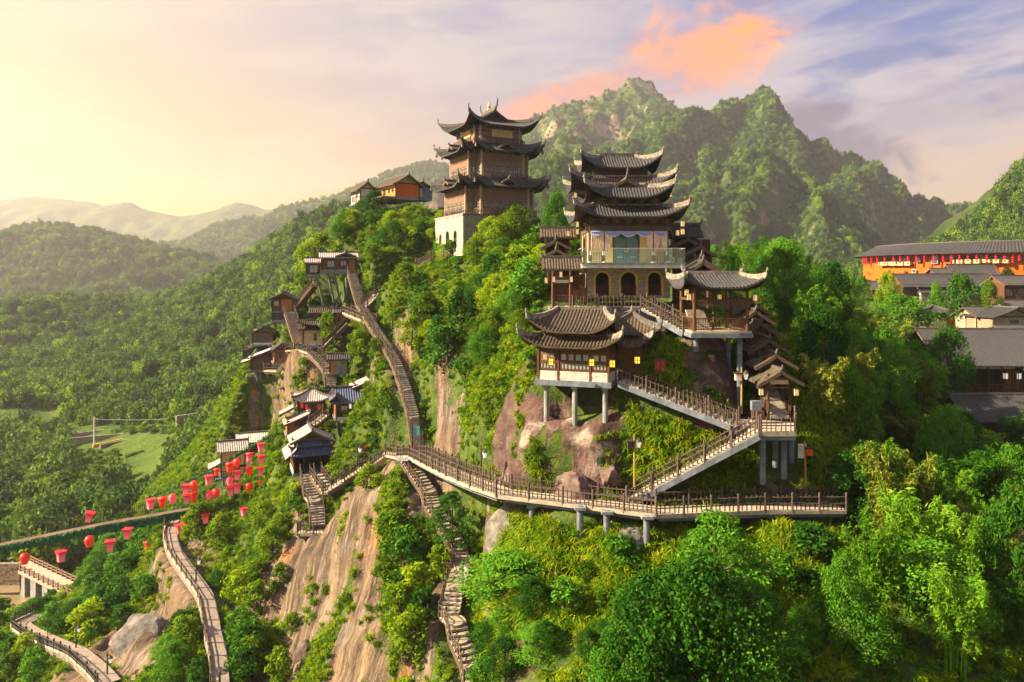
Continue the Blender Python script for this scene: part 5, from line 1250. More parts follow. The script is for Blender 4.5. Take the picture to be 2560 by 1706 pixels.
def leaves_mesh(name, C, Nn, size, mat, aspect=.5, fold=0.0, droop=None):
    C = np.asarray(C, float); Nn = np.asarray(Nn, float); n = len(C)
    Nn /= np.linalg.norm(Nn,axis=1,keepdims=True)+1e-9
    r = rng.normal(size=(n,3)) if droop is None else np.asarray(droop, float)
    T_ = r - Nn*(r*Nn).sum(1,keepdims=True); T_ /= np.linalg.norm(T_,axis=1,keepdims=True)+1e-9
    B_ = np.cross(Nn,T_); s = (size*rng.uniform(.7,1.3,n))[:,None] if np.isscalar(size) else np.asarray(size)[:,None]
    V = np.stack([C-T_*s*.5, C+B_*s*aspect*.5+Nn*s*fold, C+T_*s*.5, C-B_*s*aspect*.5+Nn*s*fold], 1).reshape(-1,3).astype(np.float32)
    me = bpy.data.meshes.new(name); me.vertices.add(len(V)); me.vertices.foreach_set('co', V.ravel())
    me.loops.add(n*4); me.loops.foreach_set('vertex_index', np.arange(n*4,dtype=np.int32)); me.polygons.add(n); me.polygons.foreach_set('loop_start', np.arange(0,n*4,4,dtype=np.int32))
    me.materials.append(mat); me.update(calc_edges=True); return me
n = 9000; tt = rng.random(n)*(len(bp)-1); ii = tt.astype(int); ff = tt-ii; bpa = np.array([tuple(p) for p in bp])
C = bpa[ii]*(1-ff)[:,None]+bpa[np.minimum(ii+1,len(bp)-1)]*ff[:,None]; C[:,1] -= rng.uniform(.05,.22,n); C[:,2] += rng.uniform(-.85,.05,n)-.12*rng.random(n)**3
o = obj('ivy', leaves_mesh('ivy', C, rng.normal(size=(n,3))*.6+[0,-1,.3], .24, M_ivy, .7), BR); o['kind'] = 'stuff'
m = MB()
for a, b in zip(bp[:-1], bp[1:]):
    for h_ in (.55,1.1,1.6): m.beam(a+Vector((0,1.6,h_)), b+Vector((0,1.6,h_)), .03, .03)
    for k in range(3):
        p = a+(b-a)*(k/3); m.beam(p+Vector((0,1.6,0)), p+Vector((0,1.6,1.7)), .04, .04)
    m.beam(a+Vector((0,0.02,.02)), b+Vector((0,0.02,.02)), .06, .05)
m.build('wire_railing', simple('rusty_wire', (.10,.06,.04), (.06,.04,.03)), BR)
gp_ = [P(361,1249,92), P(459,1210,93), P(551,1164,94), P(612,1127,95), P(680,1088,96)]
gc = [gp_[0]]
for a, b in zip(gp_[:-1], gp_[1:]): gc += [a+(b-a)*(k/6) for k in range(1,7)]
GA = thing('garland_cable', 'slack suspension cable wound with green leaves rising to the cliff above the lanterns', 'cable', gp_[0].copy())
m = MB(); m.tube([p-gp_[0] for p in gc], .05, 5); cb = m.build('cable', M_metal, GA)
ga = np.array([tuple(p-gp_[0]) for p in gc]); n = 1800; tt = rng.random(n)*(len(ga)-1); ii = tt.astype(int); ff = (tt-ii)[:,None]
C = ga[ii]*(1-ff)+ga[ii+1]*ff+rng.normal(size=(n,3))*.13; o = obj('garland', leaves_mesh('garland', C, rng.normal(size=(n,3)), .2, M_ivy, .6), GA); o['kind'] = 'stuff'
m = MB()
for k in range(0,len(gc),2):
    p = gc[k]; x = p.x; t_ = np.interp(x, [q.x+BA.x for q in bp], range(len(bp))); q = bp[int(t_)]+BA
    m.beam(p-gp_[0], Vector((x,p.y-1,q.z+.4))-gp_[0], .025, .025)
m.build('hanger', M_metal, GA)
# lanterns: 'q' square flared, 'b' round flared, 'o' balloon
def lan_mesh(kind):
    m = MB()
    if kind == 'o': prof = [(.02,0),(.24,.02),(.40,-.12),(.50,-.32),(.50,-.55),(.44,-.85),(.36,-1.12),(.32,-1.25)]; n_ = 16
    else: prof = [(.60,0),(.52,-.10),(.45,-.30),(.40,-.6),(.365,-.95),(.35,-1.25)]; n_ = 16
    if kind != 'q': m.lathe(prof, n_)
    else:
        for (ra,za),(rb,zb) in zip(prof[:-1],prof[1:]):
            for k in range(4):
                q = [Vector((math.cos(R(45+90*j))*r*1.25, math.sin(R(45+90*j))*r*1.25, z)) for r,z,j in ((ra,za,k),(ra,za,k+1),(rb,zb,k+1),(rb,zb,k))]
                m.add(q, [(0,1,2,3)])
        m.add([Vector((math.cos(R(45+90*j))*.75, math.sin(R(45+90*j))*.75, 0.0)) for j in range(4)]+[Vector((0,0,.06))], [(0,1,4),(1,2,4),(2,3,4),(3,0,4)])
    return m
LM = {}
for kd in 'qbo':
    for mt in (M_lanr, M_lanp): m = lan_mesh(kd); LM[kd, mt.name] = meshdata('lantern_silk', m.v, m.f, mt, kd != 'q')
def frame_mesh(kd):
    m = MB()
    if kd == 'q':
        c = [Vector((math.cos(R(45+90*j))*.76, math.sin(R(45+90*j))*.76, 0.01)) for j in range(4)]
        for j in range(4): m.beam(c[j], c[(j+1)%4], .035, .035)
    else: m.tube([(r_*math.cos(a), r_*math.sin(a), z_) for r_,z_ in (((.61,.0),) if kd == 'b' else ((.33,-1.25),)) for a in [i*math.pi/8 for i in range(17)]], .02, 5)
    return meshdata('lantern_hoop', m.v, m.f, M_redcl)
FM = {k: frame_mesh(k) for k in 'qbo'}
LANT = [(740,985,'q','p',1),(1228,878,'q','p',1),(1325,866,'b','r',1),(1408,838,'o','p',.95),(1520,758,'q','p',.95),(1582,730,'o','r',.95),(1523,840,'q','p',.92),(1580,824,'b','r',.95),(1705,685,'q','p',.95),(1770,630,'b','r',.72),
 (1875,584,'b','r',.92),(1933,548,'o','r',.9),(1937,648,'q','p',.92),(1878,695,'o','p',.92),(1880,776,'q','p',.92),(1938,755,'q','p',.92),(1711,810,'o','p',.92),(1766,790,'o','r',.92),(2038,502,'b','p',.9),(2036,614,'b','r',.9),
 (2034,742,'o','r',.9),(2130,422,'q','p',.85),(2133,520,'q','p',.85),(2130,618,'q','p',.85),(2130,722,'o','r',.85),(1990,950,'q','p',.75),(1680,996,'q','p',.98),(1467,1084,'q','p',1.02),(1790,1056,'b','r',.95),(1040,1118,'q','p',1),
 (898,1216,'q','p',1.08),(727,1180,'o','r',1.02),(1212,1220,'b','r',1.02),(497,1300,'q','p',1.08),(201,1318,'o','r',1.1)]
KN = {'q':'square flared','b':'round flared','o':'balloon shaped'}; CN = {'r':'red','p':'pink and red'}
ORD = ['first','second','third','fourth','fifth','sixth','seventh','eighth','ninth','tenth','eleventh','twelfth','thirteenth','fourteenth','fifteenth','sixteenth','seventeenth','eighteenth','nineteenth','twentieth']+['twenty '+k for k in ('first','second','third','fourth','fifth','sixth','seventh','eighth','ninth')]+['thirtieth']
cnt = {}
for x,y,kd,cl,s in sorted(LANT):
    sx, sy = x/3.267, 980+y/3.267; below = sy > 1378-sx*.205
    key = (kd, cl, below); cnt[key] = cnt.get(key,0)+1
    d = 88.5 if below else 90+1.2*(sx-360)/300
    o_ = P(sx,sy,d); L_ = thing('paper_lantern', f"{CN[cl]} {KN[kd]} lantern hanging {'below' if below else 'above'} the ivy bridge, {ORD[cnt[key]-1]} such from the left", 'lantern', o_, random.uniform(-.5,.5)+(.5 if kd=='q' else 0), 'lanterns hung along the ivy bridge')
    s *= .93; L_.scale = (s,s,s)
    if sx < 235 and not below: L_.rotation_euler = (.1,.3,.4)
    mt = M_lanr if cl == 'r' else M_lanp
    obj('silk', LM[kd,mt.name], L_); obj('hoop', FM[kd], L_)
    m = MB(); top = (np.interp(sx,[0,233,383,640],[BA.z,BB.z,BC.z,BD.z]) if below else np.interp(sx,[361,459,551,612,680],[q.z for q in gp_]))-o_.z
    m.tube([(0,0,0),(0,0,max(.5,top)/s)], .022, 4); m.build('cord', M_metal, L_)
# ------------------------------------------------------------------ lamps, signs and bins
def square_lantern(x, y, d, label, mat=None, s=1.0, group=None, h=.62):
    t = thing('eave_lantern', label, 'lantern', P(x,y,d), 0, group); t.scale = (s,s,s)
    pbox('paper', mat or M_lamp, t, (0,0,-h/2-.1), (.34,.34,h)); m = MB()
    for a in (-1,1):
        for b in (-1,1): m.box((a*.18,b*.18,-h/2-.1),(.04,.04,h+.06))
    m.box((0,0,-.07),(.46,.46,.06)).box((0,0,-h-.13),(.42,.42,.06)); m.build('frame', M_wooddk, t)
    m = MB(); m.beam((0,0,-.05),(0,0,.35),.02,.02); m.build('hook', M_metal, t); return t
LG = 'small lit lanterns under the eaves'
for x,y,d,lb in ((1443,553,64.5,'upper lantern at the left corner of the lowest tower roof'),(1443,571,64.5,'lower lantern at the left corner of the lowest tower roof'),(1420,576,66,'lantern left of the pair at the tower left corner'),
  (1438,481,69,'lantern under the left end of the third tower roof'),(1675,479,69,'lantern under the right end of the third tower roof'),(1707,551,64.5,'upper lantern at the right corner of the lowest tower roof'),(1707,571,64.5,'lower lantern at the right corner of the lowest tower roof'),(1694,574,66,'lantern left of the pair at the tower right corner'),
  (1365,693,65,'orange lantern at the far left of the stair gallery'),(1402,678,64.6,'lantern under the tiled roof of the left stair gallery'),(1384,690,64.3,'lantern on the left post of the stair gallery'),(1428,690,64.3,'lantern on the right post of the stair gallery'),
  (1723,733,57.2,'tall lantern at the left post of the stilt pavilion'),(1888,735,57.2,'tall lantern at the right post of the stilt pavilion'),(1799,735,58.6,'lantern at the middle of the stilt pavilion'),(1717,722,58.5,'orange lantern behind the left pavilion eave'),
  (1903,970,55.6,'white lantern left of the lowest covered stair gable'),(1991,971,55.6,'white lantern right of the lowest covered stair gable')):
    square_lantern(x,y,d,lb,group=LG, s=.75)
for x,y,lb in ((1377,893,'yellow lit lantern on the left post of the stilt house'),(1479,895,'yellow lit lantern on the middle post of the stilt house'),(1531,898,'yellow lit lantern at the right corner of the stilt house'),(1593,889,'yellow lit lantern under the right wing of the stilt house')):
    t = square_lantern(x,y,56.4 if x<1540 else 57.0,lb,M_lampy,1.0,LG,.5)
    m = MB(); m.box((0,-.19,-.35),(.05,.03,.5)).box((0,-.19,-.35),(.34,.028,.05)); m.build('lattice', M_wooddk, t)
LP_ = 'lanterns at the blue roofed cliff houses'
for x,y,d,lb in ((876,1008,91,'pale lantern in the middle of the blue roofed house front'),(909,1008,91,'yellow lantern at the right end of the blue roofed house'),(755,1006,94,'pink lantern left on the grey hipped hut'),(767,1011,94,'second pink lantern on the grey hipped hut'),(798,1012,94,'pink lantern at the right of the grey hipped hut')):
    square_lantern(x,y,d,lb,M_lampw if 'pale' in lb or 'yellow' in lb else M_lanr,.9,LP_)
def lamp_post(x, yb, d, h, label, flag=None, box=None, glass=True, mat=None, lean=0.0):
    b = P(x,yb,d); t = thing('lamp_post', label, 'lamp post', b); mat = mat or M_pole
    m = MB(); m.tube([(0,0,-.6),(lean*.5,0,h*.5),(lean,0,h)], [.085,.075,.06], 8); m.build('pole', mat, t)
    if glass:
        m = MB(); m.lathe([(.10,-.5),(.2,-.12),(.2,-.08)],6,(lean+.32,-.05,h-.45)); m.build('lamp_glass', M_lampw, t)
        m = MB(); m.lathe([(.26,-.08),(.2,.02),(.06,.16),(.02,.24)],6,(lean+.32,-.05,h-.45)).beam((lean,0,h-.3),(lean+.32,-.05,h-.25),.05,.05); m.build('lamp_cap', M_metal, t)
    if box is not None: bx = pbox('hanging_box', box, t, (lean+.3*(1 if not glass else -1),-.1,h-.75), (.45,.4,.5)); pbox('box_roof', M_wooddk, t, (lean+.3*(1 if not glass else -1),-.1,h-.46), (.62,.56,.08))
    if flag is not None:
        m = MB(); m.add([(-.0,-.02,h-.2),(-.62,-.02,h-.2),(-.62,-.02,h-1.25),(-.1,-.02,h-1.25)] if flag is M_white else [(.5,-.02,h-.3),(1.0,-.02,h-.3),(.75,-.02,h-.95)], [(0,1,2,3)] if flag is M_white else [(0,1,2)]); 
        m.v += [(a,b_+.03,c) for a,b_,c in m.v]; k = len(m.v)//2; m.f += [tuple(i+k for i in m.f[0])[::-1]]+[(i,(i+1)%k,(i+1)%k+k,i+k) for i in range(k)]
        m.build('pennant', flag, t)
    return t
lamp_post(1284,1178,62,3.1,'mossy lamp pole with orange box and white pennant on the rock left of the stilts',M_white,M_orange,False)
lamp_post(1586,1205,54,3.5,'slim lamp pole with white lamp and small roof beside the zigzag stair',None,M_wooddk)
lamp_post(2016,1236,53.6,3.9,'leaning lamp pole with white box and orange box near the right end of the walkway',M_white,M_orange,False,lean=-.15)
lamp_post(1854,1015,56.6,3.0,'lamp pole with pale box and white lamp left of the covered stair',None,M_drapew)
lamp_post(893,1160,82.5,2.3,'dark lamp pole with red pennant on the zigzag boardwalk',M_redbox,None,True,M_metal)
lamp_post(1157,1500,61.6,3.4,'dark lamp pole with red pennant beside the winding stair',M_redbox,None,True,M_metal)
lamp_post(1268,1720,50.5,2.4,'dark lamp pole with white lamp at the bottom of the winding stair',None,None,True,M_metal)
lamp_post(1203,1172,61.5,1.9,'small lamp pole on the curve of the front walkway',None,None,True,M_metal)
lamp_post(1092,900,86,1.9,'dark lamp pole against bare rock beside the long stair',M_redbox,None,True,M_metal)
lamp_post(490,1440,76,2.2,'thin dark lamp pole beside the pale cliff footpath',None,None,True,M_metal)
lamp_post(190,1610,75,2.2,'thin dark lamp pole beside the bottom left boardwalk',None,None,True,M_metal)
lamp_post(268,1690,68,2.2,'thin dark lamp pole where the bottom left boardwalk leaves the picture',None,None,True,M_metal)
b = P(1649,932,58.3); t = thing('notice_box', 'small red framed notice box with tiled cap on the grassy slope', 'box', b)
pbox('case', M_woodgr, t, (0,0,.55), (.9,.4,1.1)); pbox('cap', M_tile, t, (0,0,1.16), (1.05,.6,.12))
for s in (-1,1): pbox('red_panel', M_redbox, t, (s*.2,-.21,.55), (.3,.03,.85))
b = P(1894,1046,55.2); t = thing('litter_bin', 'brown wooden litter bin under a blue covered machine at the platform', 'bin', b)
m = MB()
for i in range(7): m.box((-.36+.12*i,-.3,.3),(.1,.05,.6))
m.build('slat_front', M_wood, t); pbox('bin_body', M_wooddk, t, (0,0,.3), (.84,.55,.6)); pbox('covered_machine', M_bluec, t, (-.1,.1,.95), (.7,.5,.7))
b = P(1030,1122,78.6); t = thing('sign_post', 'dark post with a teal notice panel at the foot of the long stair', 'sign', b)
pcyl('post', M_wooddk, t, (0,0,0), (0,0,2.6), .08); pbox('notice_panel', simple('teal_panel',(.10,.30,.34),(.08,.24,.28)), t, (.45,0,1.9), (.75,.06,1.0))
b = P(43,1578,84); t = thing('red_sign', 'small red round sign on the railing of the bottom left boardwalk', 'sign', b)
m = MB(); m.tube([(0,-.3,.1),(0,-.36,.1)], .4, 12); m.build('disc', M_redbox, t); pbox('red_bracket', M_redbox, t, (-.15,-.3,-.45), (.5,.06,.5))
b = P(560,1602,70); t = thing('rock_speaker', 'dark cabinet beside the cliff footpath', 'cabinet', b); pbox('body', M_metal, t, (0,0,.45), (.5,.45,.9)); pbox('lid', M_steel, t, (0,0,.93), (.56,.5,.06))
# utility pole, pylon
b = P(236,1112,205); t = thing('utility_pole', 'white concrete utility pole with a crossbar beside the valley road', 'pole', b)
m = MB(); m.tube([(0,0,-1),(0,0,7.6)], [.26,.18], 8); m.build('pole', M_white, t); pbox('crossbar', M_steel, t, (0,0,7.0), (1.9,.14,.14))
for x in (-.8,0,.8): pbox('insulator', M_white, t, (x,0,7.25), (.14,.14,.35))
a = Vector((0,0,7.2)); e = P(700,1012,190)-b; m = MB(); m.tube([a+(e-a)*(i/12)-Vector((0,0,1.6*4*(i/12)*(1-i/12))) for i in range(13)], .03, 4); m.build('wire', M_steel, t)
b = P(1995,540,1045); t = thing('pylon', 'thin steel lattice pylon on the green mountain flank', 'pylon', b)
m = MB(); H_ = 31
for sx in (-1,1):
    for sy in (-1,1): m.beam((sx*3.2,sy*3.2,-4),(sx*.5,sy*.5,H_),.5,.5)
for k in range(6):
    z0,z1 = H_*k/6, H_*(k+1)/6; r0_,r1_ = 3.2-2.7*k/6, 3.2-2.7*(k+1)/6
    for s in (-1,1): m.beam((s*r0_,-r0_,z0),(-s*r1_,-r1_,z1),.3,.3)
m.build('mast', M_steel, t)
for z in (20,24.5,29): pbox('cross_arm', M_steel, t, (0,0,z), (9,.5,.6))
# ------------------------------------------------------------------ round earth building and the village on the right
TC = Vector((146.5, 216.0, 0)); RR = 39.0
TL = thing('round_house', 'great round orange earthen house with a dark ring roof and red lantern strings', 'round house', (TC.x,TC.y,0))
def arc(r, z, a0, a1, n): return [(r*math.sin(a), -r*math.cos(a), z) for a in [a0+(a1-a0)*i/n for i in range(n+1)]]
def band(m, r0, z0, r1, z1, n=96, a0=-math.pi, a1=math.pi, flip=False):
    A = arc(r0,z0,a0,a1,n); B = arc(r1,z1,a0,a1,n); k = n+1
    m.add(A+B, [((i,i+1,k+i+1,k+i) if not flip else (i,k+i,k+i+1,i+1)) for i in range(n)])
m = MB(); band(m, RR, -9.5, RR-.6, 6.2, 96); band(m, RR-8, -9.5, RR-8, 6.2, 96, flip=True); m.build('earth_wall', M_orange, TL)
V = []; Fc = []; n = 330*2; prof = [(RR+2.6,5.78),(RR+2.6,5.9),(RR+1.0,6.5),(RR-.8,7.3),(RR-2.6,8.2),(RR-4,9.0),(RR-6.5,8.0),(RR-9.5,6.9)]
for j,(r,z) in enumerate(prof):
    for i in range(n):
        a = 2*math.pi*i/n; V.append((r*math.sin(a), -r*math.cos(a), z+(.16 if i%2 and j else 0)))
for j in range(len(prof)-1):
    for i in range(n): Fc.append((j*n+i, j*n+(i+1)%n, (j+1)*n+(i+1)%n, (j+1)*n+i))
rf = obj('roof', meshdata('ring_roof', V, Fc, M_tile), TL)
m = MB(); band(m, RR-3.7, 9.15, RR-4.3, 9.15, 96); band(m, RR-3.7, 8.8, RR-3.7, 9.15, 96); m.build('ridge', M_ridged, rf)
m = MB(); band(m, RR-.4, 6.1, RR+2.55, 5.76, 96, flip=True); m.build('soffit', M_wooddk, rf)
def on_ring(px_, r=RR):     # angle at which the sight line of picture column px_ meets the ring
    u_ = (px_-1280)/F; A_ = u_*u_+1; B_ = -2*(u_*TC.x+TC.y); C_ = TC.x**2+TC.y**2-r*r; q = B_*B_-4*A_*C_
    d = (-B_-math.sqrt(max(q,0)))/(2*A_); return math.atan2(u_*d-TC.x, -(d-TC.y))
def ring_loc(a, r, z): return (r*math.sin(a), -r*math.cos(a), z)
for x,y0,y1,w_,mt in ((2223,645,665,70,M_cream),(2255,645,665,60,M_cream),(2418,638,660,62,M_cream),(2475,636,658,50,M_cream),(2503,637,659,36,M_cream)):
    a = on_ring(x); d = TC.y-RR*math.cos(a); c = ring_loc(a, RR+.35, (690-(y0+y1)/2)/F*d); W_ = w_/F*d
    bx = pbox('gallery_front', mt, TL, (c[0],c[1],c[2]-.55), (W_,.7,1.0), a); pbox('gallery_rail', M_woodlt, TL, (c[0],c[1],c[2]+1.15), (W_,.72,.2), a)
    window(TL, ring_loc(a, RR+.02, c[2]+.55), W_*.9, 1.0, a, 4, 1, M_wood, M_pane)
for x,y,w_,h_ in ((2296,650,14,13),(2337,650,16,20),(2378,646,14,12),(2518,646,12,14),(2174,655,7,12),(2286,678,12,10),(2333,680,22,10),(2264,680,6,7),(2172,683,5,9),(2550,648,10,14)):
    a = on_ring(x); d = TC.y-RR*math.cos(a); z = (690-y)/F*d; window(TL, ring_loc(a, RR+.12, z), w_/F*d*1.0, h_/F*d, a, 1, 1, M_white if x in (2337,2333,2286) else M_wooddk, M_pane if x not in (2333,) else M_panel)
m = MB()
for i in range(5): m.lathe([(.08,0),(.26,-.06),(.30,-.18),(.26,-.30),(.08,-.36)], 8, (0,0,-.5*i))
LS = meshdata('lantern_string', m.v, m.f, M_redcl)
for i,x in enumerate((2158,2162,2167,2179,2193,2212,2234,2251,2270,2291,2311,2335,2358,2379,2399,2420,2442,2467,2490,2512,2532,2548,2566)):
    a = on_ring(x, RR+1.6); o_ = tag(obj('lantern_string', LS), f"string of red lanterns under the round house eave, number {['one','two','three','four','five','six','seven','eight','nine','ten','eleven','twelve','thirteen','fourteen','fifteen','sixteen','seventeen','eighteen','nineteen','twenty','twenty one','twenty two','twenty three'][i]} from the left", 'lantern', 'lantern strings round the earth building')
    o_.location = Vector(ring_loc(a, RR+1.6, 5.9))+TC; o_.scale = (1,1,.92+.1*(i%3))
def vhouse(name, label, x0, x1, yr, ye, yb, d, mat, tile=None, yaw=0, dp=6, wins=0, roof='gx', cat='house', door=False):
    w_ = (x1-x0)/F*d; zr = (690-yr)/F*(d+dp/2); ze = (690-ye)/F*(d-.8); zb = (690-yb)/F*d; O = P((x0+x1)/2, yb, d)
    h_ = ze-zb+.25; rise = max(.5, zr-zb-h_); zx = max(0.0,h_)
    ws = [(-w_/2+w_*(i+.5)/wins, max(.8,h_*.55), min(1.6,w_/wins*.5), min(1.3,h_*.45)) for i in range(wins)]
    return house(name, label, 0,0,0, yaw, w_-1.0, dp, max(.8,h_), roof, rise, .5, mat, tile or M_tile, ws, [], [], None, 0, cat=cat, org=O, slab=False, front_ov=.8, wpane=M_pane)
VG = None
vhouse('village_house','long dark roofed timber house directly below the round house',2252,2482,686,714,741,165,M_wood,wins=6)
vhouse('village_house','upper dark roofed range right of centre below the round house',2384,2506,662,690,712,173,M_orange,wins=4)
vhouse('village_house','short dark roof peeking above the long timber house',2342,2388,672,690,706,171,M_wood)
vhouse('village_house','white and orange walled house at the left end of the village',2086,2136,700,712,738,152,M_orange,wins=1)
vhouse('village_house','dark roofed shed among trees left of the long timber house',2176,2246,704,724,748,160,M_wooddk,wins=2)
h = vhouse('village_house','two storey carved timber house at the right edge below the round house',2505,2600,690,712,760,142,M_wood,wins=3)
vhouse('village_house','lower roof in front of the carved timber house',2520,2600,752,772,800,132,M_white,wins=2)
vhouse('village_house','rubble stone house with small square window at the right edge',2470,2600,768,795,834,124,M_stone,M_tile,8,6,1,'gy')
vhouse('village_house','long low dark roof joined to the rubble stone house',2434,2520,768,792,830,127,M_stone)
vhouse('village_house','little house with upcurled dark roof beside the orange wall',2312,2372,764,784,824,138,M_stone,M_tile,-6,4,0,'hip')
vhouse('village_house','low black roofed shed at the right edge above the big brown roof',2516,2600,814,836,850,114,M_wooddk)
def vwall(label, x0, x1, y0, y1, d, mat, cap, rz=0.0, stone=True):
    a = P(x0,y1,d); b = P(x1,y1,d*(1+rz)); L = (b-a).length; h_ = (y1-y0)/F*d; t = thing('garden_wall', label, 'wall', a, math.atan2(b.y-a.y,b.x-a.x))
    if stone:
        m = MB(); r_ = random.Random(int(x0)); nr = max(3,int(h_/.38))
        for r in range(nr):
            x = 0
            while x < L: l = min(r_.uniform(.5,1.1), L-x); m.box((x+l/2,-r_.uniform(0,.07),h_*(r+.5)/nr),(max(.05,l-.04),.5,h_/nr-.03)); x += l
        o = m.build('stone_course', mat, t); o['kind'] = 'stuff'
        pbox('wall_core', M_mortar, t, (L/2,.12,h_/2), (L,.4,h_))
    else: pbox('wall_face', mat, t, (L/2,0,h_/2), (L,.5,h_))
    if cap is not None: pbox('wall_cap', cap, t, (L/2,0,h_+.2), (L+.2,.62,.4)); 
    if cap is M_white: gable_roof(t, (L/2,0,h_+.85), L+.4, .7, .4, 0, M_tile, name='wall_roof', horn=1.0)
    return t
vwall('grey stone wall with white band and tiled cap in the village',2301,2372,738,772,148,M_stone,M_white)
vwall('white topped wall running right behind the bare trunked tree',2374,2480,742,760,150,M_stone,M_white)
vwall('bright orange plastered wall behind the bare trunked tree',2362,2442,766,830,140,M_orange,None,0,False)
# big restaurant roof with balcony
O = P(2470,985,97); RS = thing('balcony_house', 'big brown tiled house with a long carved balcony at the right edge', 'house', O, R(-4))
gable_roof(RS, (1.5,6.5,8.1), 15.5, 7.6, 4.3, 0, M_tile, rib=.3, horn=0, S2=7, h2=4)
gable_roof(RS, (8.2,1.2,5.6), 9, 4.4, 2.2, R(90), M_tile, name='wing_roof', rib=.3, horn=0)
m = MB(); m.box((0,3.6,1.9),(14,.2,3.8)); m.build('rear_wall', M_wooddk, RS); pbox('balcony_slab', M_woodgr, RS, (0,1.6,-.15), (15,3.8,.3))
for i in range(9): pbox('column', M_wooddk, RS, (-7+14*i/8,0,1.9), (.2,.2,3.9))
for i in range(8): balustrade(RS, (-7+14*i/8+.12,-.02,.1), (-7+14*(i+1)/8-.12,-.02,.1), 1.15, 10, M_wood, 'balcony_rail', False)
m = MB(); m.box((0,-.06,-.45),(15,.14,.5)); m.build('fascia', M_wood, RS); pbox('valance', M_steel, RS, (-1,0,3.5), (9,.06,.4)); pbox('blue_valance', M_drapeb, RS, (5.4,0.02,3.5), (3,.06,.4))
for x in (2.2,3.9): square_lantern(0,0,1,'lantern hanging on the balcony of the big brown house, '+('left' if x<3 else 'right')+' one',M_lampw,1.2).location = RS.matrix_basis @ Vector((x,-.05,2.9))
for x in (4.6,5.6): pbox('door', M_woodlt, RS, (x,3.45,1.4), (.8,.08,2.6))
m = MB(); m.box((0,2.4,-2.0),(13,3,3.2)); m.build('undercroft_wall', M_wooddk, RS)
O = P(2520,1062,86); t = thing('tiled_shed', 'low shed with blue grey tiled roof below the balcony house', 'shed', O)
gable_roof(t, (0,3.2,3.0), 10, 3.8, 2.6, 0, M_tile, rib=.3, S2=3, h2=2); m = MB(); m.box((0,3.0,-.6),(9,5,2.4)); m.build('wall', M_wooddk, t)
# ------------------------------------------------------------------ lower left: concrete bridge, bank, valley walls
A = P(70,1402,122); B = P(205,1432,112); CB = thing('concrete_bridge', 'low concrete footbridge with timber railings over the brown river', 'bridge', A)
e = B-A; rz = math.atan2(e.y,e.x); L = math.hypot(e.x,e.y); CB.rotation_euler = (0,0,rz); CB.location.z = -48.6
pbox('deck_slab', M_deck, CB, (L/2-1,0,-.3), (L+4,3.0,.5))
for x in (.8,4.6,8.6): m = MB(); m.prism([(-.9,-1.2),(.9,-1.2),(.9,1.2),(0,2.0),(-.9,1.2)],'z',-6,-.56); o = m.build('pier', M_conc, CB); o.location = (x,0,0)
for y in (-1.4,1.4):
    for x in [i*1.6-1 for i in range(int(L/1.6)+2)]: pbox('post', M_panelw, CB, (x,y,.5), (.22,.22,1.1))
    m = MB(); m.box((L/2-1,y,.85),(L+3,.12,.14)).box((L/2-1,y,.4),(L+3,.12,.14)); m.build('rail', M_panelw, CB)
vwall('pale boulder river wall left of the concrete bridge',-60,52,1408,1462,121,M_stone,None)
vwall('upper dry stone terrace wall in the left valley',172,352,1085,1100,214,M_stone,None,.06)
vwall('middle dry stone terrace wall in the left valley',165,440,1096,1120,206,M_stone,None,.06)
vwall('lower dry stone wall under the valley road',250,370,1112,1142,196,M_stone,None,.06)
vwall('pale rubble wall by the valley path behind the ivy bridge',266,372,1196,1222,168,M_stone,None,.10)
vwall('grey rubble wall near the dark cave at the valley side',440,560,1040,1068,186,M_stone,None,.05)
t = vwall('pinkish parapet of the valley road',232,385,1112,1122,198,M_ochre,None,.08,False)
# ------------------------------------------------------------------ plants
def cloud(blobs, n, up=.35, jit=.7, flat=1.0):
    C = []; Nn = []
    for (x,y,z,r) in blobs:
        d = rng.normal(size=(n,3)); d /= np.linalg.norm(d,axis=1,keepdims=True); rr = r*rng.uniform(.55,1.05,(n,1))
        p = d*rr; p[:,2] *= flat; C.append(p+[x,y,z]); Nn.append(d+rng.normal(size=(n,3))*jit+[0,0,up])
    return np.concatenate(C), np.concatenate(Nn)
def broad(seed, nb, nl, ls, mat, zlow=.22, sharp=.9, br=(.11,.19), flat=.8, up=.35, asp=.55):
    r = np.random.default_rng(seed); bl = []
    for i in range(nb):
        z = r.uniform(0,1)**.8; prof = (1-(abs(z-.38)/.66)**2.2)**sharp if abs(z-.38) < .66 else .05
        a = r.uniform(0,2*math.pi); q = r.uniform(.45,1.0)*.40*max(prof,.12)
        bl.append((q*math.cos(a), q*math.sin(a), zlow+(1-zlow)*z*.93, r.uniform(*br)*(1.0-.3*z)))
    C, Nn = cloud(bl, nl, up, .7, flat)
    return leaves_mesh('crown', C, Nn, ls, mat, asp, .08), bl
def trunk(seed, bl, mat, r0=.028, zt=.75, limbs=6):
    r = random.Random(seed); m = MB(); pts = [Vector((0,0,-.12)), Vector((r.uniform(-.02,.02),r.uniform(-.02,.02),.2)), Vector((r.uniform(-.04,.04),r.uniform(-.04,.04),zt))]
    m.tube(pts, [r0*1.3,r0,r0*.35], 7)
    for b in r.sample(bl, min(limbs,len(bl))):
        s = pts[1].lerp(pts[2], r.uniform(.0,.6)); e_ = Vector(b[:3]); mid = (s+e_)/2+Vector((0,0,-.02)); m.tube([s,mid,e_], [r0*.5,r0*.35,r0*.12], 5)
    return meshdata('trunk', m.v, m.f, mat)
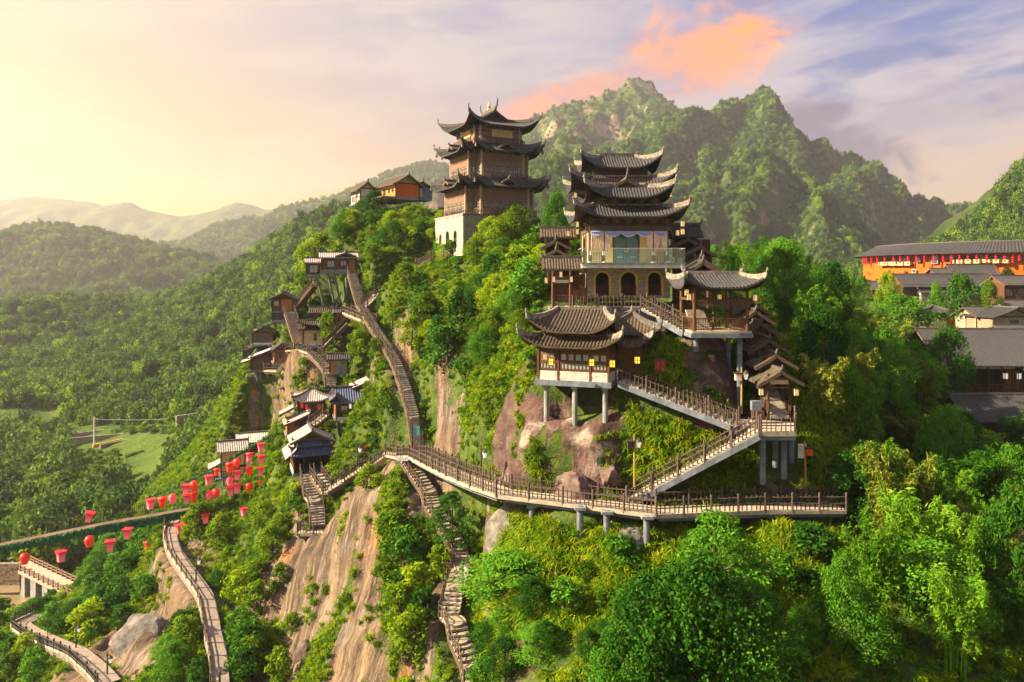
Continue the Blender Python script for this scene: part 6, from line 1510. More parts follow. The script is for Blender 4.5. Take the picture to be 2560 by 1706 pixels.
def bamboo(seed, mat, culms=13, nodes=15, nl=24):
    r = np.random.default_rng(seed); C = []; Nn = []; Dr = []; m = MB()
    for c in range(culms):
        a = r.uniform(0,2*math.pi); q = r.uniform(.0,.14); h = r.uniform(.72,1.0); ln = r.uniform(.12,.34); pts = []
        for k in range(9):
            t = k/8; bend = ln*t**2.2; pts.append(np.array([math.cos(a)*(q+bend), math.sin(a)*(q+bend), h*(t-.12*max(0,t-.7)**1.3*4)]))
        m.tube([Vector(p) for p in pts], [.009]*6+[.006,.004,.002], 5)
        pa = np.array(pts)
        for k in range(nodes):
            t = .34+.66*(k+r.random())/nodes; f = t*8; i = min(7,int(f)); p = pa[i]+(pa[i+1]-pa[i])*(f-i)
            b = r.uniform(0,2*math.pi); ll = .15*(1.15-t)+.05; e_ = np.array([math.cos(b),math.sin(b),-.05])
            s = r.random(nl)[:,None]; base = p+e_*ll*s**.7; base[:,2] += (.03*np.sin(s[:,0]*3)-.05*s[:,0]**2); base += r.normal(size=(nl,3))*[.018,.018,.010]
            C.append(base); Nn.append(r.normal(size=(nl,3))*.5+[0,0,1.0]); Dr.append(np.tile(e_,(nl,1))+r.normal(size=(nl,3))*.7+[0,0,-.45])
    return leaves_mesh('crown', np.concatenate(C), np.concatenate(Nn), .058, mat, .26, .05, np.concatenate(Dr)), meshdata('culm', m.v, m.f, M_bam)
def tuft(seed, nb=46, mat=None):
    r = np.random.default_rng(seed); V = []; Fc = []
    for i in range(nb):
        a = r.uniform(0,2*math.pi); ln = r.uniform(.6,1.15); sp = r.uniform(.25,.95); w_ = .045; x0,y0 = r.normal(size=2)*.10; b = len(V); ca,sa = math.cos(a),math.sin(a)
        for k in range(4):
            t = k/3; rad = sp*t**1.15*ln*.85; z = ln*(.95*t-.95*t**2.3*sp); ww = w_*(1-.85*t)
            for s in (-1,1): V.append((x0+ca*rad-sa*ww*s, y0+sa*rad+ca*ww*s, z))
        for k in range(3): Fc.append((b+2*k,b+2*k+1,b+2*k+3,b+2*k+2))
    return meshdata('tuft', V, Fc, mat or M_grass)
KIND = {}
def reg(k, lst): KIND[k] = lst
reg('broad', [(lambda c: (c[0], trunk(s, c[1], M_bark)))(broad(s, 64, 150, .030, M_leaf)) for s in (1,2,3)])
reg('broady', [(lambda c: (c[0], trunk(s, c[1], M_bark)))(broad(s, 52, 120, .036, M_leafy)) for s in (4,5,6)])
reg('feather', [(lambda c: (c[0], trunk(s, c[1], M_bark, .022, .85, 12)))(broad(s, 48, 130, .036, M_leaf, .25, 1.0, (.12,.2), .30, 1.2, .4)) for s in (7,8)])
reg('tall', [(lambda c: (c[0], trunk(s, c[1], M_bark, .02, .85, 8)))(broad(s, 40, 95, .046, M_leaf, .46, .8)) for s in (27,)])
reg('shrub', [(lambda c: (c[0], trunk(s, c[1], M_bark, .03, .5, 5)))(broad(s, 26, 62, .085, M_leaf, .05, .7, (.16,.26), .8)) for s in (9,10)])
reg('shruby', [(lambda c: (c[0], trunk(s, c[1], M_bark, .03, .5, 5)))(broad(s, 26, 62, .085, M_leafy, .05, .7, (.16,.26), .8)) for s in (11,12,13)])
reg('bamboo', [bamboo(s, M_bam) for s in (14,15,16)]); reg('bambooo', [bamboo(s, M_bamo) for s in (17,18)])
NTREE = 0; PLANTS = []
def tree(kind, pos, h, w_, label, group, cat='tree', name='tree', solo=False):
    global NTREE; NTREE += 1
    cm, tm = KIND[kind][NTREE % len(KIND[kind])]
    t = thing(name, label, cat, pos, random.uniform(0,6.28), group)
    t.scale = (w_, w_*random.uniform(.9,1.1), h)
    PLANTS.append((t, kind, name))
    obj('crown', cm, t); obj('culm' if 'bamboo' in kind else 'trunk', tm, t)
    return t
# what plants must not stand in front of: picture boxes with their distance
KEEP = [(1330,370,1770,770,66),(1690,670,1935,860,57.5),(1290,755,1640,1060,55),(1860,740,2010,1100,53),(1065,255,1385,480,103),(1065,480,1180,650,100),(880,425,1095,520,124),(690,620,900,700,108),(610,720,870,950,100),
        (695,925,960,1200,86),(500,1050,700,1270,104),(0,1080,690,1420,89),(2150,600,2560,770,140),(2380,835,2560,1000,96),(2290,690,2560,840,122),(40,1380,180,1480,112),(2480,1010,2560,1060,86),
        (1360,940,1545,1075,54),(1420,1280,1640,1420,50),(1880,1090,2000,1190,52),(160,1030,450,1150,190),(230,1040,245,1115,200),(1640,900,1665,945,58),(1840,900,1870,1020,56)]
KPATH = []
for k, pts in P3.items():
    for a, b in zip(pts[:-1], pts[1:]):
        n = max(2,int((b-a).length/1.2))
        for i in range(n+1): p = a+(b-a)*(i/n); KPATH.append((p.x,p.y,p.z,PATHS[k][1]))
KPA = np.array(KPATH)
def path_gap(x, y, z):        # how far ground points stand from the nearest route, ignoring routes well overhead
    out = np.full(len(x), 1e9)
    for i in range(0,len(x),5000):
        a, b, c = (q[i:i+5000,None] for q in (x,y,z)); out[i:i+5000] = np.min(np.hypot(KPA[None,:,0]-a, KPA[None,:,1]-b)-KPA[None,:,3]/2 + np.where(KPA[None,:,2]-c > 1.6, 9.0, 0.0), 1)
    return out
def clear(x, y, z, h, w_, pathmargin=.3, boxes=True):
    d = y
    if np.min(np.hypot(KPA[:,0]-x, KPA[:,1]-y)-KPA[:,3]/2 + np.where(KPA[:,2]-z > h+.2, 9.0, 0.0)) < w_*.30+pathmargin: return False
    for px_,py_,dd,r in PADS:
        q = P(px_,py_,dd)
        if math.hypot(q.x-x, q.y+.8-y) < r+w_*.25: return False
    u_ = 1280+x/d*F; hw = w_*.42/d*F; yt = HY-(z+h)/d*F; yb = HY-z/d*F
    if boxes:
        for x0,y0,x1,y1,bd in KEEP:
            if d < bd and u_+hw > x0 and u_-hw < x1 and yt < y1 and yb > y0: return False
        pu = 1280+KPA[:,0]/KPA[:,1]*F; pv = HY-(KPA[:,2]+.5)/KPA[:,1]*F
        if np.any((KPA[:,1] > d) & (KPA[:,1] < d+60) & (np.abs(pu-u_) < hw*.8) & (pv > yt) & (pv < yb)): return False
    return True
def top_tree(kind, x, ytop, d, wpx, label, group=None, cat='tree', name='tree', hmin=3, hmax=16):
    q = P(x,ytop,d); g = ground(q.x,q.y); h = min(max(q.z-g+.2,hmin),hmax); return tree(kind, (q.x,q.y,q.z-h), h, wpx/F*d/.86, label, group, cat, name)
# ---- trees one would point at
HERO = [('feather',1795,1268,43,250,'feathery pale green tree whose top crosses in front of the walkway'),
 ('broad',1650,1420,40.5,300,'dense dark tree left of centre at the bottom right'),('broad',1850,1450,40,290,'broad dense tree right beside the feathery pale tree'),('broad',1745,1385,39.5,300,'tallest round crowned tree in the bottom middle right'),('broad',1560,1560,40,200,'smaller dark tree at the bottom left of the dense clump'),
 ('broad',2172,1108,53,215,'tall dense egg shaped tree at the right end of the walkway'),('broad',2320,1345,44.5,275,'large round crowned tree low at the right'),('broad',2150,1480,41,170,'dark tree between the two large round ones at bottom right'),
 ('bamboo',2535,1425,45,190,'bright bamboo at the bottom right corner'),('bamboo',2400,1075,58,230,'wide light green bamboo right of the egg shaped tree'),('bamboo',2480,1150,60,210,'light green bamboo at the right edge under the balcony house'),('bambooo',2455,1310,51,170,'olive drooping bamboo above the bottom right corner'),('bambooo',2375,1240,54,150,'small olive bamboo right of the egg shaped tree'),
 ('feather',1275,1375,52,270,'airy tree with layered leaves beside the winding stair at the bottom'),('feather',1130,1225,66,115,'dark green feathery tree just under the curve of the walkway'),('feather',1350,1560,46,170,'airy low tree at the bottom beside the lamp pole'),
 ('broad',1390,478,92,80,'light green tree standing between the two towers'),('broad',1985,645,92,120,'tall bright bamboo like tree right of the pavilion roof'),('bamboo',1990,650,88,120,'tall bright bamboo right of the pavilion roof'),('bamboo',2060,735,84,120,'green bamboo plume in the middle of the right hand slope'),('broad',1910,635,96,80,'round green tree above the pavilion roof'),('broad',1785,612,102,60,'light green tree behind the right stair gallery'),
 ('bamboo',2110,800,78,130,'upright bamboo left of the village houses'),('bambooo',2070,860,74,120,'olive green bamboo below the village trees'),('bamboo',2180,930,70,150,'bright green bamboo with drooping layered plumes'),('bambooo',2260,1020,66,150,'olive bamboo above the egg shaped tree'),('bambooo',2140,985,66,110,'small olive bamboo just right of the covered stair'),
 ('broad',2250,735,108,170,'large dark tree in front of the garden wall'),('tall',2400,690,133,80,'tall tree with a bare trunk before the orange wall'),('broady',2475,698,130,60,'yellow green tree right of the bare trunked tree'),('broady',2220,672,142,60,'yellow green tree before the round house'),('broad',2340,705,140,44,'small round tree before the long timber house'),('broad',2520,668,150,60,'bushy tree at the right edge below the round house'),('broad',2155,690,135,50,'round bright tree at the left of the round house'),('broad',2370,815,92,120,'slender leafy tree in front of the big brown roof'),
 ('feather',2085,720,105,60,'small pointed tree at the left end of the village'),('broad',2050,1010,62,100,'dark tree beside the covered stair'),('bamboo',2320,880,78,130,'bamboo in front of the left end of the balcony'),('bamboo',2545,1015,72,110,'bright bamboo at the right edge before the blue tiled shed'),
 ('broad',970,520,118,70,'bush tree under the farmhouse deck'),('broad',935,475,121,60,'leafy tree between the white annex and the orange farmhouse'),('broady',1010,560,112,90,'yellow green tree on the crest below the farmhouse'),('broad',865,522,118,60,'dark round tree on the left skyline of the hill')]
for kd,x,yt,d,wp,lb in HERO:
    bm = 'bamboo' in kd; top_tree(kd, x, yt, d, wp, lb, None, 'bamboo' if bm else 'tree', 'bamboo' if bm else 'tree', 2.5, 13)
def boulder(seed, x, y, d, r, sq, label, mat):
    p = P(x,y,d); p.z -= .35*r*sq[2]; p.y += .3*r; q = random.Random(seed); bm_ = __import__('bmesh').new(); __import__('bmesh').ops.create_icosphere(bm_, subdivisions=4, radius=1.0)
    cuts = [(Vector((q.gauss(0,1),q.gauss(0,1),q.gauss(0,.8))).normalized(), q.uniform(.55,.85)) for _ in range(11)]
    for v in bm_.verts:
        for n_, h_ in cuts:
            e_ = v.co.dot(n_)-h_
            if e_ > 0: v.co -= n_*e_*.9
        v.co += v.co.normalized()*(mnoise.fractal(v.co*2.2+Vector((seed*3.1,0,0)), .9, 2.1, 5)*.09)
    me_ = bpy.data.meshes.new('boulder'); bm_.to_mesh(me_); bm_.free(); me_.materials.append(mat)
    o_ = tag(obj('boulder', me_, None, p, (q.uniform(-.3,.3),q.uniform(-.3,.3),q.uniform(0,6)), (r*sq[0],r*sq[1],r*sq[2])), label, 'boulder', 'boulders on the hill')
M_bd = simple('boulder_stone', (0.17,0.155,0.15), (0.055,0.046,0.045), 1.1, .9, (1,1,1.4), .7, 5)
M_bp = simple('purple_boulder_stone', (0.15,0.10,0.09), (0.05,0.034,0.033), 1.0, .9, (1,1,1.3), .7, 5)
boulder(1,1278,1335,58.2,2.4,(1.1,1,1.5),'great grey angular boulder under the left part of the front walkway',M_bd); boulder(2,1575,1365,51.6,1.7,(1.3,1,1.2),'grey wedge shaped boulder between the two right pillars',M_bd); boulder(3,1620,1418,50.3,.9,(1.3,1,.7),'flat grey boulder under the foot of the right pillar',M_bd)
boulder(4,1740,880,61.2,2.6,(1.2,1,1.4),'smooth domed rock under the stilt pavilion',M_bp); boulder(5,1690,985,58.2,1.9,(1.5,1,.9),'purple boulder above the stair to the platform',M_bp)
boulder(7,1430,1215,55.6,1.7,(1.6,.8,.9),'purple brown boulder behind the front walkway railing',M_bp); boulder(8,1530,1180,55.6,1.2,(1.5,.8,1),'dark boulder left of the slim lamp pole',M_bp); boulder(9,1900,1225,54.6,1.5,(1.6,.8,.8),'broad brown boulder above the right arm of the walkway',M_bp)
boulder(10,1960,1420,48.5,1.5,(1.2,.9,1),'dark purple boulder among grass at the lower right',M_bp); boulder(11,1340,1470,51.5,1.6,(1.0,.9,1.5),'tall dark boulder below the left pillar',M_bd); boulder(12,345,1610,73,3.0,(1.5,1,1.1),'great pale slab of rock below the cliff footpath',M_bd)
boulder(14,430,1440,84,2.6,(1.1,1,1.6),'ribbed pale rock left of the cliff footpath',M_bd); boulder(15,770,1640,66,1.4,(1.0,.9,1.3),'dark lump of rock at the foot of the cliff',M_bp)
BUSH = [(920,1250,76.5,60),(945,1262,76,60),(860,1370,73.5,40),(870,1330,74.5,40),(850,1400,72.5,32),(980,1380,69.5,90),(1010,1440,67,100),(1040,1500,64.5,100),(1000,1560,63,90),(1060,1580,61.5,90),(1030,1660,58.5,110),(960,1480,67,60),(985,1330,71.5,60),
 (1100,1450,65,60),(700,1320,80,50),(680,1380,78.5,60),(660,1300,84,50),(640,1450,77,60),(640,1520,74,60),(700,1480,74.5,50),(600,1500,76,70),(610,1600,70.5,70),(660,1620,69,60),(730,1560,69.5,40),(780,1490,70.5,35),(700,1690,64.5,70),(620,1690,66.5,80),
 (968,1050,85,60),(820,830,104,50),(900,870,96,50),(915,820,98,40),(940,900,91,40),(760,935,103,35),(745,965,102.5,35),(720,845,110,35),
 (1010,760,97,60),(980,800,95,55),(1030,850,88,60),(1060,800,90,70),(770,600,120,60),(800,570,122,60),(760,660,117,50),(740,745,113,35),(590,1270,93,50),(500,1330,89,60),(550,1350,86,60),(480,1350,88,50),
 (1230,640,97,90),(1290,630,98,100),(1345,640,100,80),(1190,670,96,70),(1260,600,99,90),(1330,590,101,80),(1300,720,84,80),(1240,740,85,80)]
NB = {0:'yellow green',1:'fresh green'}
for i,(x,y,d,wp) in enumerate(BUSH):
    p = P(x,y,d); g = float(sample(HZ,p.x,p.y)); w_ = wp/F*d/.8; hh = w_*random.uniform(.85,1.1)
    where = 'on the streaked cliff below the boardwalks' if y > 1150 and x > 640 else 'on the flank left of the gate house' if y > 1150 else 'before the stone base of the crest pagoda' if x > 1090 else 'on the ledges among the cliff houses'
    tree('shruby' if i%3 and y > 700 or x < 1000 else 'broady' if x > 1090 and y < 700 else 'shrub', (p.x,p.y,min(max(g-.2,p.z-.8),p.z+.3) if y>760 else g-.2), hh, w_, f"leafy {NB[i%2]} bush {where}", 'bushes on the cliff and ledges', 'bush', 'bush')
# ---- the wooded right hand slope
def pick(n, x0, x1, y0, y1): return rng.uniform(x0,x1,n), rng.uniform(y0,y1,n)
def region(px_, py_, poly):
    c = False; n = len(poly); j = n-1
    for i in range(n):
        if (poly[i][1] > py_) != (poly[j][1] > py_) and px_ < (poly[j][0]-poly[i][0])*(py_-poly[i][1])/(poly[j][1]-poly[i][1])+poly[i][0]: c = not c
        j = i
    return c
def plant(poly, n, kinds, hr, wf, sep_, labels, group, xr, yr, cat='tree', name='tree', maxrock=.45, boxes=True, cap=999):
    placed = []; got = 0; X_, Y_ = pick(n, *xr, *yr)
    Zs = vground(X_, Y_)
    Rk = np.where((X_>xs[0])&(X_<xs[-1])&(Y_>ys[0])&(Y_<ys[-1]), sample(HR, X_, Y_), 0)
    for x,y,z,rk in zip(X_,Y_,Zs,Rk):
        if got >= cap: break
        if rk > maxrock or (44 < x < 80 and 84 < y < 116): continue
        u_ = 1280+x/y*F; v_ = HY-z/y*F
        if not region(u_, v_, poly): continue
        h = random.uniform(*hr); w_ = h*random.uniform(*wf)
        if any((x-a)**2+(y-b)**2 < (sep_*(c+w_)/2)**2 for a,b,c in placed[-400:]): continue
        if not clear(x,y,z,h,w_,.3,boxes): continue
        placed.append((x,y,w_)); k = random.choice(kinds); bm = 'bamboo' in k
        tree(k, (x,y,z-.1), h, w_, labels[k], group if not bm else 'bamboos on the right hand slope', 'bamboo' if bm else cat, 'bamboo' if bm else name); got += 1
    return got
g1 = plant([(1760,700),(2200,690),(2620,800),(2640,1720),(1990,1720),(2060,1300),(2020,1080),(2000,900),(1900,760)], 2600, ['bamboo','bamboo','bambooo','broad','bamboo','broad'], (6,10), (.55,.72), .62,
   {'bamboo':'feathery bright bamboo in the grove on the right hand slope','bambooo':'olive toned bamboo in the grove on the right hand slope','broad':'dark leafy tree among the bamboo on the right hand slope'}, 'leafy trees among the bamboo', (8,66), (36,130), cap=210)
g2 = plant([(880,500),(1080,470),(1260,470),(1350,470),(1700,600),(1800,650),(1400,760),(1330,760),(1290,900),(1130,1000),(1010,800),(940,700),(860,640),(830,560)], 4200, ['broad','broady','shruby','broady','shrub'], (2.6,4.8), (.9,1.25), .42,
   {'broad':'dark green tree in the thicket between the long stair and the tower','broady':'yellow green tree in the thicket between the long stair and the tower','shruby':'yellow green bush in the thicket between the long stair and the tower','shrub':'dark green bush in the thicket between the long stair and the tower'}, 'thicket on the hill crest', (-34,16), (60,140), cap=290)
g3 = plant([(0,1400),(300,1330),(640,1230),(720,1250),(690,1720),(-20,1720)], 3200, ['shrub','broad','shruby','shrub'], (2.0,4.0), (.95,1.3), .45,
   {'broad':'low dark tree on the lower left flank of the hill','shrub':'dark green bush on the lower left flank of the hill','shruby':'yellow green bush on the lower left flank of the hill'}, 'bushes on the lower left flank', (-74,-16), (58,124), cap=280, name='bush', cat='bush')
g4 = plant([(1060,1300),(1240,1340),(1300,1450),(2040,1330),(2100,1720),(1180,1720),(1000,1600),(1010,1350)], 1500, ['shrub','shrub','shruby','broad'], (1.6,3.0), (1.0,1.4), .6,
   {'broad':'small dark tree below the front walkway','shrub':'dark bush below the front walkway','shruby':'light green bush below the front walkway'}, 'bushes below the front walkway', (-14,24), (34,60), cap=110, name='bush', cat='bush', boxes=True)
print('trees', NTREE, g1, g2, g3, g4)
# ---- each plant is told apart by its look and by what it stands beside
MARKS = [(1570,520,'main tower'),(1215,440,'crest pagoda'),(1105,610,'stone block base'),(1020,470,'orange gabled farmhouse'),(912,490,'white farmhouse annex'),(845,655,'topmost cliff house'),(710,760,'gabled cliff house'),(640,880,'white roofed cliff house'),
 (790,840,'cream shop front'),(875,1010,'blue roofed house'),(780,1010,'grey hipped hut'),(765,1110,'gate house'),(580,1160,'ochre bridge house'),(900,840,'mid long stair'),(1030,1040,'foot of the long stair'),(890,730,'top of the long stair'),
 (1000,720,'stair to the pagoda'),(1075,1230,'upper winding stair'),(1150,1430,'mid winding stair'),(1160,1600,'lower winding stair'),(860,1200,'zigzag boardwalk'),(785,1280,'gate stair'),(788,1330,'square lookout'),(430,1350,'top of the cliff footpath'),
 (500,1480,'mid cliff footpath'),(540,1640,'foot of the cliff footpath'),(80,1570,'bend of the boardwalk'),(210,1640,'bottom left boardwalk'),(400,1290,'ivy bridge'),(120,1430,'concrete bridge'),(1430,880,'stilt house'),(1800,760,'stilt pavilion'),
 (1945,1000,'covered stair'),(1945,1080,'corner platform'),(1700,1160,'zigzag stair'),(1200,1210,'walkway curve'),(1500,1280,'mid front walkway'),(1800,1280,'right walkway arm'),(2090,1270,'right walkway end'),
 (1400,620,'left stair gallery'),(1740,630,'right stair gallery'),(2172,1250,'egg shaped tree'),(2320,1500,'large round tree low at right'),(2420,1180,'wide light bamboo'),(1750,1560,'dense bottom clump'),(2440,950,'balcony house'),(2330,760,'village garden wall'),(2250,790,'large dark village tree'),(1275,1500,'airy layered tree'),(2400,1330,'drooping olive bamboo')]
KW = {'broad':'dark green tree','broady':'yellow green tree','shrub':'dark green bush','shruby':'yellow green bush','bamboo':'bright green bamboo','bambooo':'olive green bamboo','feather':'airy layered tree','tall':'bare trunked tree'}
by = {}
for t, kd, nm in PLANTS:
    if not t.get('group'): continue
    p = t.location; cx_ = 1280+p.x/p.y*F; cy_ = HY-(p.z+t.scale.z*.55)/p.y*F; sz = t.scale.z/p.y*F
    mx, my, mn = min(MARKS, key=lambda q: math.hypot(q[0]-cx_, q[1]-cy_)); dx_, dy_ = cx_-mx, cy_-my; dd = math.hypot(dx_,dy_)
    vd = 'above' if dy_ < 0 else 'below'; hd_ = 'left of' if dx_ < 0 else 'right of'
    rel = (vd+' and '+hd_) if min(abs(dx_),abs(dy_)) > .45*max(abs(dx_),abs(dy_)) else (vd if abs(dy_) > abs(dx_) else hd_)
    far_ = 'close' if dd < 60 else '' if dd < 130 else 'well'
    size = 'large' if sz > 170 else 'tall' if t.scale.z > 1.15*t.scale.x else 'small' if sz < 55 else 'spreading' if t.scale.x > 1.12*t.scale.z else 'rounded'
    k_ = KW[kd].replace('tree','bush') if nm == 'bush' else KW[kd]
    by.setdefault(' '.join(f'{size} {k_} {far_} {rel} the {mn}'.split()), []).append((cx_, t))
for lb, lst in by.items():
    lst.sort(key=lambda q: q[0]); n = len(lst)
    for i, (_, t) in enumerate(lst):
        e_ = '' if n == 1 else (', left one' if i == 0 else ', right one') if n == 2 else ', leftmost' if i == 0 else ', rightmost' if i == n-1 else ', middle one' if n == 3 else ', '+ORD[min(i,29)]+' from left'
        lb_ = lb
        while len((lb_+e_).split()) > 16: lb_ = lb_.split(' ',1)[1]
        t['label'] = lb_+e_
seen = {}
for t, kd, nm in PLANTS: seen.setdefault(t['label'], []).append(t)
for lb, lst in seen.items():
    if len(lst) > 1:
        for i, t in enumerate(sorted(lst, key=lambda q: -q.location.z/q.location.y*-1)):
            wds = lb.split(); e_ = ['lower one','upper one','topmost one'][min(i,2)] if len(lst) < 4 else ORD[i%30]+' from below'
            t['label'] = ' '.join(wds[max(0,len(wds)+len(e_.split())-16):])+', '+e_
# ---- stuff: scattered by geometry nodes
HID = bpy.data.collections.new('plant_sources')
def source(name, me):
    o = bpy.data.objects.new(name, me); HID.objects.link(o); return o
def scatter(name, label, cat, pts, rot, scl, objs):
    me = bpy.data.meshes.new(name); n = len(pts); me.vertices.add(n); me.vertices.foreach_set('co', np.asarray(pts,np.float32).ravel())
    a = me.attributes.new('rot','FLOAT_VECTOR','POINT'); a.data.foreach_set('vector', np.asarray(rot,np.float32).ravel())
    a = me.attributes.new('scl','FLOAT_VECTOR','POINT'); a.data.foreach_set('vector', np.asarray(scl,np.float32).ravel())
    o = tag(obj(name, me), label, cat, kind='stuff')
    col = bpy.data.collections.new(name+'_sources')
    for q in objs: col.objects.link(q)
    ng = bpy.data.node_groups.new(name, 'GeometryNodeTree'); ng.interface.new_socket('Geometry', in_out='INPUT', socket_type='NodeSocketGeometry'); ng.interface.new_socket('Geometry', in_out='OUTPUT', socket_type='NodeSocketGeometry')
    gi = ng.nodes.new('NodeGroupInput'); go_ = ng.nodes.new('NodeGroupOutput'); ip = ng.nodes.new('GeometryNodeInstanceOnPoints'); ci = ng.nodes.new('GeometryNodeCollectionInfo'); mp = ng.nodes.new('GeometryNodeMeshToPoints')
    ci.inputs[0].default_value = col; ci.inputs['Separate Children'].default_value = True; ci.inputs['Reset Children'].default_value = True
    def na(nm):
        k = ng.nodes.new('GeometryNodeInputNamedAttribute'); k.data_type = 'FLOAT_VECTOR'; k.inputs[0].default_value = nm; return k.outputs[0]
    er = ng.nodes.new('FunctionNodeEulerToRotation'); L = ng.links.new
    L(gi.outputs[0], mp.inputs[0]); L(mp.outputs[0], ip.inputs['Points']); L(ci.outputs[0], ip.inputs['Instance']); ip.inputs['Pick Instance'].default_value = True
    L(na('rot'), er.inputs[0]); L(er.outputs[0], ip.inputs['Rotation']); L(na('scl'), ip.inputs['Scale']); L(ip.outputs[0], go_.inputs[0])
    md = o.modifiers.new('scatter','NODES'); md.node_group = ng
    return o
def clump(seed, mat, ls=.16, nb=9, nl=46, flat=.8):
    r = np.random.default_rng(seed); bl = [(r.normal()*.26, r.normal()*.26, .30+r.normal()*.13, r.uniform(.22,.36)) for _ in range(nb)]
    C, Nn = cloud(bl, nl, .4, .7, flat); return leaves_mesh('clump', C, Nn, ls, mat, .6, .08)
S_t = [source('grass_tuft', tuft(s)) for s in (1,2,3)]
S_c = [source('leaf_clump', clump(s, M_leafy if s%2 else M_leaf)) for s in (1,2,3,5)]
S_g = [source('green_clump', clump(s, M_leaf)) for s in (21,22)]
S_f = [source('far_crown', clump(s, M_farl if s%3 else M_leafy, .17, 13, 40, 1.1)) for s in (31,32,33,34,35)]
def hill_pts(n, fn):
    x = rng.uniform(-72,66,n); y = rng.uniform(36,148,n); z = sample(HZ,x,y); rk = sample(HR,x,y)
    dxz = sample(gx,x,y); dyz = sample(gy,x,y); sl = np.hypot(dxz,dyz)
    dp_ = path_gap(x, y, z)
    for px_,py_,dd,r in PADS:
        q = P(px_,py_,dd); k = np.hypot(q.x-x, q.y-y) < r-.4; dp_[k] = 0
    u_ = 1280+x/y*F; v_ = HY-z/y*F
    nz_ = vnoise(x,y,5.0,31,3)
    w_ = fn(x,y,z,rk,sl,u_,v_,nz_)
    k = (rng.random(n) < w_) & (dp_ > .35) & (y > 36) & (z > vground(x,y)-.5)
    return x[k],y[k],z[k],dxz[k],dyz[k],sl[k],u_[k],v_[k]
# area correction: steep ground shows more surface than its plan
def wg(x,y,z,rk,sl,u,v,nz):
    front = ((u > 1180) & (u < 2120) & (v > 840) & (v < 1700)).astype(float)
    left = ((u < 1000)).astype(float)
    base = np.clip(1.15-rk*1.3+nz*.5,0,1)*np.clip(np.sqrt(1+sl**2)/2.2,.35,1)
    return base*np.where(front>0,1.0,np.where(left>0,.55,.16))*np.clip(70/y,0,1)**.8
x,y,z,dx_,dy_,sl,u_,v_ = hill_pts(190000, wg); n = len(x)
tl = np.arctan(sl)*.45; ang = np.arctan2(-dy_,-dx_)    # lean the tufts down the slope
rot = np.stack([-np.sin(ang)*tl*0+rng.normal(0,.12,n), np.zeros(n)+rng.normal(0,.12,n), rng.uniform(0,6.28,n)],-1)
s = rng.uniform(.55,1.25,n); scatter('grass', 'long drooping yellow green grass tufts on the rock ledges', 'grass', np.stack([x,y,z-.05],-1), rot, np.stack([s,s,s*rng.uniform(.8,1.1,n)],-1), S_t)
n = 52000; x = rng.uniform(-4,34,n); y = rng.uniform(39,61,n); z = sample(HZ,x,y); rk = sample(HR,x,y); u_ = 1280+x/y*F; v_ = HY-z/y*F
dp_ = path_gap(x, y, z)
for px_,py_,dd,r in PADS:
    q = P(px_,py_,dd); dp_[np.hypot(q.x-x, q.y-y) < r-.6] = 0
k = (rng.random(n) < np.clip(.85-rk*.95+vnoise(x,y,2.5,51,3)*.7,0,.85)*.55)&(u_>1230)&(u_<2120)&(v_>860)&(v_<1560)&(dp_>.25)
x,y,z = x[k],y[k],z[k]; n = len(x); s = rng.uniform(.8,1.7,n); dx_ = sample(gx,x,y); dy_ = sample(gy,x,y); print('ledge grass', n)
scatter('ledge_grass', 'tall drooping grass tufts on the rocks under the stilt house', 'grass', np.stack([x,y,z-.05],-1), np.stack([np.clip(-dy_*.0+rng.normal(.15,.2,n),-.5,.6),rng.normal(0,.2,n),rng.uniform(-.9,.9,n)],-1), np.stack([s,s,s*rng.uniform(.8,1.1,n)],-1), S_t)
def wc(x,y,z,rk,sl,u,v,nz):
    right = (u > 1980).astype(float); crest = ((u > 820)&(u < 1360)&(v < 1000)).astype(float); left = (u < 1180).astype(float); low = (v > 1280).astype(float)
    base = np.clip(1.05-rk*1.9+nz*.9,0,1)*np.clip(np.sqrt(1+sl**2)/2.0,.4,1)
    return base*np.where(right>0,.5,np.where(crest>0,.9,np.where(left>0,.85,np.where(low>0,.55,.10))))
x,y,z,dx_,dy_,sl,u_,v_ = hill_pts(120000, wc); n = len(x); s = rng.uniform(.45,1.25,n)
print('grass and clumps', n)
scatter('ground_cover', 'low leafy scrub covering the hillside between the bushes', 'ground cover', np.stack([x,y,z-.12*s],-1), np.stack([rng.normal(0,.2,n),rng.normal(0,.2,n),rng.uniform(0,6.28,n)],-1), np.stack([s,s,s*rng.uniform(.6,1.0,n)],-1), S_c)
# valley woods
def forest(name, label, x, y, z, smin, smax, srcs, zs=1.25):
    n = len(x); s = smin+(smax-smin)*rng.random(n)**1.7; scatter(name, label, 'forest', np.stack([x,y,z-.1*s],-1), np.stack([np.zeros(n),np.zeros(n),rng.uniform(0,6.28,n)],-1), np.stack([s,s,s*zs*rng.uniform(.8,1.4,n)],-1), srcs)
n = 34000; x = rng.uniform(-330,40,n); y = np.exp(rng.uniform(np.log(100),np.log(640),n)); z = vground(x,y); u_ = 1280+x/y*F; v_ = HY-z/y*F
fld = vnoise(x,y,60,41,3)
k = (u_ > -60)&(u_ < 1150)&(z > RIVER_Z+.6)&(fld > -.9)&~((u_>150)&(u_<460)&(v_>1060)&(v_<1145))&~((u_<230)&(v_>1020)&(v_<1075)&(fld<.2))
inside = (x > xs[0]+3) & (y < ys[-1]-3) & (sample(HZ,x,y) > fv(x,y)[0]+.3); k &= ~inside
kk = np.where(k)[0]; ok = []
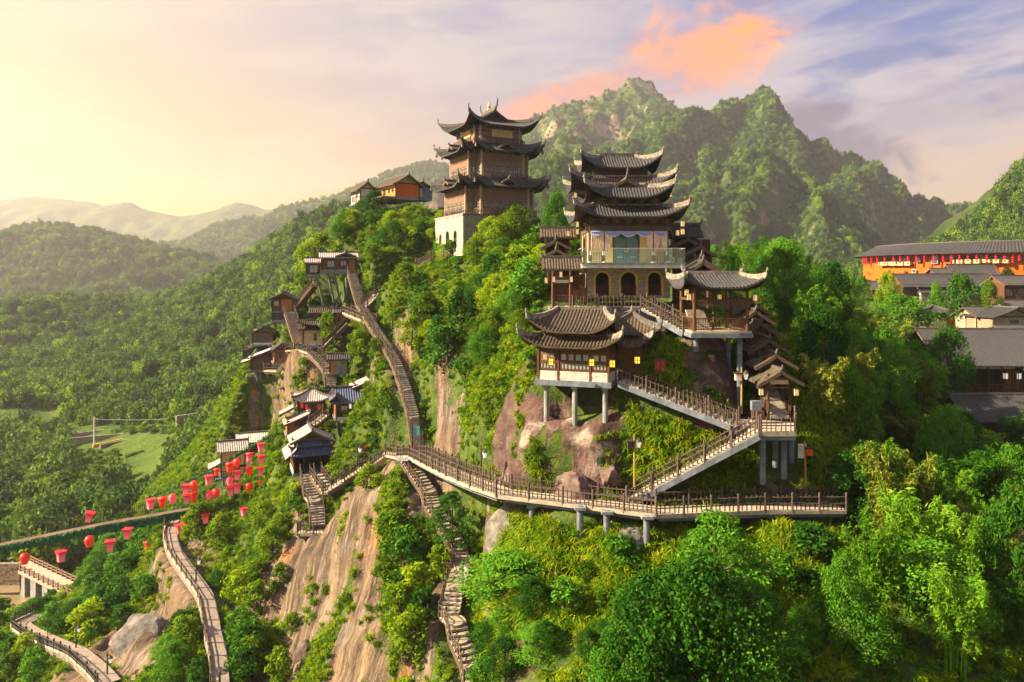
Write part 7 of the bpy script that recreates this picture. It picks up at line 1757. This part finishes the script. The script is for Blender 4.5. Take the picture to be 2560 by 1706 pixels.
for i in kk:      # keep the ivy bridge, walls and concrete bridge in sight
    h_ = 5.0; d = y[i]; yt = HY-(z[i]+h_)/d*F
    if any(d < bd and x0-10 < u_[i] < x1+10 and yt < y1 and v_[i] > y0 for x0,y0,x1,y1,bd in ((160,1060,450,1150,212),(228,1040,246,1115,206),(0,1385,185,1540,125),(260,1190,380,1226,168))): continue
    ok.append(i)
ok = np.array(ok); forest('valley_wood', 'mixed woods covering the left valley and its slopes', x[ok], y[ok], z[ok], 2.0, 6.2, S_f)
n = 9000; x = rng.uniform(-150,-30,n); y = rng.uniform(125,300,n); z = vground(x,y); u_ = 1280+x/y*F; v_ = HY-z/y*F; fld = vnoise(x,y,18,43,3)
k = (u_>-40)&(u_<640)&(v_>1000)&(fld>-.15)&(z>RIVER_Z+.5)&~((u_>150)&(u_<450)&(v_>1085)&(v_<1130)); inside = (x > xs[0]+3) & (y < ys[-1]-3) & (sample(HZ,x,y) > fv(x,y)[0]+.3); k &= ~inside
forest('valley_scrub', 'scrub and garden patches on the valley floor', x[k], y[k], z[k], .8, 2.1, S_f, .8)
n = 5200; x = rng.uniform(60,300,n); y = rng.uniform(115,420,n); z = vground(x,y); u_ = 1280+x/y*F; v_ = HY-z/y*F
k = (u_ > 1700)&(u_<2650)&(np.hypot(x-TC.x,y-TC.y) > RR+6)&~((u_>2080)&(y<178)&(y>95)); forest('village_wood', 'woods round the village on the right', x[k], y[k], z[k], 3.0, 5.5, S_f)
n = 5000; x = rng.uniform(-20,120,n); y = rng.uniform(130,420,n); z = vground(x,y); u_ = 1280+x/y*F
k = (u_ < 2060)&(u_ > 1180); forest('saddle_wood', 'woods filling the saddle behind the towers', x[k], y[k], z[k], 3, 6, S_f)
def ridge_forest(name, label, co, n, smin, smax, rockcut=None, ztop=1e9, umin=-40, umax=2620):
    ny_, nx_, _ = co.shape; i = rng.uniform(0,ny_-1.001,n); j = rng.uniform(0,nx_-1.001,n); a = i.astype(int); b = j.astype(int); f = (i-a)[:,None]; g = (j-b)[:,None]
    p = (co[a,b]*(1-g)+co[a,b+1]*g)*(1-f)+(co[a+1,b]*(1-g)+co[a+1,b+1]*g)*f
    nn = np.cross(co[a,b+1]-co[a,b], co[a+1,b]-co[a,b]); nn /= np.linalg.norm(nn,axis=1,keepdims=True)+1e-9; nz = np.abs(nn[:,2])
    u_ = 1280+p[:,0]/p[:,1]*F; v_ = HY-p[:,2]/p[:,1]*F; k = (u_>umin)&(u_<umax)&(v_<1000)
    if rockcut: k &= (nz + vnoise(p[:,0],p[:,1],50,77,4)*.30 > rockcut) | (rng.random(n) < .12)
    k &= (p[:,2] < ztop) | (rng.random(n) < .3)
    p = p[k]; forest(name, label, p[:,0],p[:,1],p[:,2], smin, smax, S_f, 1.3)
ridge_forest('peak_forest', 'forest on the pointed mountain', RAc, 48000, 3.0, 6.2, .34, 276)
ridge_forest('craggy_forest', 'forest on the craggy mountain', RBc, 26000, 3.6, 7.4, .58, 335)
ridge_forest('spur_forest', 'forest on the low spur between the towers', RCc, 6000, 4, 7.5)
ridge_forest('hillside_forest', 'forest on the hillside at the right edge', REc, 6500, 3.0, 6.0)
ridge_forest('hazy_hill_forest', 'forest on the hazy hill low at the left', RHc, 14000, 5, 9)
ridge_forest('mauve_ridge_forest', 'forest on the long mauve ridge', RFc, 12000, 5, 10)
# ------------------------------------------------------------------ haze: one closed box of pale air
m = bpy.data.materials.new('haze'); m.use_nodes = True; N.tree = m.node_tree; N.tree.nodes.clear()
pv = node('ShaderNodeVolumePrincipled'); pv.inputs['Color'].default_value = (0.84,0.84,0.94,1)
pv.inputs['Density'].default_value = HAZE; pv.inputs['Anisotropy'].default_value = 0.5
ov = node('ShaderNodeOutputMaterial'); N.tree.links.new(pv.outputs[0], ov.inputs['Volume'])
hb = MB().box((0, 1600, (-77+436)/2), (6000, 3800, 436+77))
ho = hb.build('haze', m); tag(ho, 'pale evening haze filling the valley air', 'haze', kind='stuff')
sc.cycles.volume_step_rate = 4
